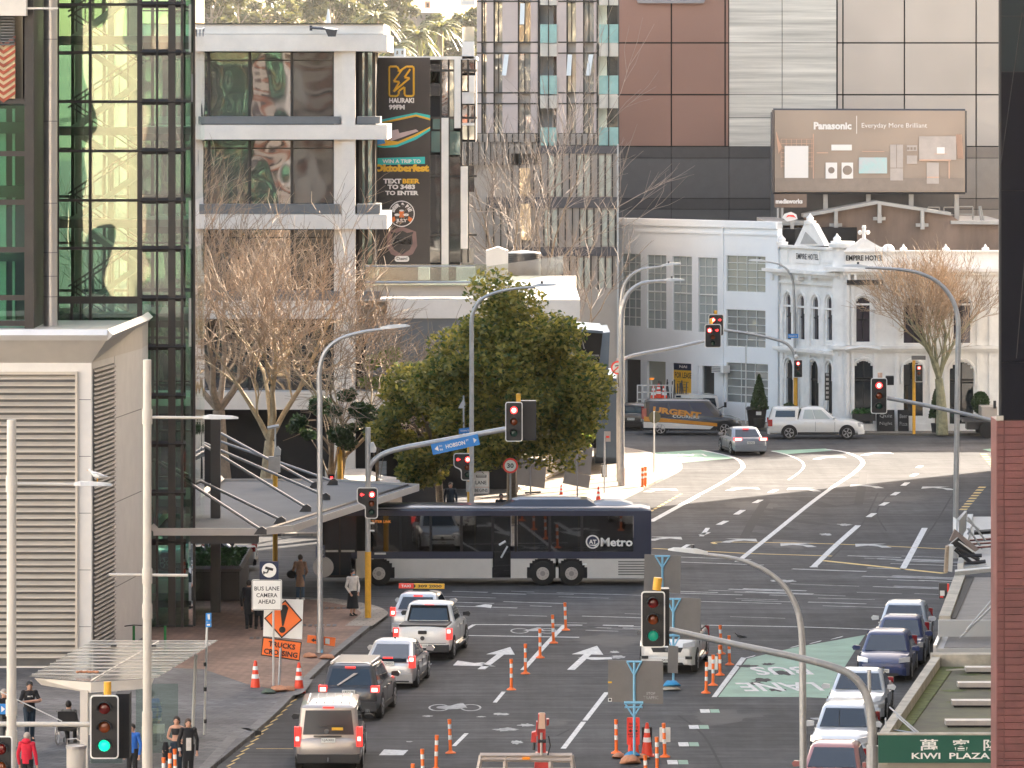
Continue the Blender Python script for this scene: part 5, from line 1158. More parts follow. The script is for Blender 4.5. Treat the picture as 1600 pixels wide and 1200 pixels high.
palm('nearest palm on the far hill, directly above the banner',655,58,640,9,1);palm('palm higher up the hill behind the cream roof end',588,28,680,9,2);palm('palm at the right close to the apartment tower',688,44,660,8,3);palm('short palm at the left of the group near the roof slab',615,75,620,6,4)
def hillb(name,label,x0,x1,y0,y1,Yh,mat,roof=True):
    Yh *= 2.1;m = MB(mat);m.box(XX(x0,Yh),XX(x1,Yh),Yh,Yh + 10,ZZ(y1,Yh) - 8,ZZ(y0,Yh));t = TH(name,label,'building',P(x0,y1,Yh));t.part(m,'wall')
    if roof: m = MB('roof_trim');a = ZZ(y0,Yh);m.loft([[(XX(x0 - 2,Yh),Yh - .5,a),(XX(x1 + 2,Yh),Yh - .5,a),(XX(x1 + 2,Yh),Yh + 10.5,a),(XX(x0 - 2,Yh),Yh + 10.5,a)],[(XX(x0 + 3,Yh),Yh + 4.5,a + 1.6),(XX(x1 - 3,Yh),Yh + 4.5,a + 1.6),(XX(x1 - 3,Yh),Yh + 5.5,a + 1.6),(XX(x0 + 3,Yh),Yh + 5.5,a + 1.6)]]);t.part(m,'roof')
    m = MB('dark_window')
    for k in range(int((x1 - x0) / 8)): m.box(XX(x0 + 3 + k * 8,Yh),XX(x0 + 6 + k * 8,Yh),Yh - .1,Yh,ZZ(y0 + 9,Yh),ZZ(y0 + 3,Yh))
    t.part(m,'window')
mk('hill_brick',(.36,.2,.15),.8,var=.1)
hillb('brick_hall','hazy red brick hall on the hill skyline',582,619,-12,14,820,'hill_brick',False);hillb('stone_house','long pale house among the hill trees right of the palms',622,688,20,34,790,'bill_mid');hillb('brick_chimney_house','narrow brick tower on the hill skyline',664,672,2,30,800,'hill_brick',False)
hillb('pale_house','small white house low on the hill beside the banner top',616,632,76,89,600,'recess_white',False)
m = MB('white');c = P(513,36,500);m.slab([P(509,36,500),P(517,36,500),P(514,14,500),P(512,14,500)],(0,.3,0));single(m,'pointed_sail','narrow white pointed sail shape rising above the cream roof','sail',c)
# ================================================================ RIGHT SIDE
mk('red_tile',(.15,.05,.045),.5,var=.28,scale=1.6,detail=8,bump=.15);mk('tower_black',(.004,.006,.012),.3,var=.2,scale=.2,spec=.12);mk('tower_teal',(.010,.022,.028),.3,var=.2,scale=.2,spec=.2);mk('sign_green',(.004,.085,.055),.45,var=.04)
mk('moss_roof',(.11,.095,.07),.9,var=.3,scale=.9,bump=.5,bscale=6,col2=(.17,.165,.09),detail=8);mk('moss_parapet',(.44,.40,.33),.85,var=.3,scale=1.4,bump=.3);mk('moss',(.13,.15,.045),.95,var=.4,scale=3);mk('board_roof',(.22,.20,.18),.8,var=.25,scale=1.2,stretch=(1,8,1));mk('cream_wall',(.42,.38,.33),.8,var=.06);mk('skylight',(.42,.38,.35),.5,var=.1,scale=3)
YR = 97.0;xr = XX(1557.5,YR);zr = ZZ(657,YR)
T_ = TH('red_tiled_building','red tiled corner building cut off by the right edge','building',(xr,YR,0))
m = MB('red_tile');m.box(xr,xr + 30,YR + .03,YR + 1.2,-.5,zr);T_.part(m,'core')
hh = (zr + 1) / round((zr + 1) / .1345)
m = MB('red_tile');k = 0;z = zr
while z > 4:
    st = hh;m.box(xr + .015,xr + .125,YR - .012,YR + .03,z - st + .008,z - .004);m.box(xr + .14,xr + 6,YR - .012,YR + .03,z - st + .008,z - .004);z -= st;k += 1
T_.part(m,'tiles');m = MB('moss_parapet');m.box(xr - .01,xr + .12,YR - .05,YR + .1,zr - .0,zr + .09);T_.part(m,'coping')
m = MB('trim')
for y in (920,1188): m.box(xr + .13,xr + 6,YR - .016,YR + .02,ZZ(y + .6,YR),ZZ(y - .6,YR))
T_.part(m,'joint')
xd = XX(1562,YR)
B_ = TH('dark_glass_tower','near-black glass tower rising above the red tiles at the right edge','building',(xd,YR,zr))
m = MB('blackmatt');m.slab([(xd + .02,YR + .05,zr),(xd + 30,YR + .05,zr),(xd + 30,YR + 60,zr),(xd + 8.5,YR + 60,zr)],(0,0,62 - zr));B_.part(m,'core')
for (a,b_,mt) in ((-90,25,'tower_teal'),(25.8,112,'tower_teal'),(113,297,'tower_black'),(298,565,'tower_black'),(566,655,'tower_black')):
    m = MB(mt);m.slab([(xd,YR,ZZ(b_,YR)),(xd + 8,YR,ZZ(b_,YR)),(xd + 8,YR,ZZ(a,YR)),(xd,YR,ZZ(a,YR))],(0,.04,0));B_.part(m,'window_pane')
m = MB('trim');m.bar(P(1597,20,YR - .01),P(1562,270,YR - .01),.012);m.bar(P(1610,300,YR - .01),P(1588,560,YR - .01),.012)
m.box(xd - .01,xd + .03,YR - .02,YR + .1,zr,62);B_.part(m,'mullion')
# near canopy with the green shop sign
ZK = 3.05
Kp = TH('mossy_shop_canopy','mossy flat shop canopy with pale vents above the green sign','canopy',(10,128,0))
Ys = 127.0
a0,a1 = G(1372,1147,3.72),G(1456,1026,3.72)      # outer parapet
dk = (a1 - a0).normalized()
back = a1.y;m = MB('moss_roof');m.slab([(a0.x,a0.y,3.2),(13.6,a0.y,3.2),(17.2,back,3.2),(a1.x,a1.y,3.2)],(0,0,.22));Kp.part(m,'roof_deck')
nk = Vector((dk.y,-dk.x,0))
m = MB('moss_parapet');m.slab([a0 + Vector((0,0,-.75)),a1 + Vector((0,0,-.75)),a1 + nk * .24 + Vector((0,0,-.75)),a0 + nk * .24 + Vector((0,0,-.75))],(0,0,.75));m.box(a1.x,18,back - .0,back + .5,3.1,3.78);m.box(a0.x + .25,13.5,a0.y,a0.y + .14,3.42,3.62);Kp.part(m,'parapet')
m = MB('moss');m.slab([a0 + nk * .242 + Vector((0,0,-.29)),a1 + nk * .242 + Vector((0,0,-.29)),a1 + nk * .62 + Vector((0,0,-.29)),a0 + nk * .5 + Vector((0,0,-.29))],(0,0,.02))
m.box(a1.x + .4,17,back - .25,back - .01,3.42,3.44)
rr = random.Random(2)
for k in range(60):
    c = Vector((rr.uniform(a0.x + .6,14),rr.uniform(a0.y + .4,back - .5),3.424));s_ = rr.uniform(.05,.28)
    if c.x < a0.x + (c.y - a0.y) * dk.x / dk.y + .5: continue
    m.quad(*[c + Vector((math.cos(6.283 * q_ / 9) * s_ * rr.uniform(.6,1.8),math.sin(6.283 * q_ / 9) * s_ * rr.uniform(.5,1),.001 * (k % 7))) for q_ in range(9)])
Kp.part(m,'moss')
for (x0,x1,y) in ((1509,1570,1043),(1497,1570,1067),(1488,1570,1095),(1478,1552,1126)):
    c0,c1 = G(x0,y,3.6),G(x1,y,3.6);m = MB('skylight');m.box(c0.x,c1.x,c0.y - .0,c0.y + .42,3.48,3.6);m.m('blackmatt');m.box(c0.x + .05,c1.x - .05,c0.y + .06,c0.y + .36,3.42,3.48);Kp.part(m,'roof_vent')
m = MB('moss_parapet');c0 = G(1478,1048,3.5);m.slab([c0,c0 + Vector((1.0,.15,0)),c0 + Vector((1.0,.3,0)),c0 + Vector((.5,.3,0))],(0,0,.03));Kp.part(m,'loose_flashing')
m = MB('gal')
for (x0,y0,x1,y1) in ((1390,1105,1438,1147),(1400,1118,1432,1146),(1380,1138,1434,1146),(1384,1122,1384,1146)): m.tube([P(x0,y0,129),P(x1,y1,128.2)],.022,5)
Kp.part(m,'stay_wires')
g_ = TH('green_shop_sign','dark green shop fascia with white Chinese characters over Latin capitals','sign',(XX(1372,Ys),Ys,3))
m = MB('sign_green');m.box(XX(1372,Ys),XX(1600,Ys),Ys - .12,Ys,ZZ(1191,Ys),ZZ(1148,Ys));g_.part(m,'board');m = MB('moss_parapet');m.box(XX(1371,Ys),XX(1600,Ys),Ys - .14,Ys + .1,ZZ(1147.6,Ys),ZZ(1145,Ys));g_.part(m,'top_trim')
sf = Ys / F
for ch,cx_,w_ in (('萬',1451,28),('客',1501,28),('隆',1550,28)):
    m = MB('signwhite');m.text(ch,(XX(cx_,Ys),Ys - .125,ZZ(1163,Ys)),(1,0,0),(0,0,1),w_ * sf,18 * sf,.012);g_.part(m,'character')
m = MB('signwhite');m.text('KIWI  PLAZA',(XX(1485,Ys),Ys - .125,ZZ(1180,Ys)),(1,0,0),(0,0,1),122 * sf,9.5 * sf,.02);g_.part(m,'lettering')
m = MB('cream_wall');m.box(XX(1373,Ys + .3),13.5,Ys + .3,Ys + .5,2.2,ZZ(1191,Ys));g_.part(m,'lower_fascia')
# shop row behind
Rw = TH('right_shop_row','shop building standing behind the canopies at the right, mostly hidden','building',(16,150,0))
def bx_(Y): return 12.6 + .104 * (Y - 127)
m = MB('cream_wall');m.slab([(bx_(102),102,0),(bx_(194),194,0),(bx_(194) + 34,194,0),(bx_(102) + 34,102,0)],(0,0,50));Rw.part(m,'wall')  # height out of view, raised to keep the near footpath in shade
# second canopy (boards and pale parapet)
def canopy(name,label,px0,py0,px1,py1,z,wdt,deckmat,parw,drop,parmat='moss_parapet'):
    a,b_ = G(px0,py0,z),G(px1,py1,z);d = (b_ - a).normalized();n = Vector((d.y,-d.x,0));t = TH(name,label,'canopy',Vector((a.x,a.y,0)))
    m = MB(deckmat);m.slab([a + Vector((0,0,-.3)),b_ + Vector((0,0,-.3)),Vector((bx_(b_.y) + .3,b_.y,z - .3)),Vector((bx_(a.y) + .3,a.y,z - .3))],(0,0,.2));t.part(m,'roof_deck')
    m = MB(parmat);m.slab([a - Vector((0,0,drop)),b_ - Vector((0,0,drop)),b_ + n * parw - Vector((0,0,drop)),a + n * parw - Vector((0,0,drop))],(0,0,drop));t.part(m,'parapet');return t,a,b_,n,d
t2,a,b_,n,d = canopy('board_roof_canopy','weathered board-roofed canopy with a broad pale parapet between the mossy and the metal canopies',1467,962,1492,897,3.9,3,'board_roof',.34,.7)
m = MB('blackmatt');m.slab([a + n * .36 - Vector((0,0,.095)),b_ + n * .36 - Vector((0,0,.095)),b_ + n * .62 - Vector((0,0,.095)),a + n * .5 - Vector((0,0,.095))],(0,0,.02));t2.part(m,'gutter')
m = MB('grey_roof');q0 = G(1467,982,3.75);m.box(q0.x,20,q0.y + .1,q0.y + .3,3.5,3.98);t2.part(m,'end_wall')
t3,a,b_,n,d = canopy('corrugated_canopy','low corrugated grey canopy with guy wires behind the mossy roof',1458,1008,1468,986,3.5,3,'grey_roof',.1,.4,'gal')
m = MB('grey_metal')
for k in range(14): c = a.lerp(b_,(k + .5) / 14);m.box(c.x + .3,c.x + 5,c.y - .03,c.y + .03,3.4,3.44)
m.m('gal')
for (x0,y0,x1,y1) in ((1510,985,1560,926),(1500,997,1560,938)): m.tube([P(x0,y0,a.y + 1),P(x1,y1,a.y + 2)],.03,5)
t3.part(m,'ribs_and_wires')
# third: pale metal canopies with tilted sign frames
t4,a,b_,n,d = canopy('pale_metal_canopy','light grey sheet metal canopy furthest along the right footpath',1496,880,1512,803,3.8,3,'grey_roof',.2,.5,'recess_white')
m = MB('blackmatt');m.slab([G(1522,833,3.9),G(1600,827,3.9),G(1600,831,3.9),G(1522,836,3.9)],(0,0,.1));m.m('red_tile')
for y in (842,848,854): m.slab([G(1515,y + 3,3.9),G(1600,y - 3,3.9),G(1600,y - 2,3.9),G(1515,y + 4,3.9)],(0,0,.06))
m.m('recess_white');m.slab([G(1492,896,3.9),G(1600,886,3.9),G(1600,889,3.9),G(1492,899,3.9)],(0,0,.12));t4.part(m,'roof_seam')
Ysn = 172.0
s4 = TH('projecting_sign_frames','tangle of tilted old sign boards and struts at the canopy edge','sign',P(1500,895,Ysn));p_ = lambda x,y,o=0: P(x,y,Ysn + o)
m = MB('recess_white');m.slab([p_(1494,812,6),p_(1498,814,6),p_(1498,850,2),p_(1494,852,2)],(.0,1.2,0));m.slab([p_(1495,811,6),p_(1507,798,9),p_(1511,798,9),p_(1499,813,6)],(0,.3,-.7));s4.part(m,'white_sign')
m = MB('recess_white');m.slab([p_(1484,853),p_(1490,852),p_(1488,894),p_(1482,893)],(0,.5,0));m.m('bark_brown');m.slab([p_(1479,855,.1),p_(1483,853,.1),p_(1481,895,.1),p_(1476,895,.1)],(0,.5,0));s4.part(m,'edge_boards')
m = MB('brown_wall');m.slab([p_(1484,845,1),p_(1492,827,2),p_(1530,858,2),p_(1524,862,1)],(0,.25,0));m.m('black');m.slab([p_(1485,850,.5),p_(1497,840,.5),p_(1527,868,.5),p_(1520,872,.5)],(0,.25,0));m.m('recess_white');m.slab([p_(1497,846,.3),p_(1500,846,.3),p_(1523,862,.3),p_(1520,863,.3)],(0,.1,0));s4.part(m,'tilted_boards')
m = MB('dark_metal')
for (x0,y0,x1,y1) in ((1494,856,1530,875),(1498,868,1534,868),(1500,882,1540,877),(1500,890,1542,884),(1492,858,1525,886)): m.bar(p_(x0,y0,.4),p_(x1,y1,.4),.09)
m.m('gal')
for (x0,y0,x1,y1) in ((1512,808,1540,845),(1512,825,1535,858),(1510,812,1530,828),(1520,818,1512,835)): m.bar(p_(x0,y0,5),p_(x1,y1,5),.05)
s4.part(m,'struts')
m = MB('charcoal_panel');c = G(1478,980);
s5 = TH('pavement_signboard','small dark signboard with a red and white notice at the canopy corner','sign',P(1474,940,178));m = MB('charcoal_panel');m.slab([P(1467,935,178),P(1480,935,178),P(1480,911,178),P(1467,911,178)],(0,.1,0));s5.part(m,'board');m = MB('signwhite');m.slab([P(1469,931,177.9),P(1476,931,177.9),P(1476,923,177.9),P(1469,923,177.9)],(0,.05,0));m.m('sign_red');m.slab([P(1469,934,177.9),P(1474,934,177.9),P(1474,931.5,177.9),P(1469,931.5,177.9)],(0,.05,0));m.slab([P(1480,925,177.9),P(1483,925,177.9),P(1483,912,177.9),P(1480,912,177.9)],(0,.05,0));s5.part(m,'notice')
# ================================================================ the rest of the street: blocks outside the frame that shade and light it
mk('office_tan',(.64,.55,.43),.7,var=.08,scale=.05,stretch=(6,6,.2));mk('office_white',(.84,.82,.78),.7,var=.06);mk('office_orange',(.50,.17,.08),.7,var=.1);mk('office_grey',(.2,.2,.2),.6,var=.1)
def block(x0,x1,y0,y1,h,mat,cx=3.6,cz=3.6,face='N'):
    m = MB(mat);m.box(x0,x1,y0,y1,0,h);struct(m,'street_block')
    w_ = MB('dark_window')
    for k in range(int((h - 3) / cz)):
        z = 2.2 + k * cz
        for i in range(int((x1 - x0 - 1) / cx)):
            x = x0 + .9 + i * cx;w_.box(x,x + cx * .62,y1,y1 + .05,z,z + cz * .55) if face == 'N' else w_.box(x,x + cx * .62,y0 - .05,y0,z,z + cz * .55)
    struct(w_,'street_block_window')
block(27.2,80,224,267.2,66,'office_grey',face='S')      # far side of the cross street, right of the frame
block(34,90,100,196,34,'office_grey',face='S')
block(-35.4,-30.5,-110,-60,84,'office_tan',60,7);block(-30.4,-12,-110,-61,84,'office_grey',60,7)
for k in range(22): m = MB('office_orange' if k % 2 else 'office_white');m.box(-21.5,-16.5,-61,-60.6,2 + k * 3.7,5.2 + k * 3.7);struct(m,'street_block_band')
block(-11.9,9,-120,-85,70,'office_white',6.2,6);block(10,60,-100,-55,90,'office_tan',9,7.5);block(-120,-62,-90,-50,75,'office_white',9,7)
block(-130,-62,20,160,40,'office_white');block(62,130,-50,90,46,'office_white')
for k in range(12): m = MB('office_orange' if k % 2 else 'office_white');m.box(-12,9.2,-85,-84.7,3 + k * 3.6,4.4 + k * 3.6);struct(m,'street_block_band')
# ================================================================ VEHICLES
def vehicle(name,label,cat,ref,end,head,p,group=None):
    """ref: ground point under the rear ('rear') or front ('front') bumper centre; head: direction of travel clockwise from +Y"""
    L,W,Ht = p['L'],p['W'],p['H'];fw = Vector((math.sin(head),math.cos(head),0));c = ref + fw * (L / 2 if end == 'rear' else -L / 2);c.z = 0
    root = thing(name,label,cat,c,-head,group);pm = p['paint'];k = p['type']
    hb = p.get('belt',{'van': .53,'suv': .60,'hatch': .62,'sedan': .62,'pickup': .60}[k]) * Ht;hood = p.get('hood',.60 if k != 'van' else .52) * Ht;zb = p.get('clear',.22 if k in ('hatch','sedan') else .30)
    deck = {'van': hb,'suv': hb,'hatch': hb * 1.02,'sedan': hb * 1.02,'pickup': hb}[k];h = L / 2;w2 = W / 2
    dr = {'van': (.04,.16,.95,1.75),'suv': (.12,.42,1.25,2.05),'hatch': (.18,.95,1.15,2.05),'sedan': (.72,1.45,1.3,2.15),'pickup': (1.62,1.85,1.45,2.2)}[k]
    rb,rt,fb,ft = p.get('dr',dr)
    nose = p.get('nose',.82)
    st = [(-h,deck * .86,w2 * .86,zb + .12),(-h + .06,deck * .97,w2 * .94,zb),(-h + .35,deck,w2 * .99,zb),(-h + rb + .5,hb * 1.0,w2,zb - .02),(0,hb,w2,zb - .03),(h - fb - .1,hb * .99,w2,zb - .02),(h - fb + .15,hb * .965,w2 * .99,zb - .01),(h - .55,hood * .97,w2 * .97,zb),(h - .18,hood * nose,w2 * .90,zb),(h - .03,hood * nose * .88,w2 * .80,zb + .04),(h,hood * nose * .72,w2 * .70,zb + .1)]
    rings = []
    for y,zt,hw,z0 in st:
        d = zt - z0;hp_ = [(hw * .80,z0),(hw * .95,z0 + .05),(hw,z0 + d * .28),(hw * 1.0,z0 + d * .62),(hw * .975,z0 + d * .86),(hw * .90,zt - .015),(hw * .62,zt + .015),(hw * .25,zt + .03)]
        rings.append([(x,y,z) for x,z in hp_] + [(-x,y,z) for x,z in hp_[::-1]])
    m = MB(pm);m.loft(rings)
    # cabin
    wr = w2 * p.get('roofw',.74 if k != 'van' else .82);wb = w2 * .93;zr = Ht
    def ring(z,y0,y1,wa,rc=.12):
        o = []
        for sx,yy,sg in ((1,y0,1),(1,y1,-1),(-1,y1,-1),(-1,y0,1)):
            pts = [(sx * wa,yy + sg * rc),(sx * (wa - rc * .35),yy + sg * rc * .3),(sx * (wa - rc),yy)]
            if (sx,sg) in ((1,-1),(-1,1)): pass
            o.append(pts if (sx,sg) in ((1,-1),(-1,1)) else pts[::-1])
        return [(x,y,z) for q_ in o for x,y in q_]
    y0b,y0t,y1b,y1t = -h + rb,-h + rt,h - fb,h - ft;zc = zr - .06
    m.loft([ring(hb - .08,y0b,y1b,wb),ring(zc - .05,y0t,y1t,wr + .015),ring(zc,y0t + .06,y1t - .06,wr - .02),ring(zr,y0t + .3,y1t - .35,wr * .72)])
    if k == 'pickup' and not p.get('canopy'):
        m.m('trim');m.box(-w2 * .84,w2 * .84,-h + .1,y0b - .1,hb - .02,hb + .045)
        m.m(pm)
    if p.get('canopy'):
        m.loft([ring(hb - .05,-h + .05,y0b,wb),ring(zr - .08,-h + .25,y0b + .1,wr),ring(zr - .02,-h + .35,y0b + .1,wr * .8)])
    m.build('body',root,32)
    def face(c00,c10,c11,c01,u0,u1,v0,v1,off,mat,nm,t=.012):
        c00,c10,c11,c01 = map(Vector,(c00,c10,c11,c01));n = (c10 - c00).cross(c01 - c00).normalized()
        B_ = lambda u,v: (c00 * (1 - u) + c10 * u) * (1 - v) + (c01 * (1 - u) + c11 * u) * v
        q_ = MB(mat);pts = [B_(u0,v0),B_(u1,v0),B_(u1,v1),B_(u0,v1)];cc = sum((a for a in pts),Vector()) / 4
        if n.dot(cc - Vector((0,0,zr * .6))) < 0: n = -n
        q_.slab([a + n * off for a in pts],n * t);return q_.build(nm,root)
    zt_ = zc - .05;zbn = hb - .08;g = .10
    tv = lambda z: (z - zbn) / (zt_ - zbn)
    gl = 'car_glass'
    face((wb - g,y1b,zbn),(-wb + g,y1b,zbn),(-wr + g,y1t,zt_),(wr - g,y1t,zt_),.0,1,tv(hb + .02),.97,.004,gl,'windscreen')
    if not p.get('blank_rear'): face((-wb + g,y0b,zbn),(wb - g,y0b,zbn),(wr - g,y0t,zt_),(-wr + g,y0t,zt_),.03,.97,tv(hb + .05),.93,.004,gl,'rear_window')
    cuts = p.get('cuts',{'van': (.02,.30,.62,.93),'suv': (.05,.30,.58,.90),'hatch': (.10,.30,.58,.88),'sedan': (.08,.47,.88),'pickup': (.06,.44,.90)}[k])
    for s_ in (-1,1):
        for a,b_ in zip(cuts[:-1],cuts[1:]): face((s_ * wb,y0b + g,zbn),(s_ * wb,y1b - g,zbn),(s_ * (wr + .015),y1t - g,zt_),(s_ * (wr + .015),y0t + g,zt_),a + .012,b_ - .012,tv(hb + .03),.93,.004,p.get('side_glass',gl),'side_window')
    if p.get('canopy'):
        for s_ in (-1,1): face((s_ * wb,-h + .15,zbn),(s_ * wb,y0b,zbn),(s_ * wr,y0b,zr - .1),(s_ * wr,-h + .3,zr - .1),.12,.9,.3,.85,.004,gl,'canopy_window')
    # wheels
    wr_ = p.get('wr',.33 if k in ('hatch','sedan') else .37)
    ya = (-h + p.get('ro',.92),h - p.get('fo',.88))
    for s_ in (-1,1):
        for y in ya:
            a = MB('blackmatt');pts = [(s_ * (w2 * .70),y + (wr_ + .075) * math.cos(t),wr_ + (wr_ + .075) * math.sin(t)) for t in [math.pi * (i - 1) / 12 for i in range(15)]]
            a.slab(pts,(s_ * (w2 * .30 + .008),0,0));a.build('wheel_arch',root)
            q_ = MB('tyre');xo,xi = s_ * (w2 + .012),s_ * (w2 - .21);q_.loft([[(x,y + r_ * math.cos(6.2832 * i / 20),wr_ + r_ * math.sin(6.2832 * i / 20)) for i in range(20)] for x,r_ in ((xi,wr_ * .9),(xi + s_ * .02,wr_),(xo - s_ * .03,wr_),(xo,wr_ * .93))]);wo = q_.build('wheel',root,35)
            q_ = MB('rim');q_.loft([[(x,y + r_ * math.cos(6.2832 * i / 20),wr_ + r_ * math.sin(6.2832 * i / 20)) for i in range(20)] for x,r_ in ((xo - s_ * .02,wr_ * .72),(xo + s_ * .006,wr_ * .70),(xo + s_ * .004,wr_ * .64),(xo - s_ * .012,wr_ * .62))],caps=False)
            for i in range(5):
                t = 6.2832 * i / 5;q_.slab([(xo - s_ * .005,y + r_ * math.cos(t + dt),wr_ + r_ * math.sin(t + dt)) for r_,dt in ((.05,-.6),(wr_ * .66,-.16),(wr_ * .66,.16),(.05,.6))],(s_ * .012,0,0))
            q_.m('blackmatt');q_.loft([[(xo - s_ * .008,y + r_ * math.cos(6.2832 * i / 20),wr_ + r_ * math.sin(6.2832 * i / 20)) for i in range(20)] for r_ in (wr_ * .66,.02)],caps=False);q_.build('rim',wo)
    # door seams, sills, handles
    for s_ in (-1,1):
        q_ = MB('trim')
        q_.box(s_ * (w2 - .06),s_ * (w2 + .004),ya[0] + wr_ + .1,ya[1] - wr_ - .1,zb - .05,zb + .10)
        for f in cuts[1:-1] + (cuts[-1] + .02,): y = y0b + (y1b - y0b) * f;q_.box(s_ * (w2 - .02),s_ * (w2 + .003),y - .008,y + .008,zb + .15,hb * .88)
        q_.build('side_trim',root)
    for s_ in (-1,1):
        for a,b_ in list(zip(cuts[:-1],cuts[1:]))[-2:]: y = y0b + (y1b - y0b) * (a + .05) + .1;q_ = MB(pm if k != 'van' else 'trim');q_.box(s_ * (w2 - .02),s_ * (w2 + .03),y,y + .18,hb * .84,hb * .84 + .035);q_.build('door_handle',root)
        q_ = MB(p.get('mirror',pm));q_.loft([[(s_ * (w2 - .02 + dx),y1b - .28 + dy,hb + .10 + dz) for dx,dz in ((0,-.05),(.22,-.08),(.27,.02),(.2,.09),(0,.07))] for dy in (0,.09)]);q_.build('wing_mirror',root,40)
    # rear
    bump_m = p.get('bumper',pm);q_ = MB(bump_m);zz_ = zb + (.32 if bump_m == pm else .26);q_.loft([[(x * w2 * .93,y,z) for x in (-1,1)] + [(x * w2 * .93,y,z2_) for x in (1,-1)] for y,z,z2_ in ((-h + .08,zb - .02,zz_ + .02),(-h - .05,zb + .02,zz_ - .02))]);q_.build('rear_bumper',root)
    q_ = MB(p.get('fbumper',bump_m));q_.loft([[(x * w2 * wx,y,z) for x in (-1,1)] + [(x * w2 * wx,y,z2_) for x in (1,-1)] for y,z,z2_,wx in ((h - .35,zb - .02,zb + .24,.96),(h - .02,zb,zb + .26,.86),(h + .04,zb + .04,zb + .22,.72))]);q_.build('front_bumper',root)
    def rect_at(y,r_,mat,nm,t,parent=root): x0,x1,z0,z1 = r_;q_ = MB(mat);q_.box(x0,x1,min(y,y + t),max(y,y + t),z0,z1);return q_.build(nm,parent)
    on = p.get('brake',False)
    for s_ in (-1,1):
        tl = p.get('tail',{'van': (.80,.98,.95,1.35),'suv': (.74,.98,.80,1.06),'hatch': (.76,.95,.74,1.10),'sedan': (.55,.96,.78,.95),'pickup': (.84,.99,.72,1.10)}[k]);x0,x1 = sorted((s_ * tl[0] * w2,s_ * tl[1] * w2))
        a = MB('brake_on' if on else 'taillight');a.slab([(x0,-h - .02,tl[2]),(x1,-h - .02,tl[2]),(x1,-h - .02,tl[3]),(x0,-h - .02,tl[3])],(0,.12,0));a.box(*sorted((s_ * (w2 * tl[1] - .02),s_ * (w2 * tl[1] + .012))),-h - .02,-h + .22,tl[2],tl[3]);lo = a.build('taillight',root)
        if on: zc_ = tl[2] + (tl[3] - tl[2]) * p.get('corez',.35);rect_at(-h - .026,(x0 + .03,x1 - .03,zc_ - .05,zc_ + .07),'brake_core','bulb',.01,lo)
        hl_ = p.get('head',(.52,.93,hood * .62,hood * .84));x0,x1 = sorted((s_ * hl_[0] * w2,s_ * hl_[1] * w2));a = MB('headlight');xi = s_ * hl_[0] * w2;xo = s_ * hl_[1] * w2
        a.slab([(xi,h + .02,hl_[2] + .02),(xo,h - .20,hl_[2] + .04),(xo,h - .26,hl_[3] + .03),(xi,h - .04,hl_[3] - .03)],(0,-.12,0));a.build('headlight',root)
    if on: z = p.get('third',zr - .10);yy = y0t + (.0 if z > hb + .2 else -rt - .0);rect_at(p.get('thirdy',y0t - .03),(-.16,.16,z - .025,z + .025),'brake_on','high_brake_light',.05)
    pz = p.get('platez',zb + .42);rect_at(-h - .065,(-.2,.2,pz,pz + .13),'plate','number_plate',.03)
    a = MB('trim');a.text(p.get('reg','LEM274'),(0,-h - .068,pz + .065),(1,0,0),(0,0,1),.32,.08,.01);a.build('plate_lettering',root)
    pf = zb + .10;rect_at(h + .045,(-.2,.2,pf,pf + .12),'plate','number_plate',.02)
    a = MB('trim');a.text(p.get('reg','LEM274'),(0,h + .068,pf + .06),(-1,0,0),(0,0,1),.32,.08,.01);a.build('plate_lettering',root)
    gr = p.get('grille',(.42,hood * .50,hood * .70));a = MB('trim');a.slab([(-gr[0] * W * .5 - .12,h + .012,gr[1]),(gr[0] * W * .5 + .12,h + .012,gr[1]),(gr[0] * W * .5 + .2,h - .02,gr[2]),(-gr[0] * W * .5 - .2,h - .02,gr[2])],(0,-.1,0));a.build('grille',root)
    a = MB('chrome');a.cyl((0,h + .03,(gr[1] + gr[2]) / 2),(0,h - .02,(gr[1] + gr[2]) / 2),.07,14);a.build('front_badge',root)
    a = MB('trim');a.slab([(-w2 * .6,h + .046,zb + .01),(w2 * .6,h + .046,zb + .01),(w2 * .55,h + .05,zb + .09),(-w2 * .55,h + .05,zb + .09)],(0,-.03,0));a.build('lower_intake',root)
    return root,dict(h=h,w2=w2,hb=hb,zr=zr,y0b=y0b,y0t=y0t,y1t=y1t,y1b=y1b,wr=wr,zt=zt_,wb=wb)
def rbox(root,name,mat,x0,x1,y0,y1,z0,z1): m = MB(mat);m.box(x0,x1,y0,y1,z0,z1);return m.build(name,root)
HD = R(6.5)
# champagne people-mover
v,q = vehicle('parked_van','champagne people-mover van with lit brake lights, nearest the camera at the left','van',G(513,1207),'rear',R(-.2),dict(type='van',L=5.1,W=1.92,H=1.93,paint='p_champagne',brake=True,bumper='trim',tail=(.84,1.0,.74,1.30),corez=.38,third=1.84,thirdy=-2.42,platez=.86,reg='LJA302',mirror='trim',clear=.26),'cars queued at the lights');v.name = 'people_mover'
for i in range(6): rbox(v,'roof_rib','reflect' if i % 5 == 0 else 'p_silver',-.62 + i * .24,-.58 + i * .24,q['y0t'] + .3,q['y1t'] - .6,1.925,1.95)
rbox(v,'chrome_strip','trim',-.42,.38,-2.60,-2.56,1.02,1.06);rbox(v,'yellow_sticker','banner_yellow',.10,.42,-2.585,-2.57,1.21,1.29);rbox(v,'tow_ball','chrome',-.03,.03,-2.72,-2.6,.32,.45);rbox(v,'rear_wiper','trim',-.25,.45,-2.60,-2.57,1.32,1.345)
a = MB('chrome');a.cyl((-.05,-2.58,1.18),(-.05,-2.56,1.18),.07,14);a.build('rear_badge',v)
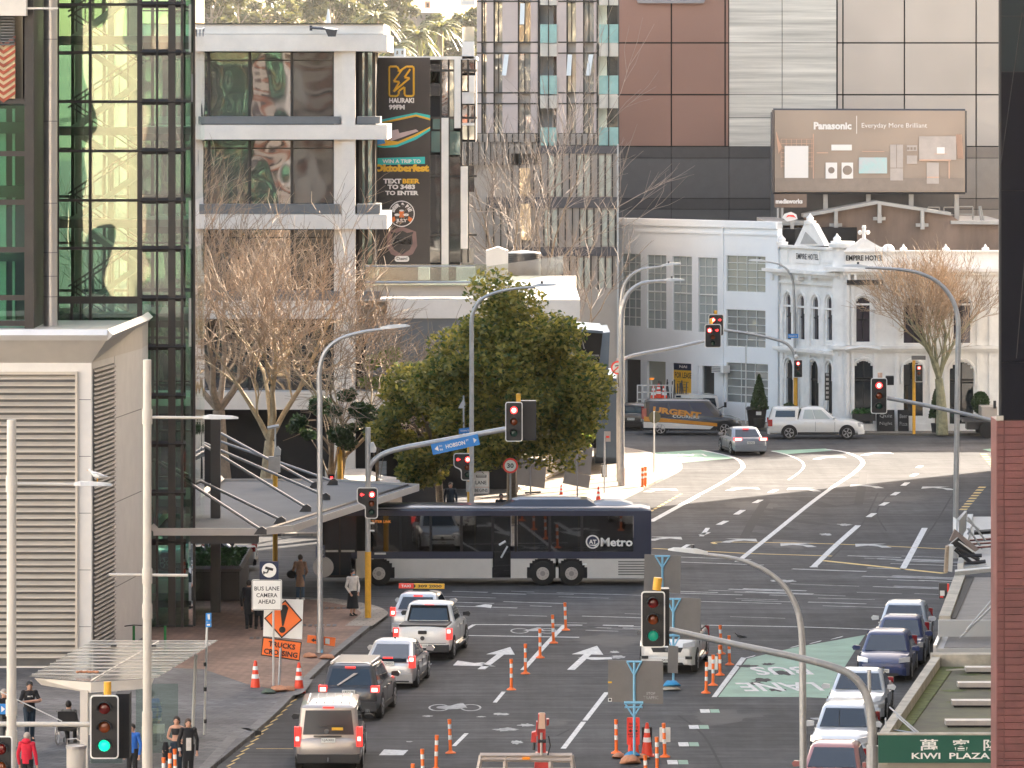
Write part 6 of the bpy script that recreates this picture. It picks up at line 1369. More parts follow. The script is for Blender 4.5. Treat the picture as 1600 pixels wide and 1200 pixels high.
# dark SUV
v,q = vehicle('suv','dark grey sport-utility car with silver roof bars and lit brake lights','car',G(545,1127),'rear',HD,dict(type='suv',L=4.6,W=1.85,H=1.73,paint='p_dark',brake=True,bumper='p_dark',tail=(.74,1.0,.90,1.10),third=1.63,thirdy=-2.0,platez=.84,reg='LBZ278',mirror='p_dark'),'cars queued at the lights')
for s_ in (-1,1): rbox(v,'roof_rail','silver',*sorted((s_ * .60,s_ * .66)),q['y0t'] + .1,q['y1t'] - .2,1.70,1.77)
for i in range(7): rbox(v,'roof_rack_bar','silver',-.62,.62,-1.6 + i * .30,-1.54 + i * .30,1.745,1.775)
rbox(v,'exhaust_tip','chrome',.52,.66,-2.38,-2.2,.30,.40);
m = MB('bill_pale');m.slab([(-.40,-2.14,1.10),(-.34,-2.16,1.09),(.25,-2.02,1.46),(.12,-2.02,1.46)],(0,-.02,0));m.build('window_sticker',v)
# silver hatch
v,q = vehicle('hatchback','silver hybrid hatchback with a sloping tail, between the dark car and the pickup','car',G(606,1078),'rear',HD,dict(type='hatch',L=4.46,W=1.745,H=1.49,paint='p_silver',brake=True,tail=(.78,1.0,.72,1.10),corez=.7,third=1.04,thirdy=-2.24,platez=.80,reg='KQN513',bumper='p_silver',rt=1,dr=(.16,1.35,1.05,2.0),mirror='p_silver'),'cars queued at the lights')
rbox(v,'aerial','trim',-.02,.02,-.55,-.45,1.47,1.55);rbox(v,'split_rear_glass','car_glass',-.62,.62,-2.245,-2.22,.90,1.02);rbox(v,'bumper_trim','trim',-.6,.7,-2.285,-2.2,.26,.31)
# white pickup
v,q = vehicle('pickup_truck','white double-cab pickup with a black tray cover and lit brake lights','pickup',G(660,1033),'rear',HD,dict(type='pickup',L=5.25,W=1.95,H=1.83,paint='p_white',brake=True,bumper='trim',tail=(.84,1.02,.74,1.12),corez=.72,third=1.72,thirdy=-.82,platez=.46,reg='LCT110',mirror='trim',belt=.64),'cars queued at the lights')
a = MB('trim');a.rrect(0,.98,.30,.12,-2.66,.03,.03);a.build('tailgate_handle',v);a = MB('dark_metal');a.cyl((0,-2.66,.78),(0,-2.62,.78),.075,14);a.build('rear_badge',v)
rbox(v,'tailgate_gap','trim',-.80,.80,-2.632,-2.60,.60,.615);rbox(v,'side_step','chrome',.93,1.05,-.7,1.2,.34,.42);a = MB('black');a.tube([(-.72,-.95,1.17),(-.62,-.85,1.70),(.62,-.85,1.70),(.72,-.95,1.17)],.045,6);a.build('sports_bar',v)
# taxi
v,q = vehicle('taxi','pale taxi carrying a yellow phone-number roof sign at the head of the queue','taxi',G(648,998),'rear',HD,dict(type='hatch',L=4.5,W=1.77,H=1.53,paint='p_ice',brake=True,tail=(.78,.98,.80,1.10)),'cars queued at the lights')
q_ = MB('banner_yellow');q_.box(-.28,.82,-.42,-.36,1.60,1.78);q_.m('sign_red');q_.box(-.82,-.28,-.42,-.36,1.60,1.78);q_.m('trim');q_.box(-.3,.3,-.5,-.28,1.5,1.6);q_.slab([(-.28,-.425,1.60),(-.2,-.425,1.69),(-.28,-.425,1.78)],(0,.01,0));sgn = q_.build('roof_sign',v)
q_ = MB('black');q_.text('309 2000',(.30,-.426,1.69),(1,0,0),(0,0,1),.86,.10,.03);q_.build('lettering',sgn);q_ = MB('signwhite');q_.text('TAXI',(-.56,-.426,1.69),(1,0,0),(0,0,1),.34,.09,.03);q_.build('lettering',sgn)
# oncoming white SUV
v,q = vehicle('white_suv','white double-cab utility car facing the camera behind the blue-framed sign backs','pickup',G(1042,1053),'front',R(180 + 7.5),dict(type='pickup',L=5.2,W=1.9,H=1.8,paint='p_white',head=(.56,.97,.86,1.04),grille=(.36,.72,.88),reg='NEJ504',mirror='chrome',hood=.66))
rbox(v,'fog_lamp','trim',-.85,-.62,2.62,2.66,.50,.60);rbox(v,'fog_lamp','trim',.62,.85,2.62,2.66,.50,.60);rbox(v,'side_step','chrome',-1.05,-.93,-.9,1.1,.34,.42)
# parked row facing the camera
PH = R(180 + 8)
row = [('silver_hatchback','silver hatchback, furthest of the parked row and mostly hidden by the dark blue hatchback',G(1408,1018),'hatch','p_ice',4.3,1.78,1.52,'GRS140'),
       ('blue_hatchback','dark blue hatchback with a pale roof, second furthest of the parked row',G(1402,1042),'hatch','p_blue',4.2,1.74,1.50,'FZK332'),
       ('blue_saloon','deep blue hatchback with clear headlights and visible white plate in the parked row',G(1380,1066),'hatch','p_blue',4.46,1.76,1.46,'LHM891'),
       ('pale_saloon','pale silver car with a black grille, directly in front of the deep blue car',G(1336,1131),'sedan','p_ice',4.6,1.83,1.44,'MLB203'),
       ('white_wagon','white wagon with an aerial, partly behind the curved signal mast',G(1312,1196),'suv','p_ice',4.4,1.76,1.53,'HQE517'),
       ('red_hatchback','dusty red car whose roof shows at the bottom edge of the picture',G(1294,1262),'hatch','p_red',4.2,1.72,1.5,'CFA708')]
for nm,lb,ref,ty,pn,L,W,Hh,rg in row:
    v,q = vehicle(nm,lb,'car',ref,'front',PH,dict(type=ty,L=L,W=W,H=Hh,paint=pn,reg=rg,head=(.58,.98,.62,.80) if nm != 'pale_saloon' else (.62,.98,.58,.70),nose=.80,grille=(.30,.40,.50) if nm != 'pale_saloon' else (.40,.40,.66),belt=.60),'cars parked along the right kerb')
    if nm == 'white_wagon': q_ = MB('trim');q_.cyl((.1,q['y1t'] + .9,1.0),(.1,q['y1t'] + .8,1.45),.012,5);q_.build('aerial',v)
    if nm == 'blue_hatchback': rbox(v,'roof_panel','p_ice',-q['wr'] * .7,q['wr'] * .7,q['y0t'] + .35,q['y1t'] - .35,q['zr'] - .0,q['zr'] + .006)
# courier van seen from the side
v,q = vehicle('courier_van','black courier van with a yellow stripe and orange lettering crossing behind the round sign','van',G(1004,680),'rear',R(90),dict(type='van',L=5.55,W=1.95,H=1.98,paint='p_black',blank_rear=True,side_glass='p_navy',cuts=(.03,.34,.66,.92),tail=(.84,.99,.9,1.5),mirror='p_black',ro=1.0,fo=.95),None)
v.location.y += .9;s_ = .978
def side(pts,mat,nm,off=.006): m = MB(mat);m.slab([(.975 + off,y,z) for y,z in pts],(.004,0,0));return m.build(nm,v)
side([(-2.7,.78),(-1.2,.72),(1.4,.50),(1.4,.68),(-1.2,.92),(-2.7,1.05)],'p_orange','yellow_stripe',.012);side([(-2.72,.42),(1.0,.34),(1.2,.50),(-1.2,.70),(-2.72,.75)],'p_white','white_skirt',.010)
m = MB('p_orange');m.text('URGENT',(.992,-.85,1.28),(0,1,-.13),(0,.13,1),2.7,.34,.05);m.build('lettering',v);m = MB('signwhite');m.text('COURIERS',(.992,-.35,1.04),(0,1,-.05),(0,0,1),1.5,.16,.02);m.build('lettering',v)
# white pickup with canopy, side on
v,q = vehicle('canopy_pickup','white double-cab pickup with a matching rear canopy, side on before the hotel','pickup',G(1201,686.5),'rear',R(91),dict(type='pickup',L=5.3,W=1.85,H=1.78,paint='p_white',canopy=True,mirror='p_white',side_glass='sky_window',ro=1.15,fo=.95,belt=.62),None);v.location.y += .9
# grey saloon, rear three-quarter
v,q = vehicle('grey_saloon','metallic grey saloon with lit brake lights turning away near the green bus lane','car',G(1173,712),'rear',R(-9),dict(type='sedan',L=4.6,W=1.81,H=1.43,paint='p_grey',brake=True,tail=(.52,.98,.80,.96),third=1.33,thirdy=-1.0,platez=.62,reg='NKP66',bumper='p_grey'),None)
# works truck behind the courier van
t = TH('works_truck','white traffic-management truck loaded with cones behind the black van','truck',G(1060,668));Yw = 299.5;ww = lambda x,y,o=0: P(x,y,Yw + o)
m = MB('p_white');m.slab([ww(1052,672),ww(1126,672),ww(1125,640),ww(1121,620),ww(1110,617),ww(1056,617),ww(1053,625)],(0,2.0,0));t.part(m,'cab',smooth=30)
m = MB('car_glass');m.slab([ww(1098,636,-.01),ww(1120,636,-.01),ww(1117,622,-.01),ww(1098,622,-.01)],(0,-.03,0));m.slab([ww(1056,621,-.01),ww(1064,621,-.01),ww(1064,617.8,-.01),ww(1056,617.8,-.01)],(0,-.03,0));t.part(m,'window')
m = MB('p_white');m.box(XX(994,Yw),XX(1052,Yw),Yw,Yw + 2.1,ZZ(655,Yw),ZZ(648,Yw))
for x in (995,1003,1020,1038,1050): m.box(XX(x,Yw),XX(x,Yw) + .07,Yw,Yw + .07,ZZ(655,Yw),ZZ(602,Yw))
for y in (602,613,624): m.box(XX(995,Yw),XX(1052,Yw),Yw,Yw + .06,ZZ(y,Yw) - .03,ZZ(y,Yw) + .03)
t.part(m,'tray_frame');m = MB('panel_grey');m.box(XX(996,Yw),XX(1002,Yw),Yw + .1,Yw + .2,ZZ(648,Yw),ZZ(604,Yw));m.m('dark_metal');rr = random.Random(9)
for k in range(14): x = 1030 + k * 3.2;m.bar(ww(x,624,1),ww(x + rr.uniform(-4,4),592 + rr.uniform(0,8),1.2),.05)
t.part(m,'stacked_stands');m = MB('tyre')
for x in (1012,1108): q_ = ww(x,665,-.05);m.cyl(q_,q_ + Vector((0,.3,0)),.42,18)
t.part(m,'wheel');m = MB('black');m.box(XX(1131,Yw),XX(1135,Yw),Yw - .3,Yw - .2,ZZ(636,Yw),ZZ(628,Yw));m.bar(ww(1120,640,-.1),ww(1133,634,-.25),.04);t.part(m,'wing_mirror')
m = MB('amber_sign');m.box(XX(1015,Yw),XX(1022,Yw),Yw + .3,Yw + .4,ZZ(594,Yw),ZZ(591,Yw));m.m('gal');m.bar(ww(1018,594,.3),ww(1018,602,.3),.06);t.part(m,'beacon')
# dark car left of the truck
v,q = vehicle('dark_hatchback','dark green hatchback half hidden behind the tall grey lamp post','car',G(986,673),'rear',R(8),dict(type='hatch',L=4.3,W=1.76,H=1.5,paint='p_black',reg='BRT519',platez=.6),None)
# flatbed truck at the right edge
t = TH('flatbed_truck','flatbed truck with a dark wheel driving out of frame by the hotel door','truck',G(1540,684));Yw = 287.5;m = MB('dark_metal');m.box(XX(1505,Yw),XX(1640,Yw),Yw,Yw + 2.2,ZZ(660,Yw),ZZ(656,Yw));m.box(XX(1512,Yw),XX(1640,Yw),Yw + .4,Yw + 1.6,ZZ(672,Yw),ZZ(660,Yw));t.part(m,'chassis');m = MB('taupe_panel');m.box(XX(1534,Yw),XX(1558,Yw),Yw,Yw + 2.0,ZZ(656,Yw),ZZ(636,Yw));t.part(m,'load_box');m = MB('tyre');c = P(1543,672,Yw - .05);m.cyl(c,c + Vector((0,.35,0)),.46,20);t.part(m,'wheel');m = MB('trim');m.box(XX(1552,Yw),XX(1556,Yw),Yw - .2,Yw,ZZ(638,Yw),ZZ(626,Yw));t.part(m,'mirror')
# car under the canopy behind the planter
v,q = vehicle('beige_car','pale car glimpsed below the canopy between its dark posts','car',G(400,889),'rear',R(-90),dict(type='sedan',L=4.5,W=1.8,H=1.45,paint='p_ice',bumper='trim',reg='JNM45'),None)
# ---- bus
YBUS = 203.2;bz = lambda y: ZZ(y,YBUS);bxx = lambda x: XX(x,YBUS)
bs = TH('city_bus','long navy and silver three-axle city bus crossing the junction','bus',(bxx(757),YBUS,0));x0,x1 = bxx(497),bxx(1018);wd = 2.5
def bbox(nm,mat,a,b_,c,d,y0=0.0,y1=.06,both=False,parent=None):
    m = MB(mat);m.box(a,b_,YBUS + y0,YBUS + y1,d,c) if not both else (m.box(a,b_,YBUS + y0,YBUS + y1,d,c),m.box(a,b_,YBUS + wd - y1,YBUS + wd - y0,d,c));return bs.part(m,nm,parent)
mk('bus_roof',(.045,.05,.07),.3,coat=.6,var=.05);mk('bus_roof_light',(.42,.43,.46),.35,coat=.5,var=.05)
glassmat('bus_glass',(.20,.22,.23),.05,.02)
# body shell: skirt, navy waist, roof
zs = bz(873);zw_ = bz(862);zwt = bz(806)
skx = [(x0 + 1.55,bxx(768)),(bxx(798),x1)]
m = MB('p_buswhite')
def arch_skirt(a,b_,wheels):
    cur = a;pts_all = []
    for wx in wheels + [None]:
        if wx is None: m.box(cur,b_,YBUS,YBUS + .06,.30,zs);break
        m.box(cur,wx - .62,YBUS,YBUS + .06,.30,zs)
        n = 12
        for i in range(n):
            u0,u1 = -1 + 2 * i / n,-1 + 2 * (i + 1) / n;zc_ = .48 + .62 * math.sqrt(max(0,1 - ((u0 + u1) / 2) ** 2));m.box(wx + .62 * u0,wx + .62 * u1,YBUS,YBUS + .06,zc_,zs)
        cur = wx + .62
arch_skirt(x0 + 1.3,bxx(769),[bxx(592)]);arch_skirt(bxx(798),x1 - .05,[bxx(848),bxx(893)]);m.box(x0 + .2,x1 - .05,YBUS + wd - .06,YBUS + wd,.3,zs);bs.part(m,'silver_skirt')
m = MB('p_navy');m.box(x0 + 1.3,bxx(770),YBUS - .004,YBUS + .056,zs + .003,zw_ + .0);m.box(bxx(798),x1 - .03,YBUS - .004,YBUS + .056,zs + .003,zw_);m.box(x0 + .1,x1 - .03,YBUS + wd - .056,YBUS + wd + .004,zs + .003,zw_)
m.box(x0 + .2,x1 - .02,YBUS - .004,YBUS + .056,zwt,bz(798));m.box(x0 + .2,x1 - .02,YBUS + wd - .056,YBUS + wd + .004,zwt,bz(798))
m.box(bxx(990),x1 - .02,YBUS - .004,YBUS + .056,zw_,zwt);m.loft([[(x1 - .12,YBUS + .02,z),(x1,YBUS + .25,z),(x1,YBUS + wd - .25,z),(x1 - .12,YBUS + wd - .02,z)] for z in (.3,2.9)]);bs.part(m,'navy_body')
m = MB('bus_roof');sec = [(.0,2.86),(.06,2.98),(.22,3.07),(.6,3.12),(wd - .6,3.12),(wd - .22,3.07),(wd - .06,2.98),(wd,2.86)]
m.loft([[(x,YBUS + y * sc_ + wd / 2 * (1 - sc_),z - dz) for y,z in sec] for x,sc_,dz in ((x0 + .12,.94,.1),(x0 + .35,1,0),(x1 - .4,1,0),(x1 - .05,.96,.08))]);bs.part(m,'roof',smooth=40)
m = MB('bus_roof_light');m.box(x0 + .5,x1 - .5,YBUS + .10,YBUS + .16,3.02,3.05);m.loft([[(x,YBUS + y,z) for y,z in ((.5,3.1),(.65,zt3),(wd - .65,zt3),(wd - .5,3.1))] for x,zt3 in ((bxx(925),3.15),(bxx(945),3.27),(x1 - 1.2,3.27),(x1 - .7,3.13))]);bs.part(m,'roof_rail')
m = MB('bus_roof');m.loft([[(x,YBUS + y,z) for y,z in ((.35,3.08),(.5,zt3),(wd - .5,zt3),(wd - .35,3.08))] for x,zt3 in ((bxx(786),3.12),(bxx(812),3.34),(bxx(918),3.34),(bxx(932),3.12))]);bs.part(m,'roof_unit',smooth=30);m = MB('bus_roof_light');m.loft([[(x,YBUS + y,z) for y,z in ((.8,3.3),(.9,zt3),(wd - .9,zt3),(wd - .8,3.3))] for x,zt3 in ((bxx(800),3.31),(bxx(815),3.38),(bxx(900),3.38),(bxx(915),3.31))]);bs.part(m,'roof_cover')
for (a,b_) in ((bxx(580),bxx(625)),(bxx(627),bxx(672)),(bxx(674),bxx(720)),(bxx(722),bxx(769)),(bxx(808),bxx(858)),(bxx(860),bxx(908)),(bxx(910),bxx(990))):
    g = MB('bus_glass');g.box(a + .02,b_ - .02,YBUS + .01,YBUS + .03,zw_,zwt);g.box(a + .02,b_ - .02,YBUS + wd - .03,YBUS + wd - .01,zw_,zwt);bs.part(g,'window')
m = MB('blackmatt')
for x in (578,626,673,721,770,806,859,909): m.box(bxx(x) - .05,bxx(x) + .05,YBUS + .0,YBUS + .06,zw_,zwt);m.box(bxx(x) - .05,bxx(x) + .05,YBUS + wd - .06,YBUS + wd,zw_,zwt)
m.box(bxx(909),bxx(936),YBUS + .04,YBUS + .06,zw_,zwt);bs.part(m,'window_pillar')
m = MB('blackmatt');m.box(x0 + .1,bxx(580),YBUS + .012,YBUS + .05,.32,zwt);m.box(bxx(770),bxx(798),YBUS + .10,YBUS + .14,.32,zwt);m.box(x0 + .3,x1 - .2,YBUS + .3,YBUS + wd - .1,.32,.5);m.box(x0 + .2,bxx(575),YBUS + .9,YBUS + 1,.5,2.8);bs.part(m,'dark_panel')
for (a,b_) in ((508,530),(532,556)): g = MB('car_glass');g.box(bxx(a),bxx(b_),YBUS + .0,YBUS + .012,.42,zwt - .05);dr_ = bs.part(g,'door');m = MB('reflect');m.box(bxx(a) + .02,bxx(b_) - .04,YBUS - .012,YBUS - .002,bz(862.5),bz(859.5));bs.part(m,'door_rail',dr_)
g = MB('bus_glass');g.box(bxx(771),bxx(797),YBUS + .02,YBUS + .04,.42,zwt - .05);dr_ = bs.part(g,'door');m = MB('reflect');m.bar((bxx(783),YBUS + .01,1.1),(bxx(793),YBUS + .01,1.55),.05);m.bar((bxx(780),YBUS + .01,1.6),(bxx(790),YBUS + .01,1.75),.06);bs.part(m,'door_rail',dr_)
m = MB('cl_navy');
for k in range(11):
    x = bxx(595) + k * .98
    if 3.9 < k < 6.2: continue
    for y in (.35,1.55): m.box(x,x + .12,YBUS + y,YBUS + y + .8,1.1,1.85);m.box(x,x + .5,YBUS + y,YBUS + y + .8,1.05,1.15)
bs.part(m,'seats');m = MB('banner_yellow')
for x in (650,742,835,905): m.cyl((bxx(x),YBUS + 1.2,.6),(bxx(x),YBUS + 1.2,2.7),.02,5)
bs.part(m,'grab_pole')
# front cap
m = MB('black');m.loft([[(x0 + .12,YBUS + .02,z),(x0 - .0,YBUS + .3,z),(x0 - .0,YBUS + wd - .3,z),(x0 + .12,YBUS + wd - .02,z)] for z in (.35,1.1,2.85)]);bs.part(m,'front_cap');g = MB('car_glass');g.slab([(x0 - .01,YBUS + .3,1.15),(x0 - .01,YBUS + wd - .3,1.15),(x0 - .01,YBUS + wd - .3,2.7),(x0 - .01,YBUS + .3,2.7)],(-.01,0,0));bs.part(g,'windscreen')
m = MB('p_buswhite');m.box(bxx(558),bxx(572),YBUS - .008,YBUS + .05,.32,bz(861));bs.part(m,'corner_panel');m = MB('warm_light');m.ball((x0 + .0,YBUS + .35,.8),.12,8,5);bs.part(m,'headlight')
for wx in (bxx(592),bxx(848),bxx(893)):
    m = MB('blackmatt');m.box(wx - .6,wx + .6,YBUS + .07,YBUS + .5,.3,1.09);bs.part(m,'wheel_arch');m = MB('tyre')
    for y in (.02,wd - .32): m.loft([[(wx + r_ * math.cos(6.2832 * i / 28),YBUS + y + dy,.48 + r_ * math.sin(6.2832 * i / 28)) for i in range(28)] for dy,r_ in ((0,.44),(.03,.48),(.27,.48),(.3,.44))])
    wo = bs.part(m,'wheel',smooth=40);m = MB('rim');m.cyl((wx,YBUS + .005,.48),(wx,YBUS + .03,.48),.25,24);m.m('grey_metal');m.cyl((wx,YBUS - .02,.48),(wx,YBUS + .01,.48),.10,16)
    for i in range(8): m.cyl((wx + .18 * math.cos(i * .785),YBUS - .005,.48 + .18 * math.sin(i * .785)),(wx + .18 * math.cos(i * .785),YBUS + .01,.48 + .18 * math.sin(i * .785)),.02,6)
    bs.part(m,'hub',wo)
m = MB('signwhite');c = Vector((bxx(926),YBUS - .02,bz(846.5)));m.cyl(c,c + Vector((0,.008,0)),.27,28);m.m('p_navy');m.cyl(c + Vector((0,-.003,0)),c,.215,28);m.m('signwhite');m.text('AT',c + Vector((0,-.008,.0)),(1,0,0),(0,0,1),.30,.17,.04);m.slab([c + Vector((-.2,-.006,-.12)),c + Vector((.12,-.006,-.18)),c + Vector((.23,-.006,-.02)),c + Vector((.1,-.006,-.11))],(0,.002,0))
m.text('Metro',(bxx(963.5),YBUS - .02,bz(847)),(1,0,0),(0,0,1),50 * YBUS / F,13.5 * YBUS / F,.03);bs.part(m,'operator_logo')
m = MB('amber_sign');m.text('OUTER LINK',(bxx(595),YBUS + .004,bz(815)),(1,0,0),(0,0,1),.8,.10,0);bs.part(m,'route_display');m = MB('panel_grey')
for k in range(6): m.box(bxx(966),bxx(1008),YBUS - .008,YBUS - .002,.42 + k * .1,.47 + k * .1)
bs.part(m,'rear_grille');m = MB('reflect');m.box(bxx(585),bxx(603),YBUS - .01,YBUS - .005,bz(866.5),bz(863.5));m.box(bxx(910),bxx(917),YBUS - .01,YBUS - .005,bz(883),bz(880));bs.part(m,'small_lettering')
m = MB('trim');m.box(bxx(500),bxx(504),YBUS - .5,YBUS - .3,2.2,2.7);m.bar((x0 + .2,YBUS,2.75),(x0 + .05,YBUS - .4,2.7),.05);bs.part(m,'wing_mirror')
mk('crane_red',(.50,.045,.04),.4,var=.25,scale=4)
# crane truck at the bottom
t = TH('crane_truck','red folded crane on a cream-framed truck bed at the bottom edge','truck',G(845,1290));Yc = 138.0;p_ = lambda x,y,o=0: P(x,y,Yc + o)
m = MB('crane_red');m.slab([p_(840,1185),p_(853,1185),p_(852,1116),p_(841,1116)],(0,.3,0));m.slab([p_(835,1202),p_(858,1202),p_(856,1178),p_(837,1178)],(0,.5,0));m.slab([p_(837,1150,-.1),p_(840,1150,-.1),p_(840,1128,-.1),p_(838,1128,-.1)],(0,.3,0));m.slab([p_(829.5,1160,.1),p_(838,1160,.1),p_(838,1143,.1),p_(831,1145,.1)],(0,.3,0));m.slab([p_(854,1135,.1),p_(858,1132,.1),p_(858,1124,.1),p_(854,1124,.1)],(0,.3,0));t.part(m,'crane_boom');m = MB('bill_peach');m.slab([p_(841,1139,-.1),p_(852,1139,-.1),p_(851,1114,-.1),p_(843,1114,-.1)],(0,.1,0));m.m('trim');m.bar(p_(834,1172,-.1),p_(835,1160,-.1),.05);m.tube([p_(856,1180,-.1),p_(860,1165,-.1),p_(857,1150,-.1)],.02,5);m.cyl(p_(841,1158,-.12),p_(853,1158,-.12),.05,8);m.m('silver');m.cyl(p_(846,1180,-.12),p_(846,1145,-.12),.035,8);t.part(m,'crane_ram')
m = MB('bill_pale');
for (a,b_) in (((750,1180),(894,1180)),((750,1186),(892,1188)),((752,1180),(745,1215)),((893,1180),(898,1215)),((790,1181),(789,1215)),((860,1188),(861,1215))): m.bar(p_(*a),p_(*b_),.09)
m.m('dark_metal');m.slab([p_(745,1245),p_(900,1245),p_(900,1202),p_(745,1202)],(0,.3,0));t.part(m,'headboard_frame');m = MB('amber_sign');m.box(XX(816,Yc),XX(828,Yc),Yc - .1,Yc,ZZ(1186,Yc),ZZ(1183,Yc));t.part(m,'marker_lamp')
m = MB('p_white');m.box(XX(750,Yc),XX(895,Yc),Yc + .5,Yc + 3,.3,.7);m.m('tyre')
for x in (770,875): c = P(x,1270,Yc + 1.5);m.cyl((c.x - .15,c.y,.48),(c.x + .15,c.y,.48),.48,18)
t.part(m,'truck_bed')
# ================================================================ STREET FURNITURE
def head(th,x,y,Y,wp_,hp_,lit='',shape='3',name='signal_head'):
    """traffic signal head facing the camera; x, y = centre of its board, wp_, hp_ = board size in photo pixels"""
    s = Y / F;c = P(x,y,Y);w_,h_ = wp_ * s,hp_ * s
    def outline(gx):
        a,b = w_ / 2 + gx,h_ / 2 + gx;r = .16 * w_ + gx;pts = []
        if shape == '3' or shape == 'T2': cs = [(a,b),(-a,b),(-a,-b),(a,-b)]
        if shape == 'L': cs = [(a,b),(-a,b),(-a,b - h_ * .50 - 2 * gx),(-a + w_ * .38,b - h_ * .62 - 2 * gx),(-a + w_ * .38,-b),(a,-b)]
        n = len(cs);out = []
        for i,(px_,pz) in enumerate(cs):
            p0,p1,p2 = Vector(cs[i - 1]),Vector(cs[i]),Vector(cs[(i + 1) % n]);d0 = (p0 - p1).normalized();d1 = (p2 - p1).normalized();rr = min(r,(p0 - p1).length * .45,(p2 - p1).length * .45)
            for k in range(5): t = k / 4;q = (p1 + d0 * rr) * (1 - t) ** 2 + p1 * 2 * t * (1 - t) + (p1 + d1 * rr) * t * t;out.append((c.x + q.x,c.z + q.y))
        return out
    m = MB('signwhite');m.slab([(px_,c.y + .012,pz) for px_,pz in outline(0)],(0,.02,0));m.m('black');m.slab([(px_,c.y,pz) for px_,pz in outline(-.034 * (w_ / .66) ** .5)],(0,.05,0));hd_ = th.part(m,name)
    D = w_ * .34;cols = []
    if shape == '3': cols = [(0,.29,0),(0,0,1),(0,-.29,2)]
    if shape == 'T2': D = w_ * .30;cols = [(-.20,.24,0),(.22,.24,3),(-.2 * 0,-.04,1),(0,-.30,2)]
    if shape == 'L': D = w_ * .30;cols = [(.22,.27,0),(-.24,.27,3),(.20,-.02,1),(.20,-.29,2)]
    if shape == '3': D = h_ * .20
    m = MB('blackmatt');bx0,bx1 = (-.36,.36) if shape == '3' else (-.42,.42)
    if shape == 'L': m.box(c.x - w_ * .02,c.x + w_ * .42,c.y + .06,c.y + .30,c.z - h_ * .44,c.z + h_ * .44);m.box(c.x - w_ * .44,c.x - w_ * .02,c.y + .06,c.y + .30,c.z + h_ * .08,c.z + h_ * .44)
    else: m.box(c.x + w_ * bx0,c.x + w_ * bx1,c.y + .06,c.y + .32,c.z - h_ * .44,c.z + h_ * .44)
    th.part(m,'signal_housing',hd_)
    for (dx,dz,idx) in cols:
        lc = Vector((c.x + dx * w_,c.y,c.z + dz * h_));r = D / 2
        if idx == 3:
            if 'a' in lit or 'A' in lit:
                m = MB('red_on');sg = -1 if 'a' in lit else 1
                for (a,b) in (((-.6 * sg,0),(.6 * sg,0)),((.1 * sg,.45),(.6 * sg,0)),((.1 * sg,-.45),(.6 * sg,0))): m.bar(lc + Vector((a[0] * r,-.03,a[1] * r)),lc + Vector((b[0] * r,-.03,b[1] * r)),r * .22)
                th.part(m,'arrow_lens',hd_)
            continue
        mt = {0: 'red_on' if 'r' in lit else 'lens_red',1: 'lens_amber',2: 'green_on' if 'g' in lit else ('green_dim' if 'd' in lit else 'lens_green')}[idx]
        m = MB(mt);m.ball(lc + Vector((0,-.01,0)),(r * .92,.05,r * .92),16,6)
        if idx == 0 and 'r' in lit: m.m('red_core');m.ball(lc + Vector((0,-.05,0)),(r * .55,.03,r * .55),12,5)
        th.part(m,'lens',hd_,smooth=40)
        m = MB('trim');n = 12;R0 = r * 1.08
        for i in range(n):
            t0,t1 = R(-15 + 210 * i / n),R(-15 + 210 * (i + 1) / n);dd = .22 if w_ > .5 else .15
            a,b = Vector((math.cos(t0) * R0,0,math.sin(t0) * R0)),Vector((math.cos(t1) * R0,0,math.sin(t1) * R0));m.slab([lc + a,lc + b,lc + b + Vector((0,-dd,0)),lc + a + Vector((0,-dd,0))],(a + b).normalized() * .012)
        th.part(m,'visor',hd_)
    return hd_
def curve(pts,n=5): return [Vector(p) for p in smooth_path([tuple(p) for p in pts],n)]
def street_light(label,base,pts,Y,r0=.10,head_at=None,left=True,group='curved galvanised street lamps',twin=None,mat='gal'):
    t = TH('street_lamp',label,'street lamp',base,group);w_ = [P(x,y,Y) for x,y in pts];b = Vector(base);pole = [b,b + Vector((0,0,1.2))] + curve(w_,4);n = len(pole)
    m = MB(mat);m.tube(pole,[r0 * (1 - .55 * i / n) for i in range(n)],10);m.cyl(b,b + Vector((0,0,.9)),r0 * 1.25,10);t.part(m,'pole',smooth=50)
    e_,f = pole[-1],pole[-2];d = (e_ - f).normalized();m = MB('recess_white');u = d.cross(Vector((0,1,0))).normalized();L = .95
    m.loft([[e_ + d * a + Vector((0,w * s1,0)) + Vector((0,0,z)) for s1,z in ((-1,0),(1,0),(.6,hgt),(-.6,hgt))] for a,w,hgt in ((-.1,.06,.08),(.25,.16,.13),(.8,.15,.08),(L,.05,.03))]);t.part(m,'lamp_head');m = MB('dark_metal');q = e_ + d * .3;m.cyl(q + Vector((0,0,.1)),q + Vector((0,0,.22)),.05,8);t.part(m,'photocell')
    if twin: m = MB('dark_metal');m.box(b.x - .06,b.x + .06,b.y - r0 - .1,b.y - r0,1.2,1.6)
    return t
t = street_light('tall curved street lamp rising beside the canopy with a camera notice on it',G(500,1021,.1),[(499.5,620),(499,580),(508,550),(530,530),(565,519),(598,514.5)],179,.105)
c = P(500.5,862,178.8);m = MB('p_navy');m.box(c.x - .16,c.x + .16,c.y - .05,c.y,c.z - .20,c.z + .22);t.part(m,'camera_notice');m = MB('signwhite');m.disc(c + Vector((0,-.055,.09)),.10,(0,-1,0),.006,16);m.m('black');m.box(c.x - .05,c.x + .05,c.y - .07,c.y - .062,c.z + .07,c.z + .11);m.m('signwhite');m.text('CCTV',c + Vector((0,-.056,-.12)),(1,0,0),(0,0,1),.22,.07,.02);t.part(m,'camera_notice_lettering');m = MB('panel_grey');c = P(505,886,179.3);m.disc(c,.36,(0,-1,0),.02,24);t.part(m,'round_sign_back')
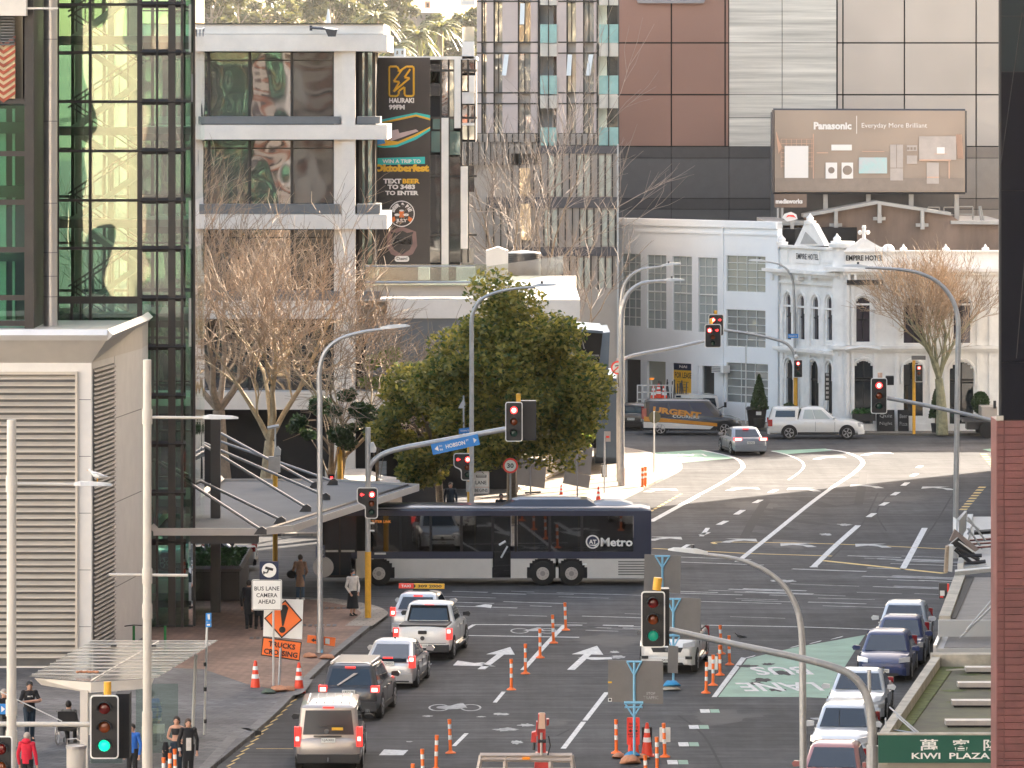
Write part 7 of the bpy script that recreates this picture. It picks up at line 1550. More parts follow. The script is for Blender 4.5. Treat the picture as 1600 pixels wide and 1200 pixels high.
street_light('curved street lamp standing in front of the domed evergreen tree',(XX(737,208.5),208.5,.1),[(737,520),(737,500),(741,484),(752,468),(775,457),(805,451),(835,448.5)],208.5,.10)
street_light('street lamp on the sunlit corner with the lower curved arm over the white wall',G(971,760,.1),[(971,500),(973,480),(982,458),(1000,444),(1020,440),(1040,439)],253,.15)
street_light('street lamp just behind the corner one with a slightly higher arm',G(968,722,.1),[(970,480),(974,450),(984,432),(1002,421),(1022,418),(1036,416)],270,.11)
street_light('large street lamp arching left in front of the leafless hotel tree',(XX(1493,214),214,.1),[(1497,540),(1497,500),(1488,468),(1468,443),(1440,428),(1405,421),(1352,418)],214,.12)
street_light('near street lamp with a drooping head arching over the junction at lower right',(XX(1255,136),136,0),[(1254,1040),(1252,985),(1243,945),(1222,912),(1190,888),(1150,873),(1100,866)],136,.10)
street_light('thin street lamp behind the traffic light on the left hotel front',(XX(1243,297),297,.1),[(1241,470),(1239,440),(1232,424),(1220,414),(1205,410),(1195,409)],297,.08)
def lampdot(): pass
def tall_pole(label,x,top,Y,rad,arms,cols):
    t = TH('tall_pole',label,'pole',(XX(x,Y),Y,0),'tall cream poles with straight lamp arms');z = ZZ(top,Y);m = MB('cream_pole');b = XX(x,Y);m.cyl((b,Y,0),(b,Y,z),rad,20,rad * .93);t.part(m,'pole',smooth=50)
    m = MB('cream_pole')
    for y in cols: m.cyl((b,Y,ZZ(y,Y) - .18),(b,Y,ZZ(y,Y) + .18),rad * 1.15,20)
    t.part(m,'collar')
    for (xa,ya,xb,yb,hd_) in arms:
        m = MB('cream_pole');m.cyl(P(xa,ya,Y),P(xb,yb,Y),.035,8);a = t.part(m,'lamp_arm')
        if hd_: m = MB('recess_white');e_ = P(xb,yb,Y);sg = 1 if xb > xa else -1;m.loft([[e_ + Vector((sg * u,w * s1,z_)) for s1,z_ in ((-1,-.02),(1,-.02),(.6,h_),(-.6,h_))] for u,w,h_ in ((-.35,.05,.05),(-.2,.14,.08),(.35,.12,.05),(.5,.04,.02))]);t.part(m,'lamp_head',a)
    return t
tall_pole('tallest cream pole, second from the left, with a long arm over the canopy',230,562,125,.108,[(232,652,340,653,True),(170,898,293,899,False)],(651,900,955))
m = MB('cream_pole');b = P(230,1112,125);m.cyl((b.x,125,0),b,.125,20);single(m,'pole_sleeve','thicker lower sleeve of the tallest cream pole','pole',(b.x,125,0),smooth=50)
tall_pole('cream pole nearest the left edge with a gull perched on its arm',18,656,115,.112,[(20,756,140,757.5,True)],(756,1106,1154))
# gull
def bird(name,label,c,s,body,wing,group=None,face=1):
    t = TH(name,label,'bird',c);c = Vector(c);m = MB(body);f = face
    m.loft([[c + Vector((f * x * s,r * math.cos(6.283 * i / 8) * s,(z + r * math.sin(6.283 * i / 8)) * s)) for i in range(8)] for x,z,r in ((-.20,.10,.01),(-.12,.12,.045),(0,.14,.07),(.09,.17,.06),(.13,.22,.035),(.155,.25,.035),(.185,.26,.028),(.20,.255,.008))]);m.m('yellow_paint' if wing != 'trim' else 'dark_metal');m.loft([[c + Vector((f * x * s,r * math.cos(6.283 * i / 4) * s,(.253 + r * math.sin(6.283 * i / 4)) * s)) for i in range(4)] for x,r in ((.195,.01),(.235,.002))]);
    for y in (-.025,.025): m.cyl(c + Vector((0,y * s,0)),c + Vector((0,y * s,.09 * s)),.006 * s,4)
    t.part(m,'body',smooth=60);m = MB(wing)
    for y in (-1,1): m.loft([[c + Vector((f * x * s,y * (.052 + .01 * k) * s,(z + dz) * s)) for k,dz in ((0,h_),(1,0),(0,-h_))] for x,z,h_ in ((.08,.17,.02),(0,.155,.045),(-.12,.13,.03),(-.27,.10,.004))])
    t.part(m,'wing')
bird('gull','white gull perched on the straight lamp arm at the left',P(152,752.5,115),1.0,'white','gal',face=-1)
bird('pigeon','dark pigeon standing on the road near the orange posts',G(1156,1000),.95,'dark_metal','trim',face=-1)
# ---- signal masts
def mast(label,base,parts,name='traffic_light',group='traffic lights'): return TH(name,label,'traffic light',base,group)
# T1
b = G(575,966,.12);t = mast('traffic light on a yellow and grey pole with a long arm over the bus',b,None);Y1 = b.y
m = MB('yellow_paint');m.cyl(b,(b.x,b.y,ZZ(862,Y1)),.115,14);t.part(m,'yellow_pole',smooth=50);m = MB('gal');m.cyl((b.x,b.y,ZZ(862,Y1)),(b.x,b.y,ZZ(668,Y1)),.095,12);t.part(m,'upper_pole',smooth=50)
m = MB('gal');m.tube(curve([P(575.5,790,Y1 + .1),P(575.5,742,Y1 + .1),P(581,724,Y1),P(598,710,Y1),P(630,700,Y1),P(700,687,Y1),P(792,670,Y1)]),.10,10);t.part(m,'mast_arm',smooth=50)
head(t,803,659,Y1 - .25,27,62,'r','3');head(t,574,786,Y1 - .25,33,49,'ra','L');m = MB('yellow_paint');c = P(810,630,Y1);m.cyl(c,c + Vector((0,0,.35)),.09,10);t.part(m,'pole_cap');m = MB('black');m.box(XX(812,Y1),XX(838,Y1),Y1 + .2,Y1 + .7,ZZ(689,Y1),ZZ(627,Y1));t.part(m,'rear_signal_back')
m = MB('recess_white');c = P(582,700,Y1);m.slab([P(577.5,693,Y1 - .1),P(583,691,Y1 - .1),P(588,701,Y1 - .1),P(587,707,Y1 - .1),P(578,707,Y1 - .1)],(0,.3,0));t.part(m,'detector');m = MB('signwhite')
for y in (817.5,829.5): m.bar(P(578,y,Y1 - .1),P(585,y,Y1 - .1),.05)
t.part(m,'cable_clip')
sg = TH('street_name_sign','bright blue street name sign clipped under the mast arm','sign',P(711,695,Y1));c0 = P(711.5,694.5,Y1 - .15);an = R(12.5);ux = Vector((math.cos(an),0,math.sin(an)));uz = Vector((-math.sin(an),0,math.cos(an)));w2_,h2_ = .88,.20
m = MB('sign_blue');m.slab([c0 - ux * w2_ - uz * h2_,c0 + ux * w2_ - uz * h2_,c0 + ux * w2_ + uz * h2_,c0 - ux * w2_ + uz * h2_],(0,.03,0));sg.part(m,'plate');m = MB('signwhite');f = lambda a,b_: c0 + ux * a + uz * b_ + Vector((0,-.006,0));m.text('HOBSON',f(.0,.0),ux,uz,.72,.15,.03);m.text('ST',f(.46,.06),ux,uz,.1,.07,.02);m.quad(f(-.78,0),f(-.64,.1),f(-.64,-.1));m.quad(f(.80,0),f(.68,.1),f(.68,-.1));m.text('96',f(-.54,-.07),ux,uz,.12,.08,.02);m.text('TO',f(-.54,.06),ux,uz,.12,.06,.02);sg.part(m,'lettering')
# T2
Y2 = 212.0;b = Vector((XX(734,Y2),Y2,.1));t = mast('traffic light on a yellow pole between the street sign and lane sign',b,None);m = MB('yellow_paint');m.cyl(b,(b.x,b.y,ZZ(690,Y2)),.11,12);t.part(m,'yellow_pole');m = MB('recess_white');m.cyl((b.x - .25,b.y,ZZ(690,Y2)),(b.x - .25,b.y,ZZ(618,Y2)),.04,6);m.slab([P(716,638,Y2),P(727,638,Y2),P(727,630,Y2),P(724,624,Y2),P(719,632,Y2)],(0,.25,0));t.part(m,'camera_pole');head(t,724,729.5,Y2 - .2,31,43,'ra','L');m = MB('gal');m.box(b.x - .15,b.x + .2,b.y - .15,b.y + .1,ZZ(768,Y2),ZZ(752,Y2));t.part(m,'control_box')
sg = TH('blue_street_sign','small darker blue street sign beside the tall lamp pole','sign',P(726,673,Y2));m = MB('sign_blue');m.slab([P(717,678,Y2 - .1),P(735,676,Y2 - .1),P(735,667.5,Y2 - .1),P(717,670,Y2 - .1)],(0,.03,0));sg.part(m,'plate');m = MB('signwhite');m.text('Victoria St',P(726,672.7,Y2 - .12),(1,0,.1),(0,0,1),.36,.09,.01);sg.part(m,'lettering')
def plate_sign(name,label,x,y,Y,wp_,hp_,lines,mat='signwhite',tmat='black',border=None,basey=None,post='gal',tilt=0,postx=None,group=None,r=.05,posty=None):
    s = Y / F;c = P(x,y,Y);t = TH(name,label,'sign',(XX(postx or x,Y),Y,.0) if basey is None else G(postx or x,basey),group);w_,h_ = wp_ * s,hp_ * s;ux = Vector((math.cos(tilt),0,math.sin(tilt)));uz = Vector((-math.sin(tilt),0,math.cos(tilt)))
    def pl_(mt,g,y0,th_,nm):
        m = MB(mt);pts = []
        for (sx,sz,a0) in ((1,1,0),(-1,1,90),(-1,-1,180),(1,-1,270)):
            for i in range(4): a = R(a0 + 30 * i);rr = max(.002,r - g);pts.append(c + ux * (sx * (w_ / 2 - g - rr) + rr * math.cos(a)) + uz * (sz * (h_ / 2 - g - rr) + rr * math.sin(a)) + Vector((0,y0,0)))
        m.slab(pts,(0,th_,0));return t.part(m,nm)
    pl_(mat,0,0,.025,'plate')
    if border: pl_(border,.02,-.004,.006,'border');pl_(mat,.035,-.008,.006,'face')
    for (tx,dx,dy,wq,hq) in lines: m = MB(tmat);m.text(tx,c + ux * dx * s - uz * dy * s + Vector((0,-.012,0)),ux,uz,wq * s,hq * s,.015);t.part(m,'lettering')
    if post: m = MB(post);xx = XX(postx or x,Y);top = c.z + h_ * .4 if posty is None else ZZ(posty,Y);m.cyl((xx,Y + .06,0 if basey is None else .0),(xx,Y + .06,top),.035,8);t.part(m,'post')
    return t,c,s
t,c,s = plate_sign('bus_lane_sign','white LANE BEGINS sign with a bus symbol and pale red edge',752,754,213,25,35,[('LANE',-.5,0,17,5.5),('BEGINS',0,12,20,5)],border='bill_peach',posty=800,postx=752)
m = MB('black');m.box(c.x - 8 * s,c.x + 8 * s,c.y - .02,c.y - .014,c.z + 8 * s,c.z + 12 * s);m.m('signwhite');m.box(c.x - 7 * s,c.x + 7 * s,c.y - .024,c.y - .021,c.z + 9.6 * s,c.z + 11.2 * s);t.part(m,'bus_symbol')
m = MB('bill_peach');m.box(c.x - 12.5 * s,c.x + 12.5 * s,c.y - .02,c.y - .014,c.z - 7.6 * s,c.z - 6.8 * s);t.part(m,'divider')
t = TH('speed_limit_sign','round white 30 speed sign with a red ring','sign',P(797,800,213));c = P(797.5,727.5,213);m = MB('sign_red');m.disc(c,.315,(0,-1,0),.02,32);t.part(m,'red_ring');m = MB('signwhite');m.disc(c + Vector((0,-.022,0)),.235,(0,-1,0),.004,32);t.part(m,'face');m = MB('black');m.text('30',c + Vector((0,-.03,0)),(1,0,0),(0,0,1),.27,.2,.03);t.part(m,'lettering');m = MB('gal');m.cyl((c.x,c.y + .05,0),(c.x,c.y + .05,c.z + .3),.04,8);t.part(m,'post')
# T3, T4 beyond the canopy
b = G(430,899,.1);t = mast('yellow signal pole with a grey cabinet seen through the canopy rods',b,None);Y3 = b.y;m = MB('yellow_paint');m.cyl(b,(b.x,Y3,ZZ(735,Y3)),.10,12);t.part(m,'yellow_pole');m = MB('gal');m.box(b.x - .26,b.x + .2,Y3 - .2,Y3 + .1,ZZ(738,Y3),ZZ(713,Y3));t.part(m,'control_box');m = MB('recess_white');m.cyl((b.x,Y3,ZZ(713,Y3)),(b.x,Y3,ZZ(668,Y3)),.04,6);m.bar(P(436,665,Y3),P(418,669,Y3),.1);m.slab([P(428,712,Y3 - .1),P(438,712,Y3 - .1),P(439,703,Y3 - .1),P(434,697,Y3 - .1),P(429,702,Y3 - .1)],(0,.2,0));t.part(m,'camera')
Y4 = 224.0;b = Vector((XX(531,Y4),Y4,.1));t = mast('yellow signal pole with a small red pedestrian light among the bare branches',b,None);m = MB('yellow_paint');m.cyl(b,(b.x,Y4,ZZ(687,Y4)),.11,12);t.part(m,'yellow_pole');m = MB('black');m.box(XX(513,Y4),XX(523,Y4),Y4 - .3,Y4,ZZ(757,Y4),ZZ(741,Y4));t.part(m,'signal_housing');m = MB('red_on');m.box(XX(516.6,Y4),XX(520.4,Y4),Y4 - .33,Y4 - .31,ZZ(752,Y4),ZZ(744,Y4));t.part(m,'lens')
# T5 near centre mast
Y5 = 133.0;b = Vector((XX(1363,Y5),Y5,.13));t = mast('near traffic light showing green on a curved grey mast at lower centre',b,None);m = MB('gal');m.tube([b,Vector((b.x,Y5,1.5))] + curve([P(1363,1175,Y5),P(1361,1120,Y5),P(1352,1082,Y5),P(1330,1055,Y5),P(1295,1040,Y5),P(1240,1026,Y5),P(1140,1005,Y5),P(1046,984,Y5)]),[.13,.13] + [.12 - .0012 * i for i in range(36)],12);t.part(m,'mast_arm',smooth=50);m = MB('gal');m.cyl(P(1358,1082,Y5),P(1358,1046,Y5),.05,8);m.cyl(b,P(1363,1165,Y5),.155,12);t.part(m,'pole_sleeve')
head(t,1020.5,968,Y5 - .3,37.5,88,'d','3');m = MB('yellow_paint');c = P(1026,922,Y5 - .1);m.cyl(c,c + Vector((.04,0,.32)),.11,12);t.part(m,'pole_cap');m = MB('black');m.box(XX(1026,Y5),XX(1046,Y5),Y5 + .1,Y5 + .6,ZZ(1010,Y5),ZZ(921,Y5));t.part(m,'rear_signal_back')
# T6 near left mast
Y6 = 117.0;b = Vector((XX(-40,Y6),Y6,.13));t = mast('near traffic light with a bright green lamp on a straight cream arm',b,None);m = MB('cream_pole');m.tube([b,Vector((b.x,Y6,4)),P(-40,1148,Y6),P(-30,1134,Y6),P(0,1131.5,Y6),P(145,1132,Y6)],.058,10);t.part(m,'mast_arm',smooth=50);head(t,163,1136,Y6 - .3,45,100,'g','3');m = MB('yellow_paint');c = P(168,1086,Y6 - .1);m.cyl(c,c + Vector((0,0,.30)),.085,12);t.part(m,'pole_cap');m = MB('blackmatt');m.box(XX(180,Y6),XX(202,Y6),Y6 + .1,Y6 + .7,ZZ(1186,Y6),ZZ(1085,Y6));t.part(m,'rear_signal_back');m = MB('recess_white');m.cyl(P(-5,1078,Y6),P(97,1127,Y6),.014,5);t.part(m,'stay_wire')
Y6b = 108.0;b = Vector((XX(3,Y6b),Y6b,.13));t = mast('traffic light cut off by the left edge of the picture',b,None);m = MB('cream_pole');m.cyl(b,(b.x,Y6b,ZZ(1160,Y6b)),.06,10);t.part(m,'pole');head(t,1,1199,Y6b - .2,37,98,'g','3')
sg = TH('blue_arrow_sign','blue sign with a white arrow cut off by the left edge','sign',P(2,1108,Y6));m = MB('sign_blue');m.slab([P(-40,1116,Y6 - .1),P(14,1116,Y6 - .1),P(14,1100,Y6 - .1),P(-40,1100,Y6 - .1)],(0,.03,0));sg.part(m,'plate');m = MB('signwhite');m.slab([P(2,1113,Y6 - .11),P(8,1108,Y6 - .11),P(2,1103,Y6 - .11)],(0,-.004,0));m.slab([P(10.5,1112,Y6 - .11),P(12.5,1112,Y6 - .11),P(12.5,1103,Y6 - .11),P(10.5,1103,Y6 - .11)],(0,-.004,0));sg.part(m,'arrow')
# T7 corner arm
Y7 = 256.0;b = G(966,752,.12);b = Vector((b.x,b.y,.12));Y7 = b.y;t = mast('traffic light with round red and arrow lamps on an arm from the sunlit corner',b,None);m = MB('gal');m.cyl(b,(b.x,Y7,ZZ(560,Y7)),.09,10);t.part(m,'pole');m = MB('gal');m.tube(curve([P(967,600,Y7),P(969,575,Y7),P(977,560,Y7),P(1000,553,Y7),P(1050,544,Y7),P(1100,533,Y7)]),.08,8);t.part(m,'mast_arm',smooth=50);head(t,1114,525,Y7 - .2,26,37,'rA','T2');m = MB('yellow_paint');c = P(1111,506,Y7);m.cyl(c,c + Vector((0,0,.25)),.08,8);t.part(m,'pole_cap');head(t,969,592,Y7 - .2,9,27,'r','3')
sg = TH('no_turn_sign','round red-ringed no-turn sign on the corner pole','sign',P(965,574,Y7));m = MB('sign_red');c = P(965,574.5,Y7 - .3);m.disc(c,.33,(0,-1,0),.02,28);sg.part(m,'red_ring');m = MB('signwhite');m.disc(c + Vector((0,-.022,0)),.25,(0,-1,0),.004,28);sg.part(m,'face');m = MB('black');m.tube(curve([c + Vector((.08,-.04,-.15)),c + Vector((.08,-.04,.05)),c + Vector((-.02,-.04,.1)),c + Vector((-.13,-.04,.08))]),.025,5);m.m('sign_red');m.bar(c + Vector((-.18,-.045,-.16)),c + Vector((.18,-.045,.16)),.04);sg.part(m,'turn_symbol')
b = G(1243,668,.12);Y8 = b.y;t = mast('traffic light on a yellow pole and curved arm before the left hotel front',b,None);m = MB('yellow_paint');m.cyl(b,(b.x,Y8,ZZ(590,Y8)),.12,12);t.part(m,'yellow_pole');m = MB('gal');m.tube(curve([P(1243,600,Y8),P(1242,560,Y8),P(1235,543,Y8),P(1220,533,Y8),P(1180,523,Y8),P(1128,515,Y8)]),.08,8);t.part(m,'mast_arm',smooth=50);m = MB('white');m.ball(P(1244,557,Y8 - .2),.13,8,5);t.part(m,'detector');head(t,1119,508,Y8 - .2,24,34,'rA','T2');head(t,1247,576,Y8 - .3,14,28,'r','3');m = MB('yellow_paint');c = P(1118,492,Y8);m.cyl(c,c + Vector((0,0,.25)),.09,8);t.part(m,'pole_cap')
sg = TH('hotel_street_sign','tiny blue street sign in front of the hotel arches','sign',P(1239,525,Y8));m = MB('sign_blue');m.box(XX(1231,Y8),XX(1247,Y8),Y8 - .2,Y8 - .17,ZZ(528,Y8),ZZ(521.5,Y8));sg.part(m,'plate');m = MB('signwhite');m.text('Nelson St',P(1239,525,Y8 - .21),(1,0,0),(0,0,1),.46,.1,.01);sg.part(m,'lettering')
b = G(1428,678,.12);Y9 = b.y;t = mast('traffic light pair on a yellow pole in front of the right hotel windows',b,None);m = MB('yellow_paint');m.cyl(b,(b.x,Y9,ZZ(563,Y9)),.09,12);t.part(m,'yellow_pole');head(t,1436,583,Y9 - .25,12.5,28,'r','3');m = MB('blackmatt');m.box(XX(1412,Y9),XX(1421,Y9),Y9 - .3,Y9,ZZ(602,Y9),ZZ(570,Y9));t.part(m,'side_signal');m = MB('panel_grey');m.box(XX(1424,Y9),XX(1446,Y9),Y9 - .15,Y9 - .1,ZZ(562,Y9),ZZ(555.5,Y9));t.part(m,'sign_back')
Y10 = 213.0;b = Vector((XX(1580,Y10),Y10,.13));t = mast('traffic light on a long grey arm reaching left from behind the red tiles',b,None);m = MB('gal');m.tube([b,Vector((b.x,Y10,4))] + curve([P(1580,690,Y10),P(1575,666,Y10),P(1557,659,Y10),P(1500,645,Y10),P(1430,630,Y10),P(1386,622,Y10)]),.085,10);t.part(m,'mast_arm',smooth=50);head(t,1373.5,618.5,Y10 - .25,25.5,56,'r','3');m = MB('bill_peach');c = P(1375,590,Y10);m.cyl(c,c + Vector((0,0,.2)),.1,10);t.part(m,'pole_cap');m = MB('blackmatt');m.box(XX(1385,Y10),XX(1397,Y10),Y10 + .1,Y10 + .5,ZZ(602,Y10),ZZ(588,Y10));t.part(m,'rear_signal_back')
# ---- corner signs seen from behind
def backpanel(label,x0,y0,x1,y1,x2,y2,x3_,y3_,Y,post,basey,extra=None,frame='grey_metal',name='road_sign_back',group='plain sign backs at the roadworks'):
    b = G(post,basey) if basey else Vector((XX(post,Y),Y,0));t = TH(name,label,'sign',b,group);m = MB('panel_grey');m.slab([P(x0,y0,Y),P(x1,y1,Y),P(x2,y2,Y),P(x3_,y3_,Y)],(0,-.03,0));t.part(m,'panel');m = MB(frame);m.bar((b.x,Y - .06,b.z),P(post + (x0 + x1 - 2 * post) * 0,y2,Y - .06),.055)
    top = min(y2,y3_);h_ = abs(y0 - y2);xm = post
    for sx in (-11,11): m.bar(P(xm,top + h_ * .38,Y - .06),P(xm + sx,top + 3,Y - .06),.04)
    m.bar(P(xm - 12,top + 3,Y - .06),P(xm + 12,top + 3,Y - .06),.045)
    if extra: extra(m,Y)
    t.part(m,'stand');return t
Yx = G(830,776).y
t = backpanel('wide grey sign back leaning on the sunlit corner, left of the tall one',806,757,851,763,854,719,809,714,Yx,829,776,name='road_sign_back');m = MB('dark_metal');m.bar(P(820,770,Yx),P(845,769,Yx),.06);t.part(m,'foot')
Yx = G(900,780).y
t = backpanel('tall tilted grey sign back with a second panel below it on the sunlit corner',882,736,923,742,926,699,886,696,Yx,902,780);m = MB('panel_grey');m.slab([P(879,755,Yx - .05),P(920,763,Yx - .05),P(923,743,Yx - .05),P(883,737,Yx - .05)],(0,-.03,0));t.part(m,'lower_panel')
Yq = G(992,1190).y
def ex1(m,Y):
    m.m('frame_blue')
    for sx in (-14,14): m.bar(P(990 + sx,1098,Y - .07),P(990,1120,Y - .07),.035)
    m.bar(P(975,1098,Y - .07),P(1005,1098,Y - .07),.06);m.bar(P(976,1105,Y - .07),P(1004,1105,Y - .07),.04)
t = backpanel('largest grey sign back on a blue frame above the orange road works sign',950,1096,1036,1100,1036,1033,950,1031,Yq,991,1190,ex1,'frame_blue')
m = MB('worn');m.text('TRAFFIC',P(1017,1090,Yq - .04),(1,0,0),(0,0,1),.44,.10,.02);m.text('STOP',P(1017,1083.5,Yq - .04),(1,0,0),(0,0,1),.26,.08,.02);m.m('banner_yellow');m.box(XX(950,Yq),XX(956,Yq),Yq - .05,Yq - .035,ZZ(1067,Yq),ZZ(1064.5,Yq));m.m('signwhite');m.box(XX(950,Yq),XX(956,Yq),Yq - .05,Yq - .035,ZZ(1096,Yq),ZZ(1090.5,Yq));m.m('black');m.disc(P(953,1093.3,Yq - .055),.035,(0,-1,0),.004);t.part(m,'stickers')
Yq2 = G(1050,1072).y
def ex2(m,Y):
    m.bar(P(1042,993,Y - .07),P(1062,993,Y - .07),.06)
    for sx in (-9,9): m.bar(P(1053 + sx,995,Y - .07),P(1050,1015,Y - .07),.035)
t = backpanel('grey sign back on a blue frame hiding the bonnet of the oncoming white car',1040,998,1094,1000,1095,935,1045,933,Yq2,1052,1072,ex2,'frame_blue');m = MB('panel_grey');m.slab([P(1043,1051,Yq2 - .1),P(1059,1052,Yq2 - .1),P(1060,1010,Yq2 - .1),P(1044,1008,Yq2 - .1)],(0,-.03,0));t.part(m,'lower_panel')
t = backpanel('grey sign back with a pale blue frame standing just right of the bus tail',1006,924,1063,927,1064,868,1007,866,184,1035,None,None,'frame_blue')
# ---- warning signs at left
Yw_ = G(428,1078).y
t,c,s = plate_sign('bus_lane_camera_sign','white BUS LANE CAMERA AHEAD sign with a navy camera square above it',417,929.5,Yw_,47,48,[('BUS LANE',0,-10,39,6.5),('CAMERA',0,0.5,33,6.5),('AHEAD',0,10.5,27,6.5)],border='black',basey=1078,postx=427,posty=905,post='recess_white')
m = MB('p_navy');cc = P(420.5,891,Yw_);m.box(cc.x - .31,cc.x + .31,Yw_ - .01,Yw_ + .03,cc.z - .31,cc.z + .29);t.part(m,'camera_square');m = MB('signwhite');m.disc(cc + Vector((0,-.015,0)),.235,(0,-1,0),.005,28);m.m('black');ct = cc + Vector((0,-.028,0));m.slab([ct + Vector((-.14,0,.05)),ct + Vector((.12,0,-.02)),ct + Vector((.14,0,.06)),ct + Vector((-.11,0,.13))],(0,-.004,0));m.bar(ct + Vector((-.02,0,.03)),ct + Vector((-.06,0,-.08)),.03);m.bar(ct + Vector((-.06,0,-.08)),ct + Vector((-.17,0,-.08)),.03);m.bar(ct + Vector((-.17,0,-.13)),ct + Vector((-.17,0,-.03)),.03);t.part(m,'camera_symbol')
Yd = Yw_ + .7;t = TH('roadworks_sign','orange TRUCKS CROSSING sign under an orange diamond with an exclamation mark','sign',G(437,1070));d_ = lambda x,y,o=0: P(x,y,Yd - o)
m = MB('signwhite');m.slab([d_(411,994),d_(472,999),d_(474,937),d_(413,935)],(0,.03,0));t.part(m,'white_board');m = MB('black');m.slab([d_(412.5,966,.012),d_(440,997.5,.012),d_(472.5,969,.012),d_(446,937,.012)],(0,-.004,0));t.part(m,'diamond_border');m = MB('sign_orange');m.slab([d_(415,966,.02),d_(440.3,994.5,.02),d_(470,968.5,.02),d_(445.6,940,.02)],(0,-.004,0));t.part(m,'diamond')
m = MB('black');m.slab([d_(440.5,978,.03),d_(443,978,.03),d_(450.5,950,.03),d_(447,945,.03),d_(441.5,945,.03),d_(438,950,.03)],(0,-.004,0));m.disc(d_(441,984,.03),.105,(0,-1,0),.004,16);t.part(m,'exclamation_mark')
m = MB('black');m.slab([d_(407.5,1024,.0),d_(468,1033,.0),d_(471.5,1003,.0),d_(410.5,995,.0)],(0,.02,0));t.part(m,'lower_border');m = MB('sign_orange');m.slab([d_(409,1022.5,.012),d_(467,1031,.012),d_(470,1004.5,.012),d_(412,997,.012)],(0,-.006,0));t.part(m,'lower_board');m = MB('black');ux = Vector((1,0,-.14));uz = Vector((.12,0,1));m.text('TRUCKS',d_(440.5,1008.5,.03),ux,uz,42 * Yd / F,8.5 * Yd / F,.03);m.text('CROSSING',d_(438.5,1020.5,.03),ux,uz,53 * Yd / F,8.5 * Yd / F,.03);t.part(m,'lettering')
m = MB('gal');m.bar(G(436,1072,.1),d_(439,1000,-.1),.06);t.part(m,'stand')
Yo = G(502,1022).y + .4;t = TH('detour_sign','small orange arrow plate tied beside the tall curved lamp','sign',G(515,1024));m = MB('sign_orange');m.slab([P(479.5,1004,Yo - .8),P(523,1010,Yo - .8),P(524.5,996.5,Yo - .8),P(480.5,992,Yo - .8)],(0,.03,0));t.part(m,'plate');m = MB('black');m.bar(P(488,1000,Yo - .83),P(496,1001,Yo - .83),.03);m.slab([P(486,1000,Yo - .83),P(491,1003.5,Yo - .83),P(491,997,Yo - .83)],(0,-.004,0));m.m('signwhite');m.slab([P(508,1005.5,Yo - .83),P(515,1006.5,Yo - .83),P(515.3,998,Yo - .83),P(508.5,997,Yo - .83)],(0,-.004,0));t.part(m,'arrow');m = MB('frame_blue');m.bar(G(503,1022,.1),P(503,990,Yo - .75),.05);t.part(m,'stand')
Yr_ = G(990,1183).y;t = TH('road_works_sign','bright red-orange road works notice among cones at the bottom centre','sign',G(990,1183));m = MB('sign_red');m.rrect(P(989.5,1142.5,Yr_).x,P(989.5,1142.5,Yr_).z,20 * Yr_ / F,43 * Yr_ / F,Yr_,.03,.04);t.part(m,'plate');m = MB('black')
for tx,y,w_,h_ in (('ROAD',1131,12,3.4),('WORKS',1136.5,15,3.4),('KEEP LEFT',1147.5,16,2.4),('OR RIGHT',1151,14,2.2)): m.text(tx,P(989.5,y,Yr_ - .01),(1,0,0),(0,0,1),w_ * Yr_ / F,h_ * Yr_ / F,.02)
m.bar(P(984,1142,Yr_ - .02),P(995,1142,Yr_ - .02),.02);m.slab([P(982,1142,Yr_ - .02),P(985.5,1144.5,Yr_ - .02),P(985.5,1139.5,Yr_ - .02)],(0,-.004,0));m.slab([P(997,1142,Yr_ - .02),P(993.5,1144.5,Yr_ - .02),P(993.5,1139.5,Yr_ - .02)],(0,-.004,0));t.part(m,'lettering');m = MB('cone_red')
for dx in (-5,4): m.bar(G(990 + dx * 1.1,1184),P(990 + dx * .7,1162,Yr_ + .1),.12)
t.part(m,'stand')
# plain white plates on posts
def white_plate(label,x,y,w_,h_,basey,blk=False):
    b = G(x,basey);t = TH('hazard_plate',label,'sign',b,'small plates on the marker posts');s = b.y / F;m = MB('black' if blk else 'signwhite');c = P(x,y,b.y - .12);m.rrect(c.x,c.z,w_ * s,h_ * s,c.y,.02,.02);t.part(m,'plate')
    if blk: m = MB('trim');m.bar(b,(b.x,b.y,c.z),.05);t.part(m,'stand')
    else: m = MB('orange');m.cyl(b,(b.x,b.y,c.z),.03,6);t.part(m,'stand')
white_plate('white square plate beside the posts right of the oncoming car',1114,1036,15,21,1066);white_plate('white square plate on the rightmost lower post',1039,1148,17,23,1181);white_plate('black upright panel behind the big red cone',1011,1152,16,32,1176,True)
# ---- cones
def cone(label,x,y,hpx,group='traffic cones',two=True):
    b = G(x,y);s = hpx * b.y / F;t = TH('traffic_cone',label,'cone',b,group);m = MB('cone_red');w_ = .22 * s;m.box(b.x - w_,b.x + w_,b.y - w_,b.y + w_,b.z,b.z + .04 * s);m.lathe([(.17 * s,b.z + .04 * s),(.05 * s,b.z + .97 * s),(.03 * s,b.z + s)],(b.x,b.y,0),16);t.part(m,'body',smooth=30);m = MB('reflect')
    for z0,z1 in ((.42,.56),(.70,.82)): f = lambda z: .17 * s + (.05 - .17) * s * (z - .04) / .93 + .006;m.lathe([(f(z0),b.z + z0 * s),(f(z1),b.z + z1 * s)],(b.x,b.y,0),16);
    t.part(m,'reflective_band')
for x,y,h_,lb in ((399,1080,48,'red traffic cone left of the camera sign post'),(467,1082,47,'red traffic cone right of the camera sign post'),(877,777,20,'small cone between the two grey sign backs at the corner'),(935,786,26,'small cone at the sunlit kerb right of the tilted sign back'),(1011,1181,52,'largest red cone behind the sandbags at bottom centre')): cone(lb,x,y,h_)
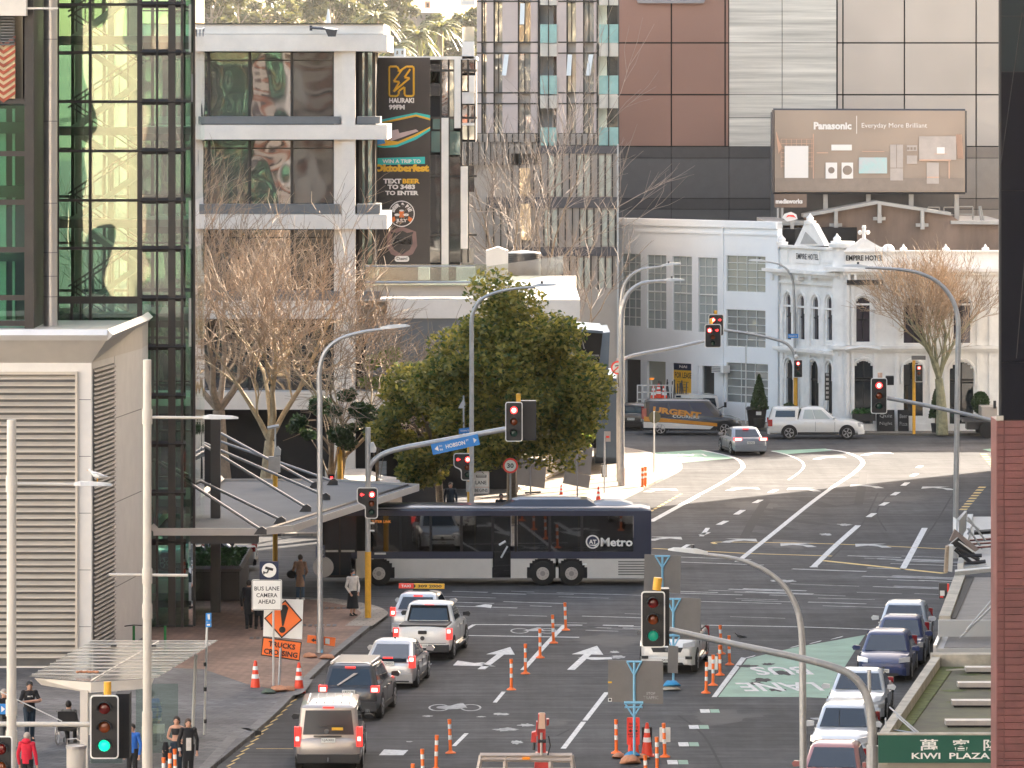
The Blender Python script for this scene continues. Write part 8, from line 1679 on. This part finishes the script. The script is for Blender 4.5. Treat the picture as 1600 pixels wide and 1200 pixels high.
for i,(x,y) in enumerate([(1021,624),(1029,622),(1038,624)]):
    b = P(x,y,300.5);s = .85;t = TH('traffic_cone',('left','middle','right')[i] + ' one of the three cones stacked on the white works truck','cone',b,'cones on the works truck');m = MB('cone_red');m.lathe([(.19,b.z),(.06,b.z + .8),(.04,b.z + .83)],(b.x,b.y,0),12);t.part(m,'body');m = MB('reflect');m.lathe([(.152,b.z + .25),(.128,b.z + .40)],(b.x,b.y,0),12);m.lathe([(.108,b.z + .52),(.088,b.z + .64)],(b.x,b.y,0),12);t.part(m,'reflective_band')
# ---- marker posts
def post_proto():
    r_ = thing('marker_post','orange and white flexible marker post','marker post',(0,0,0),0,'orange and white marker posts');m = MB('orange');m.lathe([(.16,0),(.15,.03),(.07,.07),(.06,.09)],(0,0,0),14);m.build('base',r_,40);m = MB('orange');m.lathe([(.048,.08),(.048,.99),(.04,1.0)],(0,0,0),12);m.lathe([(.055,.90),(.055,1.0)],(0,0,0),12);m.build('tube',r_,40)
    for z0 in (.40,.72): m = MB('reflect');m.lathe([(.052,z0),(.052,z0 + .13)],(0,0,0),12);m.build('reflective_band',r_,40)
    return r_
proto = post_proto()
posts = [(884,985,'furthest post of the line in the left lane, by the stop line'),(865,1005,'second furthest post of the left-lane line'),(844,1028,'third post from the far end of the left-lane line'),(821,1053,'fourth post from the far end, beside the slanting white line'),(799,1078,'fifth post from the far end, alone by a short white dash'),(704,1177,'post beside the short dash left of the crane truck'),(681,1203,'post left of the crane truck, next after the one by the dash'),(661,1226,'post cut by the bottom edge, second from the left of the line'),(643,1250,'leftmost post tip of the line at the bottom edge'),
         (963,1177,'post left of the red-orange road works notice'),(1039,1183,'post carrying the white square plate at lower centre'),(1027,1206,'post in front of the white square plate at lower centre'),(1010,1236,'post cut by the bottom edge behind the sandbags'),(1103,1083,'nearest post of the cluster right of the oncoming car'),(1114,1071,'post holding the white square plate right of the oncoming car'),(1125,1055,'tall post behind the white plate right of the oncoming car'),(1127,1022,'furthest post of the cluster, almost behind the mast arm'),(1140,1039,'rightmost post of the cluster near the pigeon'),
         (256,1240,'leftmost of three post tips in front of the two women'),(265,1233,'middle of three post tips in front of the two women'),(274,1226,'rightmost of three post tips in front of the two women'),(1018,1026,'post peeping out under the near traffic light')]
for i,(x,y,lb) in enumerate(posts):
    q = G(x,y)
    o = copy_thing(proto,q,label='orange-banded ' + lb);o.rotation_euler = (R(random.uniform(-2,2)),R(random.uniform(-2.5,2.5)),0)
for ch in list(proto.children): bpy.data.objects.remove(ch)
bpy.data.objects.remove(proto)
for i,x in enumerate((1004,1008.5)):
    b = G(x,761 - i,.13);t = TH('corner_bollard',('left' if i == 0 else 'right') + ' of the two orange bollards on the sunlit corner','bollard',b,'orange corner bollards');m = MB('orange');m.lathe([(.12,b.z),(.07,b.z + .08),(.065,b.z + .92),(.07,b.z + .95)],(b.x,b.y,0),12);t.part(m,'body');m = MB('reflect');m.lathe([(.073,b.z + .42),(.073,b.z + .52)],(b.x,b.y,0),12);m.lathe([(.073,b.z + .66),(.073,b.z + .76)],(b.x,b.y,0),12);t.part(m,'reflective_band')
# ---- sandbags
def sandbag(label,x,y,lx,ly,h_,mat,rz=0,z=0.0):
    b = G(x,y,z);m = MB(mat);rr = random.Random(int(x * 7 + y));rings = [];s = b.y / F
    for i in range(9):
        u = -1 + 2 * i / 8;k = max(.12,(1 - abs(u) ** 3)) ;rings.append([Vector((u * lx * s,ly * k * math.cos(6.283 * j / 10) * (1 + rr.uniform(-.08,.08)),max(0,h_ * s * (.5 + .5 * math.sin(6.283 * j / 10)) * k * (1 + rr.uniform(-.1,.1))))) for j in range(10)])
    m.M = Matrix.Translation(b) @ Matrix.Rotation(rz,4,'Z');m.loft(rings);single(m,'sandbag',label,'sandbag',b,'sandbags weighing down the sign stands',smooth=60)
for a in (('large tan-orange sandbag lying in front of the road works notice',985,1193,17,.35,14,'sandbag',.2),('orange sandbag left of the road works notice',966,1184,10,.3,8,'sandbag',-.3),('orange sandbag right of the road works notice',1004,1186,12,.3,8,'sandbag',.3),('blue sandbag peeping over the tan ones',988,1181,13,.3,7,'sandbag_blue',0,.1),
          ('bright blue sandbag under the right-hand blue sign frame',1050,1072,14,.4,9,'sandbag_blue',.1,.12),('tan sandbag under the bright blue one',1049,1078,15,.35,6,'moss_parapet',.1),('orange sandbag left of the detour plate stand',485,1027,11,.4,7,'sandbag',.3,.13),('orange sandbag right of the detour plate stand',511,1029,12,.4,7,'sandbag',-.2,.13),('orange sandbag at the foot of the camera sign',436,1080,14,.4,9,'sandbag',.4,.13),('dark green sandbag left of the camera sign foot',420,1083,12,.4,7,'sandbag_green',.1,.13),('orange sandbag close to the right cone',449,1079,12,.35,7,'sandbag',-.5,.13)): sandbag(*a)
# small corner sign, kiosk post, round sign back
Yc = G(944,772).y;t = TH('parking_sign','thin corner post with a small pink-edged parking plate','sign',G(944,771));m = MB('gal');m.cyl(G(944,771,.1),(XX(945,Yc),Yc,ZZ(674,Yc)),.035,8);t.part(m,'post');m = MB('bill_pale');m.box(XX(945,Yc),XX(954,Yc),Yc - .06,Yc - .03,ZZ(690,Yc),ZZ(674,Yc));m.m('sign_red');m.box(XX(947,Yc),XX(952,Yc),Yc - .07,Yc - .062,ZZ(684,Yc),ZZ(681,Yc));t.part(m,'plate');m = MB('trim');m.box(XX(940,Yc),XX(948,Yc),Yc - .1,Yc - .04,ZZ(745,Yc),ZZ(724,Yc));m.m('recess_white');m.box(XX(941.3,Yc),XX(946.7,Yc),Yc - .12,Yc - .11,ZZ(743,Yc),ZZ(726,Yc));t.part(m,'timetable_box')
Yc = G(1022,743).y;t = TH('round_sign','grey round sign back on a thin white post before the black van','sign',G(1022,742));m = MB('white');m.cyl(G(1022,742),(XX(1022,Yc),Yc,ZZ(643,Yc)),.04,8);t.part(m,'post');m = MB('hill_ground');m.disc((XX(1023,Yc),Yc + .05,ZZ(652,Yc)),.30,(0,1,0),.02,24);t.part(m,'disc')
Yc = G(1163,700).y;m = MB('recess_white');m.cyl((XX(1163,300),298,.1),(XX(1163,300),298,ZZ(540,298)),.04,6);single(m,'thin_post','thin pale post standing in front of the white building','pole',(XX(1163,300),298,.1))
t = TH('wheelie_bin','black wheelie bin by the white building','bin',G(1182,672));b = G(1182,671);m = MB('blackmatt');m.loft([[(b.x + sx * w_,b.y + sy * w_,z) for sx,sy in ((-1,-1),(1,-1),(1,1),(-1,1))] for w_,z in ((.42,.1),(.55,1.15))]);t.part(m,'body');m = MB('trim');m.loft([[(b.x + sx * w_,b.y + sy * w_,z) for sx,sy in ((-1,-1),(1,-1),(1,1),(-1,1))] for w_,z in ((.6,1.15),(.5,1.28))]);t.part(m,'lid');m = MB('signwhite');m.box(b.x - .05,b.x + .25,b.y - .56,b.y - .53,.85,1.05);t.part(m,'sticker')
# ---- parking / loading pole left with blue sign
b = G(319,1148,.13);Yb_ = b.y;t = TH('blue_parking_sign','small blue sign on a thin pole beside the bus shelter','sign',b);m = MB('recess_white');m.cyl(b,(XX(324,Yb_),Yb_,ZZ(958,Yb_)),.035,8);t.part(m,'post');m = MB('sign_blue');m.box(XX(321.5,Yb_),XX(330.5,Yb_),Yb_ - .08,Yb_ - .05,ZZ(971,Yb_),ZZ(957.5,Yb_));m.box(XX(321.5,Yb_),XX(330.5,Yb_),Yb_ - .08,Yb_ - .05,ZZ(979.5,Yb_),ZZ(972,Yb_));t.part(m,'plate');m = MB('signwhite');m.slab([P(325,968,Yb_ - .09),P(328,968,Yb_ - .09),P(328,959.5,Yb_ - .09),P(324,960,Yb_ - .09)],(0,-.004,0));m.box(XX(323.5,Yb_),XX(328.5,Yb_),Yb_ - .09,Yb_ - .085,ZZ(977,Yb_),ZZ(974.5,Yb_));t.part(m,'symbol');m = MB('trim')
for y in (1041,1080,1130): c = P(320.5,y,Yb_);m.cyl(c,c + Vector((0,0,.12)),.05,8)
t.part(m,'clamp')
# ---- bus shelter
zs_ = 2.75
t = TH('bus_shelter','glass-roofed bus shelter with pale posts at the lower left','bus shelter',G(131,1190));cs = [G(45,1057,zs_),G(142,1065,zs_ - .05),G(246,1059,zs_),G(342,1000,zs_),G(248,1003,zs_),G(145,1000,zs_)]
m = MB('canopy_glass');m.add([c for c in cs] + [c - Vector((0,0,.02)) for c in cs],[(0,1,5),(1,2,4,5),(2,3,4)] );t.part(m,'glass_roof');m = MB('beige_panel');m.loft([[cs[0] + Vector((.15,.05,-.05)),cs[0] + Vector((.35,.05,-.25)),cs[0] + Vector((.5,.2,-.1))],[cs[1] + Vector((0,0,-.02)),cs[1] + Vector((0,0,-.32)),cs[1] + Vector((0,.15,-.1))],[cs[2] + Vector((-.1,0,-.02)),cs[2] + Vector((-.2,0,-.30)),cs[2] + Vector((-.2,.15,-.1))]]);t.part(m,'front_beam')
m = MB('beige_panel')
for k in range(11):
    f = (k + .5) / 11;a = cs[1].lerp(cs[5],f) ;l = cs[0].lerp(cs[5],f);r_ = cs[2].lerp(cs[3],f) if f > 0 else cs[2];l.z = r_.z = zs_ + .02;m.bar(l,r_,.022)
m.bar(cs[1] + Vector((0,0,.03)),cs[4] + Vector((0,0,.03)),.03);t.part(m,'roof_ribs')
sx_,sy_ = XX(131,cs[1].y),cs[1].y;m = MB('beige_panel');m.box(sx_ - .11,sx_ + .11,sy_ + .0,sy_ + .25,.13,zs_ - .3);t.part(m,'post');m = MB('recess_white');c = G(301,1145,.13);m.cyl(c,(XX(306,c.y),c.y,ZZ(1023,c.y)),.05,8);t.part(m,'rear_post')
Ys_ = sy_ + .3;m = MB('clear_glass');m.box(XX(205,Ys_),XX(272,Ys_),Ys_ + 1.8,Ys_ + 1.82,.4,2.4);m.box(XX(140,Ys_),XX(190,Ys_),Ys_ + .3,Ys_ + .32,.3,2.2);t.part(m,'glass_wall');m = MB('recess_white');m.box(XX(137,Ys_),XX(190,Ys_),Ys_ + .2,Ys_ + .28,ZZ(1082,Ys_),ZZ(1070,Ys_));m.box(XX(137,Ys_),XX(160,Ys_),Ys_ + .2,Ys_ + .26,ZZ(1150,Ys_),ZZ(1085,Ys_));m.m('trim');m.box(XX(188,Ys_),XX(190.5,Ys_),Ys_ + .15,Ys_ + .3,ZZ(1085,Ys_),ZZ(1069,Ys_));t.part(m,'header_panel');m = MB('sandbag');c = G(122,1051,zs_ + .05);
for k in range(7): m.ball(c + Vector((k * .09,(k % 2) * .05,.02)),(.07,.05,.04),6,4)
t.part(m,'rubbish_on_roof');m = MB('trim');
for x,y in ((178,1010),(240,1010)): c = G(x,y,zs_ + .04);m.box(c.x - .08,c.x + .08,c.y - .1,c.y + .1,c.z,c.z + .05)
t.part(m,'roof_fixing')
# bench
b = G(238,1160,.13);t = TH('bench','slatted pale bench under the bus shelter','bench',b);m = MB('recess_white')
for k in range(4): m.slab([Vector((XX(221,b.y),b.y + k * .12,.55)),Vector((XX(255,b.y),b.y + k * .12 + .2,.55)),Vector((XX(255,b.y),b.y + k * .12 + .29,.55)),Vector((XX(221,b.y),b.y + k * .12 + .09,.55))],(0,0,.04))
for k in range(4): m.slab([Vector((XX(235,b.y),b.y + .55,.68 + k * .15)),Vector((XX(250,b.y),b.y + .7,.68 + k * .15)),Vector((XX(250,b.y),b.y + .74,.68 + k * .15)),Vector((XX(235,b.y),b.y + .59,.68 + k * .15))],(0,0,.1))
t.part(m,'slats');m = MB('gal');
for x in (222,252): m.bar(Vector((XX(x,b.y),b.y + .2,.13)),Vector((XX(x,b.y),b.y + .2,.55)),.05)
t.part(m,'frame');
for lb,x in (('white cardboard box resting on the shelter bench',246),): c = P(x,1146,b.y - .1);m = MB('recess_white');m.box(c.x - .14,c.x + .2,c.y,c.y + .3,c.z,c.z + .25);m.m('black');m.box(c.x - .15,c.x - .14,c.y,c.y + .3,c.z,c.z + .25);single(m,'box',lb,'box',c)
# litter bin
b = G(119,1222,.13);t = TH('litter_bin','round steel litter bin at the bottom edge by the shelter post','bin',b);m = MB('cream_pole');m.cyl(b,b + Vector((0,0,.95)),.27,20);t.part(m,'body',smooth=40);m = MB('silver');m.lathe([(.29,b.z + .95),(.29,b.z + 1.03),(.2,b.z + 1.05)],(b.x,b.y,0),20);m.tube([b + Vector((-.25,0,1.0)),b + Vector((-.25,0,1.2)),b + Vector((0,0,1.22)),b + Vector((.25,0,1.05))],.015,5);t.part(m,'lid')
# scooters
for x,y,lb in ((209,1000,'green electric scooter leaning before the pale wall, left one'),(258,1001,'green electric scooter standing before the dark glass, right one')):
    b = G(x,1024,.13);Yz = b.y;t = TH('electric_scooter',lb,'scooter',b,'green electric scooters');m = MB('cl_green');m.mats = ['sc_green'] if 'sc_green' in MATS else m.mats
    top = P(x,978,Yz);m.tube([b + Vector((.0,0,.15)),top],.045,8);t.part(m,'stem');m = MB('trim');m.tube([top + Vector((-.32,.1,-.02)),top + Vector((0,0,.03)),top + Vector((.28,.1,0))],.02,6);t.part(m,'handlebar');m = MB('cl_green');m.box(b.x - .08,b.x + .08,b.y,b.y + .7,.22,.28);t.part(m,'deck');m = MB('tyre')
    for dy in (0,.85): m.cyl((b.x - .02,b.y + dy,.24),(b.x + .02,b.y + dy,.24),.11,14)
    t.part(m,'wheel')
m = MB('dark_metal');c = G(157,1005,.13);m.tube([c + Vector((-.4,0,1.0)),c + Vector((-.1,0,1.1)),c + Vector((.3,0,1.02))],.03,6);m.bar(c + Vector((0,0,.1)),c + Vector((0,0,1.05)),.05)
for dy in (0,.9): m.cyl((c.x - .02,c.y + dy,.4),(c.x + .02,c.y + dy,.4),.27,14)
single(m,'bicycle','dark handlebars of a bicycle parked at the corner of the louvred block','bicycle',c)
# ================================================================ PEOPLE
def person(label,feet,hgt,face,top,legs,hair,pose=None,long_hair=False,coat=None,skirt=False,extra=None,group=None,sleeves=True,cap=False,sit=False,hoodc=None,name='person'):
    """feet: ground point; face: direction looked at, clockwise from +Y. Body is one skinned surface; clothes and hair are parts"""
    root = thing(name,label,'person',feet,-face,group);k = hgt / 1.75;po = dict(lf=(.09,.05),rf=(-.09,-.05),lh=(.25,.05,.80),rh=(-.25,.05,.80),le=(.27,-.02,1.10),re=(-.27,-.02,1.10),lean=0.0,ht=(0,0));po.update(pose or {})
    ln = po['lean'];zo = -.42 if sit else 0;J = {}
    J['pel'] = Vector((0,0,.95 + zo));J['sp'] = Vector((0,ln * .3,1.15 + zo));J['ch'] = Vector((0,ln * .6,1.36 + zo));J['nk'] = Vector((0,ln * .8,1.49 + zo));J['hd'] = Vector((po['ht'][0],ln + .02 + po['ht'][1],1.60 + zo));J['tp'] = Vector((po['ht'][0],ln + .01 + po['ht'][1],1.69 + zo))
    for s,f,hn,el in ((1,po['lf'],po['lh'],po['le']),(-1,po['rf'],po['rh'],po['re'])):
        t = 'l' if s > 0 else 'r';J[t + 'hip'] = Vector((s * .09,0,.90 + zo))
        if sit: J[t + 'kn'] = Vector((s * .12,.42,.52));J[t + 'an'] = Vector((s * .11,.44,.10));J[t + 'toe'] = Vector((s * .11,.60,.05))
        else: J[t + 'kn'] = Vector((f[0] * .95,f[1] * .55 + .03,.49));J[t + 'an'] = Vector((f[0],f[1],.09));J[t + 'toe'] = Vector((f[0] * 1.15,f[1] + .16,.035))
        J[t + 'sh'] = Vector((s * .175,ln * .75,1.42 + zo));J[t + 'el'] = Vector(el) + Vector((0,0,zo));J[t + 'wr'] = Vector(hn) + Vector((0,0,zo))
    V = [];E = [];Rd = []
    def av(p,r): V.append(p * k);Rd.append(r * k);return len(V) - 1
    def ae(a,b): E.append((a,b))
    pel = av(J['pel'],.13);sp = av(J['sp'],.12);ch = av(J['ch'],.13);nk = av(J['nk'],.052);hd_ = av(J['hd'],.088);tp = av(J['tp'],.07)
    for a,b in ((pel,sp),(sp,ch),(ch,nk),(nk,hd_),(hd_,tp)): ae(a,b)
    nz = av(J['hd'] + Vector((0,.095,-.02)),.014);ae(hd_,nz)
    for t in 'lr':
        h_ = av(J[t + 'hip'],.085);kn = av(J[t + 'kn'],.055);an = av(J[t + 'an'],.038);to = av(J[t + 'toe'],.035);ae(pel,h_);ae(h_,kn);ae(kn,an);ae(an,to)
        sh = av(J[t + 'sh'],.052);el = av(J[t + 'el'],.038);wr = av(J[t + 'wr'],.026);ae(ch,sh);ae(sh,el);ae(el,wr)
        d = (J[t + 'wr'] - J[t + 'el']).normalized();u = d.cross(Vector((0,1,0)) if abs(d.y) < .9 else Vector((1,0,0))).normalized();pm = av(J[t + 'wr'] + d * .07,.03);ae(wr,pm)
        for i in range(4): kk = av(J[t + 'wr'] + d * .11 + u * (i - 1.5) * .022,.009);kf = av(J[t + 'wr'] + d * (.155 + .01 * (i in (1,2))) + u * (i - 1.5) * .022 + Vector((0,.012,0)),.008);ae(pm,kk);ae(kk,kf)
        th = av(J[t + 'wr'] + d * .06 + Vector((0,.045,0)),.009);ae(wr,th)
    me = bpy.data.meshes.new('body');me.from_pydata([tuple(v) for v in V],E,[]);o = bpy.data.objects.new('body',me);COL.objects.link(o);o.parent = root;me.materials.append(MATS['skin'])
    sm = o.modifiers.new('skin','SKIN');
    for i,r in enumerate(Rd): me.skin_vertices[0].data[i].radius = (r,r * (1.0 if i > 5 else (.75 if i in (0,1,2) else 1.0)))
    me.skin_vertices[0].data[0].use_root = True;sub = o.modifiers.new('sub','SUBSURF');sub.levels = 1;sub.render_levels = 1
    # clothing
    def ell(c,rx,ry,n=12): return [Vector((c.x + rx * math.cos(6.283 * i / n),c.y + ry * math.sin(6.283 * i / n),c.z)) * k for i in range(n)]
    zt = 1.47 + zo;m = MB(coat or top);lo = (.52 if coat else .86) + zo if not sit else .50;mid = J['sp']
    if po.get('crop'): lo = 1.16
    rings = [ell(Vector((0,0,lo)),.17 if coat else .155,.15 if coat else .125),ell(Vector((0,ln * .1,max(lo + .02,1.0 + zo))),.165,.135),ell(Vector((0,ln * .35,1.18 + zo)),.155,.13),ell(Vector((0,ln * .6,1.36 + zo)),.185,.135),ell(Vector((0,ln * .75,1.45 + zo)),.16,.10),ell(Vector((0,ln * .8,zt + .02)),.065,.065)]
    if po.get('crop'): rings = [ell(Vector((0,0,1.20)),.142,.118),ell(Vector((0,0,1.30)),.155,.13),ell(Vector((0,0,1.385)),.150,.115)]
    m.loft(rings)
    if sleeves:
        for t in 'lr': m.ball(J[t + 'sh'] * k + Vector((0,0,-.01)),(.082 * k,.085 * k,.075 * k),10,6);m.tube([J[t + 'sh'] * k,J[t + 'el'] * k] + ([J[t + 'wr'] * k] if sleeves == True else []),[.068 * k,.055 * k] + ([.042 * k] if sleeves == True else []),8)
    m.build('coat' if coat else 'top',root,50)
    m = MB(legs)
    if skirt: m.loft([ell(Vector((0,0,1.0)),.145,.12),ell(Vector((0,0,.80)),.18,.16),ell(Vector((0,0,.28)),.24,.21)])
    else:
        for t in 'lr': m.tube([J['pel'] * k * .0 + J[t + 'hip'] * k + Vector((0,0,.08)),J[t + 'hip'] * k,J[t + 'kn'] * k,(J[t + 'an'] + Vector((0,0,.02))) * k],[.105 * k,.10 * k,.075 * k,.062 * k],10)
        m.loft([ell(Vector((0,0,.84 + zo)),.14,.11),ell(Vector((0,0,1.02 + zo)),.148,.118)])
    m.build('skirt' if skirt else 'trousers',root,50)
    m = MB('trim' if not po.get('shoe') else po['shoe'])
    for t in 'lr': a = J[t + 'an'];b = J[t + 'toe'];m.loft([[Vector((c.x + w_ * sx,c.y,max(0.002,z_))) * k for sx,z_ in ((-1,0),(1,0),(.8,h_),(-.8,h_))] for c,w_,h_ in ((a - Vector((0,.06,0)),.04,.09),(a,.045,.12),(a.lerp(b,.6),.048,.08),(b + Vector((0,.02,0)),.035,.045))])
    m.build('shoe',root)
    m = MB(hair);hc = (J['hd'] + Vector((0,-.018,.035))) * k;m.ball(hc,(.098 * k,.108 * k,.115 * k),12,8)
    if long_hair: m.loft([[Vector((hc.x + w_ * math.cos(6.283 * i / 10),hc.y - .05 * k + d_ * math.sin(6.283 * i / 10),z_ * k + hc.z)) for i in range(10)] for w_,d_,z_ in ((.09 * k,.06 * k,.04),(.105 * k,.065 * k,-.12),(.11 * k,.05 * k,-.3 if long_hair is True else -long_hair))])
    if cap: m.m('black');m.ball(hc + Vector((0,.0,.03)),(.105 * k,.112 * k,.10 * k),12,6);m.slab([hc + Vector((-.06,.08,.03)),hc + Vector((.06,.08,.03)),hc + Vector((.05,.17,.02)),hc + Vector((-.05,.17,.02))],(0,0,.015))
    if hoodc: m.m(hoodc);m.ball(J['nk'] * k + Vector((0,-.06,.0)),(.14 * k,.11 * k,.09 * k),12,6)
    # the face shows in front of the hair
    m.build('hair',root,50)
    m = MB('skin');fc = (J['hd'] + Vector((0,.012,-.012))) * k;m.ball(fc,(.078 * k,.098 * k,.112 * k),12,8);m.ball(fc + Vector((0,.098 * k,-.01)),(.012,.018,.02),6,4)
    for s in (-1,1): m.ball(fc + Vector((s * .080 * k,-.01,0)),(.012,.02,.028),6,4)
    m.m('hair_dark')
    for s in (-1,1): m.ball(fc + Vector((s * .032 * k,.086 * k,.025)),(.013,.008,.008),6,4)
    m.m('sign_red');m.mats[-1] = 'skin_lip' if 'skin_lip' in MATS else 'bill_peach';m.ball(fc + Vector((0,.088 * k,-.05)),(.024,.008,.007),6,4);m.build('face',root,50)
    if extra: extra(root,J,k)
    return root
def bag(mat,x,y,z,sx,sy,sz,name='bag'):
    def f(root,J,k): m = MB(mat);m.ball((x,y,z),(sx,sy,sz),10,6);m.tube([(x,y,z + sz),(x * .6,y * .5,1.2),(-.1,0,1.45)],.014,4);m.build(name,root,50)
    return f
A = math.pi
person('woman in a tan coat and jeans with a black shoulder bag',G(469,938,.13),1.75,R(10),'cl_tan','cl_denim','hair_dark',dict(lh=(.2,.1,1.0),rh=(-.2,.1,1.0),shoe='recess_white'),coat='cl_tan',extra=bag('cl_black',-.33,-.02,.98,.20,.12,.16),group='people at the crossing').name = 'person'
person('woman in a white top, face mask and long black skirt beside the yellow pole',G(551,962,.13),1.72,R(150),'cl_white','cl_black','hair_dark',dict(lh=(.18,.12,.88),rh=(-.18,.12,.88)),skirt=True,long_hair=.22,extra=lambda root,J,k: (lambda m: (m.ball((J['hd'] + Vector((0,.05,-.05))) * k,(.065,.065,.05),8,5),m.build('face_mask',root,50)))(MB('frame_blue')),group='people at the crossing')
person('person in a long black coat walking left of the camera sign post',G(389,982,.13),1.75,R(-10),'cl_black','cl_black','hair_dark',dict(lf=(.09,.22),rf=(-.09,-.16)),coat='cl_black',group='people behind the camera sign')
person('person in a dark coat with a green bag behind the camera sign',G(405,984,.13),1.72,R(-10),'cl_black','cl_black','hair_dark',dict(lf=(.09,-.14),rf=(-.09,.2)),coat='cl_black',extra=bag('cl_green',.30,0,.92,.10,.08,.14),group='people behind the camera sign')
person('man in a black T-shirt and cap standing with folded arms at the left',G(46,1157,.13),1.78,R(165),'cl_black','cl_navy','hair_dark',dict(lh=(-.16,.24,1.20),rh=(.16,.26,1.16),le=(.30,.10,1.14),re=(-.30,.10,1.14)),cap=True,sleeves='short',extra=lambda root,J,k: (lambda m: (m.text('MATE',(0,.142,1.33),(-1,0,0),(0,0,1),.16,.045,.02),m.build('shirt_lettering',root)))(MB('signwhite')),group='people near the bus shelter')
person('person in a bright red hooded jacket walking away at the bottom left',G(42,1240,.13),1.70,R(15),'cl_red','cl_black','hair_grey',dict(rh=(-.24,.05,.82),lh=(.30,.0,.82)),hoodc='cl_red',group='people near the bus shelter')
person('grey-haired person with folded arms cut off by the left edge',G(6,1168,.13),1.74,R(150),'cl_black','cl_grey','hair_grey',dict(lh=(-.1,.22,1.2),rh=(.1,.24,1.15),le=(.28,.1,1.12),re=(-.28,.1,1.12)),group='people near the bus shelter')
person('bare-shouldered woman in a black crop top with a jacket over her arm',G(276,1213,.13),1.72,R(185),'cl_black','cl_navy','hair_dark',dict(crop=True,rh=(.26,.08,.78),lh=(-.20,.10,.95)),sleeves=False,long_hair=.10,extra=lambda root,J,k: (lambda m: (m.loft([[Vector((.30 + w_ * math.cos(6.283 * i / 8),.08 + .05 * math.sin(6.283 * i / 8),z)) for i in range(8)] for w_,z in ((.06,.98),(.10,.8),(.08,.45))]),m.build('carried_jacket',root,50)))(MB('cl_black')),group='women at the bus stop')
person('woman with long brown hair in a black jacket beside the bare-shouldered one',G(294,1216,.13),1.70,R(170),'cl_black','cl_black','hair_brown',dict(),coat='cl_black',long_hair=.34,extra=lambda root,J,k: (lambda m: (m.box(-.07,.07,.12,.16,.8,1.15),m.cyl(J['lwr'] * k,(J['lwr'] * .7 + J['lel'] * .3) * k,.045,8),m.build('pale_top',root)))(MB('cl_white')),group='women at the bus stop')
def chair(root,J,k):
    for s in (-1,1):
        m = MB('silver');c = Vector((s * .33,-.02,.32))
        for r_ in (.31,.24): m.tube([c + Vector((0,r_ * math.cos(6.283 * i / 20),r_ * math.sin(6.283 * i / 20))) for i in range(21)],.018 if r_ > .3 else .010,5)
        for i in range(8): m.bar(c,c + Vector((0,.3 * math.cos(i * .785),.3 * math.sin(i * .785))),.008)
        m.build('wheel',root,40)
    m = MB('cl_black');m.box(-.26,.26,-.25,.30,.42,.50);m.box(-.27,.27,-.28,-.22,.45,1.0);m.m('dark_metal')
    for s in (-1,1): m.bar((s * .27,-.28,1.0),(s * .27,-.40,1.02),.03);m.bar((s * .2,.3,.45),(s * .16,.55,.12),.03);m.cyl((s * .2 - .01,.35,.09),(s * .2 + .01,.35,.09),.08,12)
    m.build('wheelchair_frame',root)
person('person in dark clothes seated in a wheelchair, seen from behind',G(107,1163,.13),1.72,R(6),'cl_grey','cl_black','hair_dark',dict(lh=(.25,.2,1.05),rh=(-.25,.2,1.05)),sit=True,extra=chair,group='people near the bus shelter')
person('person in a blue and white jacket half hidden behind the near traffic light',G(207,1220,.13),1.62,R(200),'cl_blue','cl_black','hair_dark',dict(),group='people near the bus shelter')
person('dark-clothed person sitting under the trees behind the bus roof',(XX(704,226),226,.6),1.72,R(180),'cl_navy','cl_black','hair_brown',dict(lean=.1),group='people beyond the bus')
person('dark-clothed person standing right of the tree trunk behind the bus roof',(XX(783,226),226,.1),1.72,R(180),'cl_black','cl_black','hair_dark',dict(),group='people beyond the bus')
# haze is left to the end
HAZE = 0
# ================================================================ winter haze
m = MB('white');m.box(-560,560,-150,2300,-1,110);hz = tag(m.build('haze'),kind='stuff');hm = bpy.data.materials.new('haze');hm.use_nodes = True;n = hm.node_tree;n.nodes.remove(n.nodes['Principled BSDF']);pv = n.nodes.new('ShaderNodeVolumePrincipled');pv.inputs['Color'].default_value = (.95,.93,.90,1);pv.inputs['Density'].default_value = .00003;pv.inputs['Anisotropy'].default_value = .3
n.links.new(pv.outputs[0],n.nodes['Material Output'].inputs['Volume']);hz.data.materials.clear();hz.data.materials.append(hm)
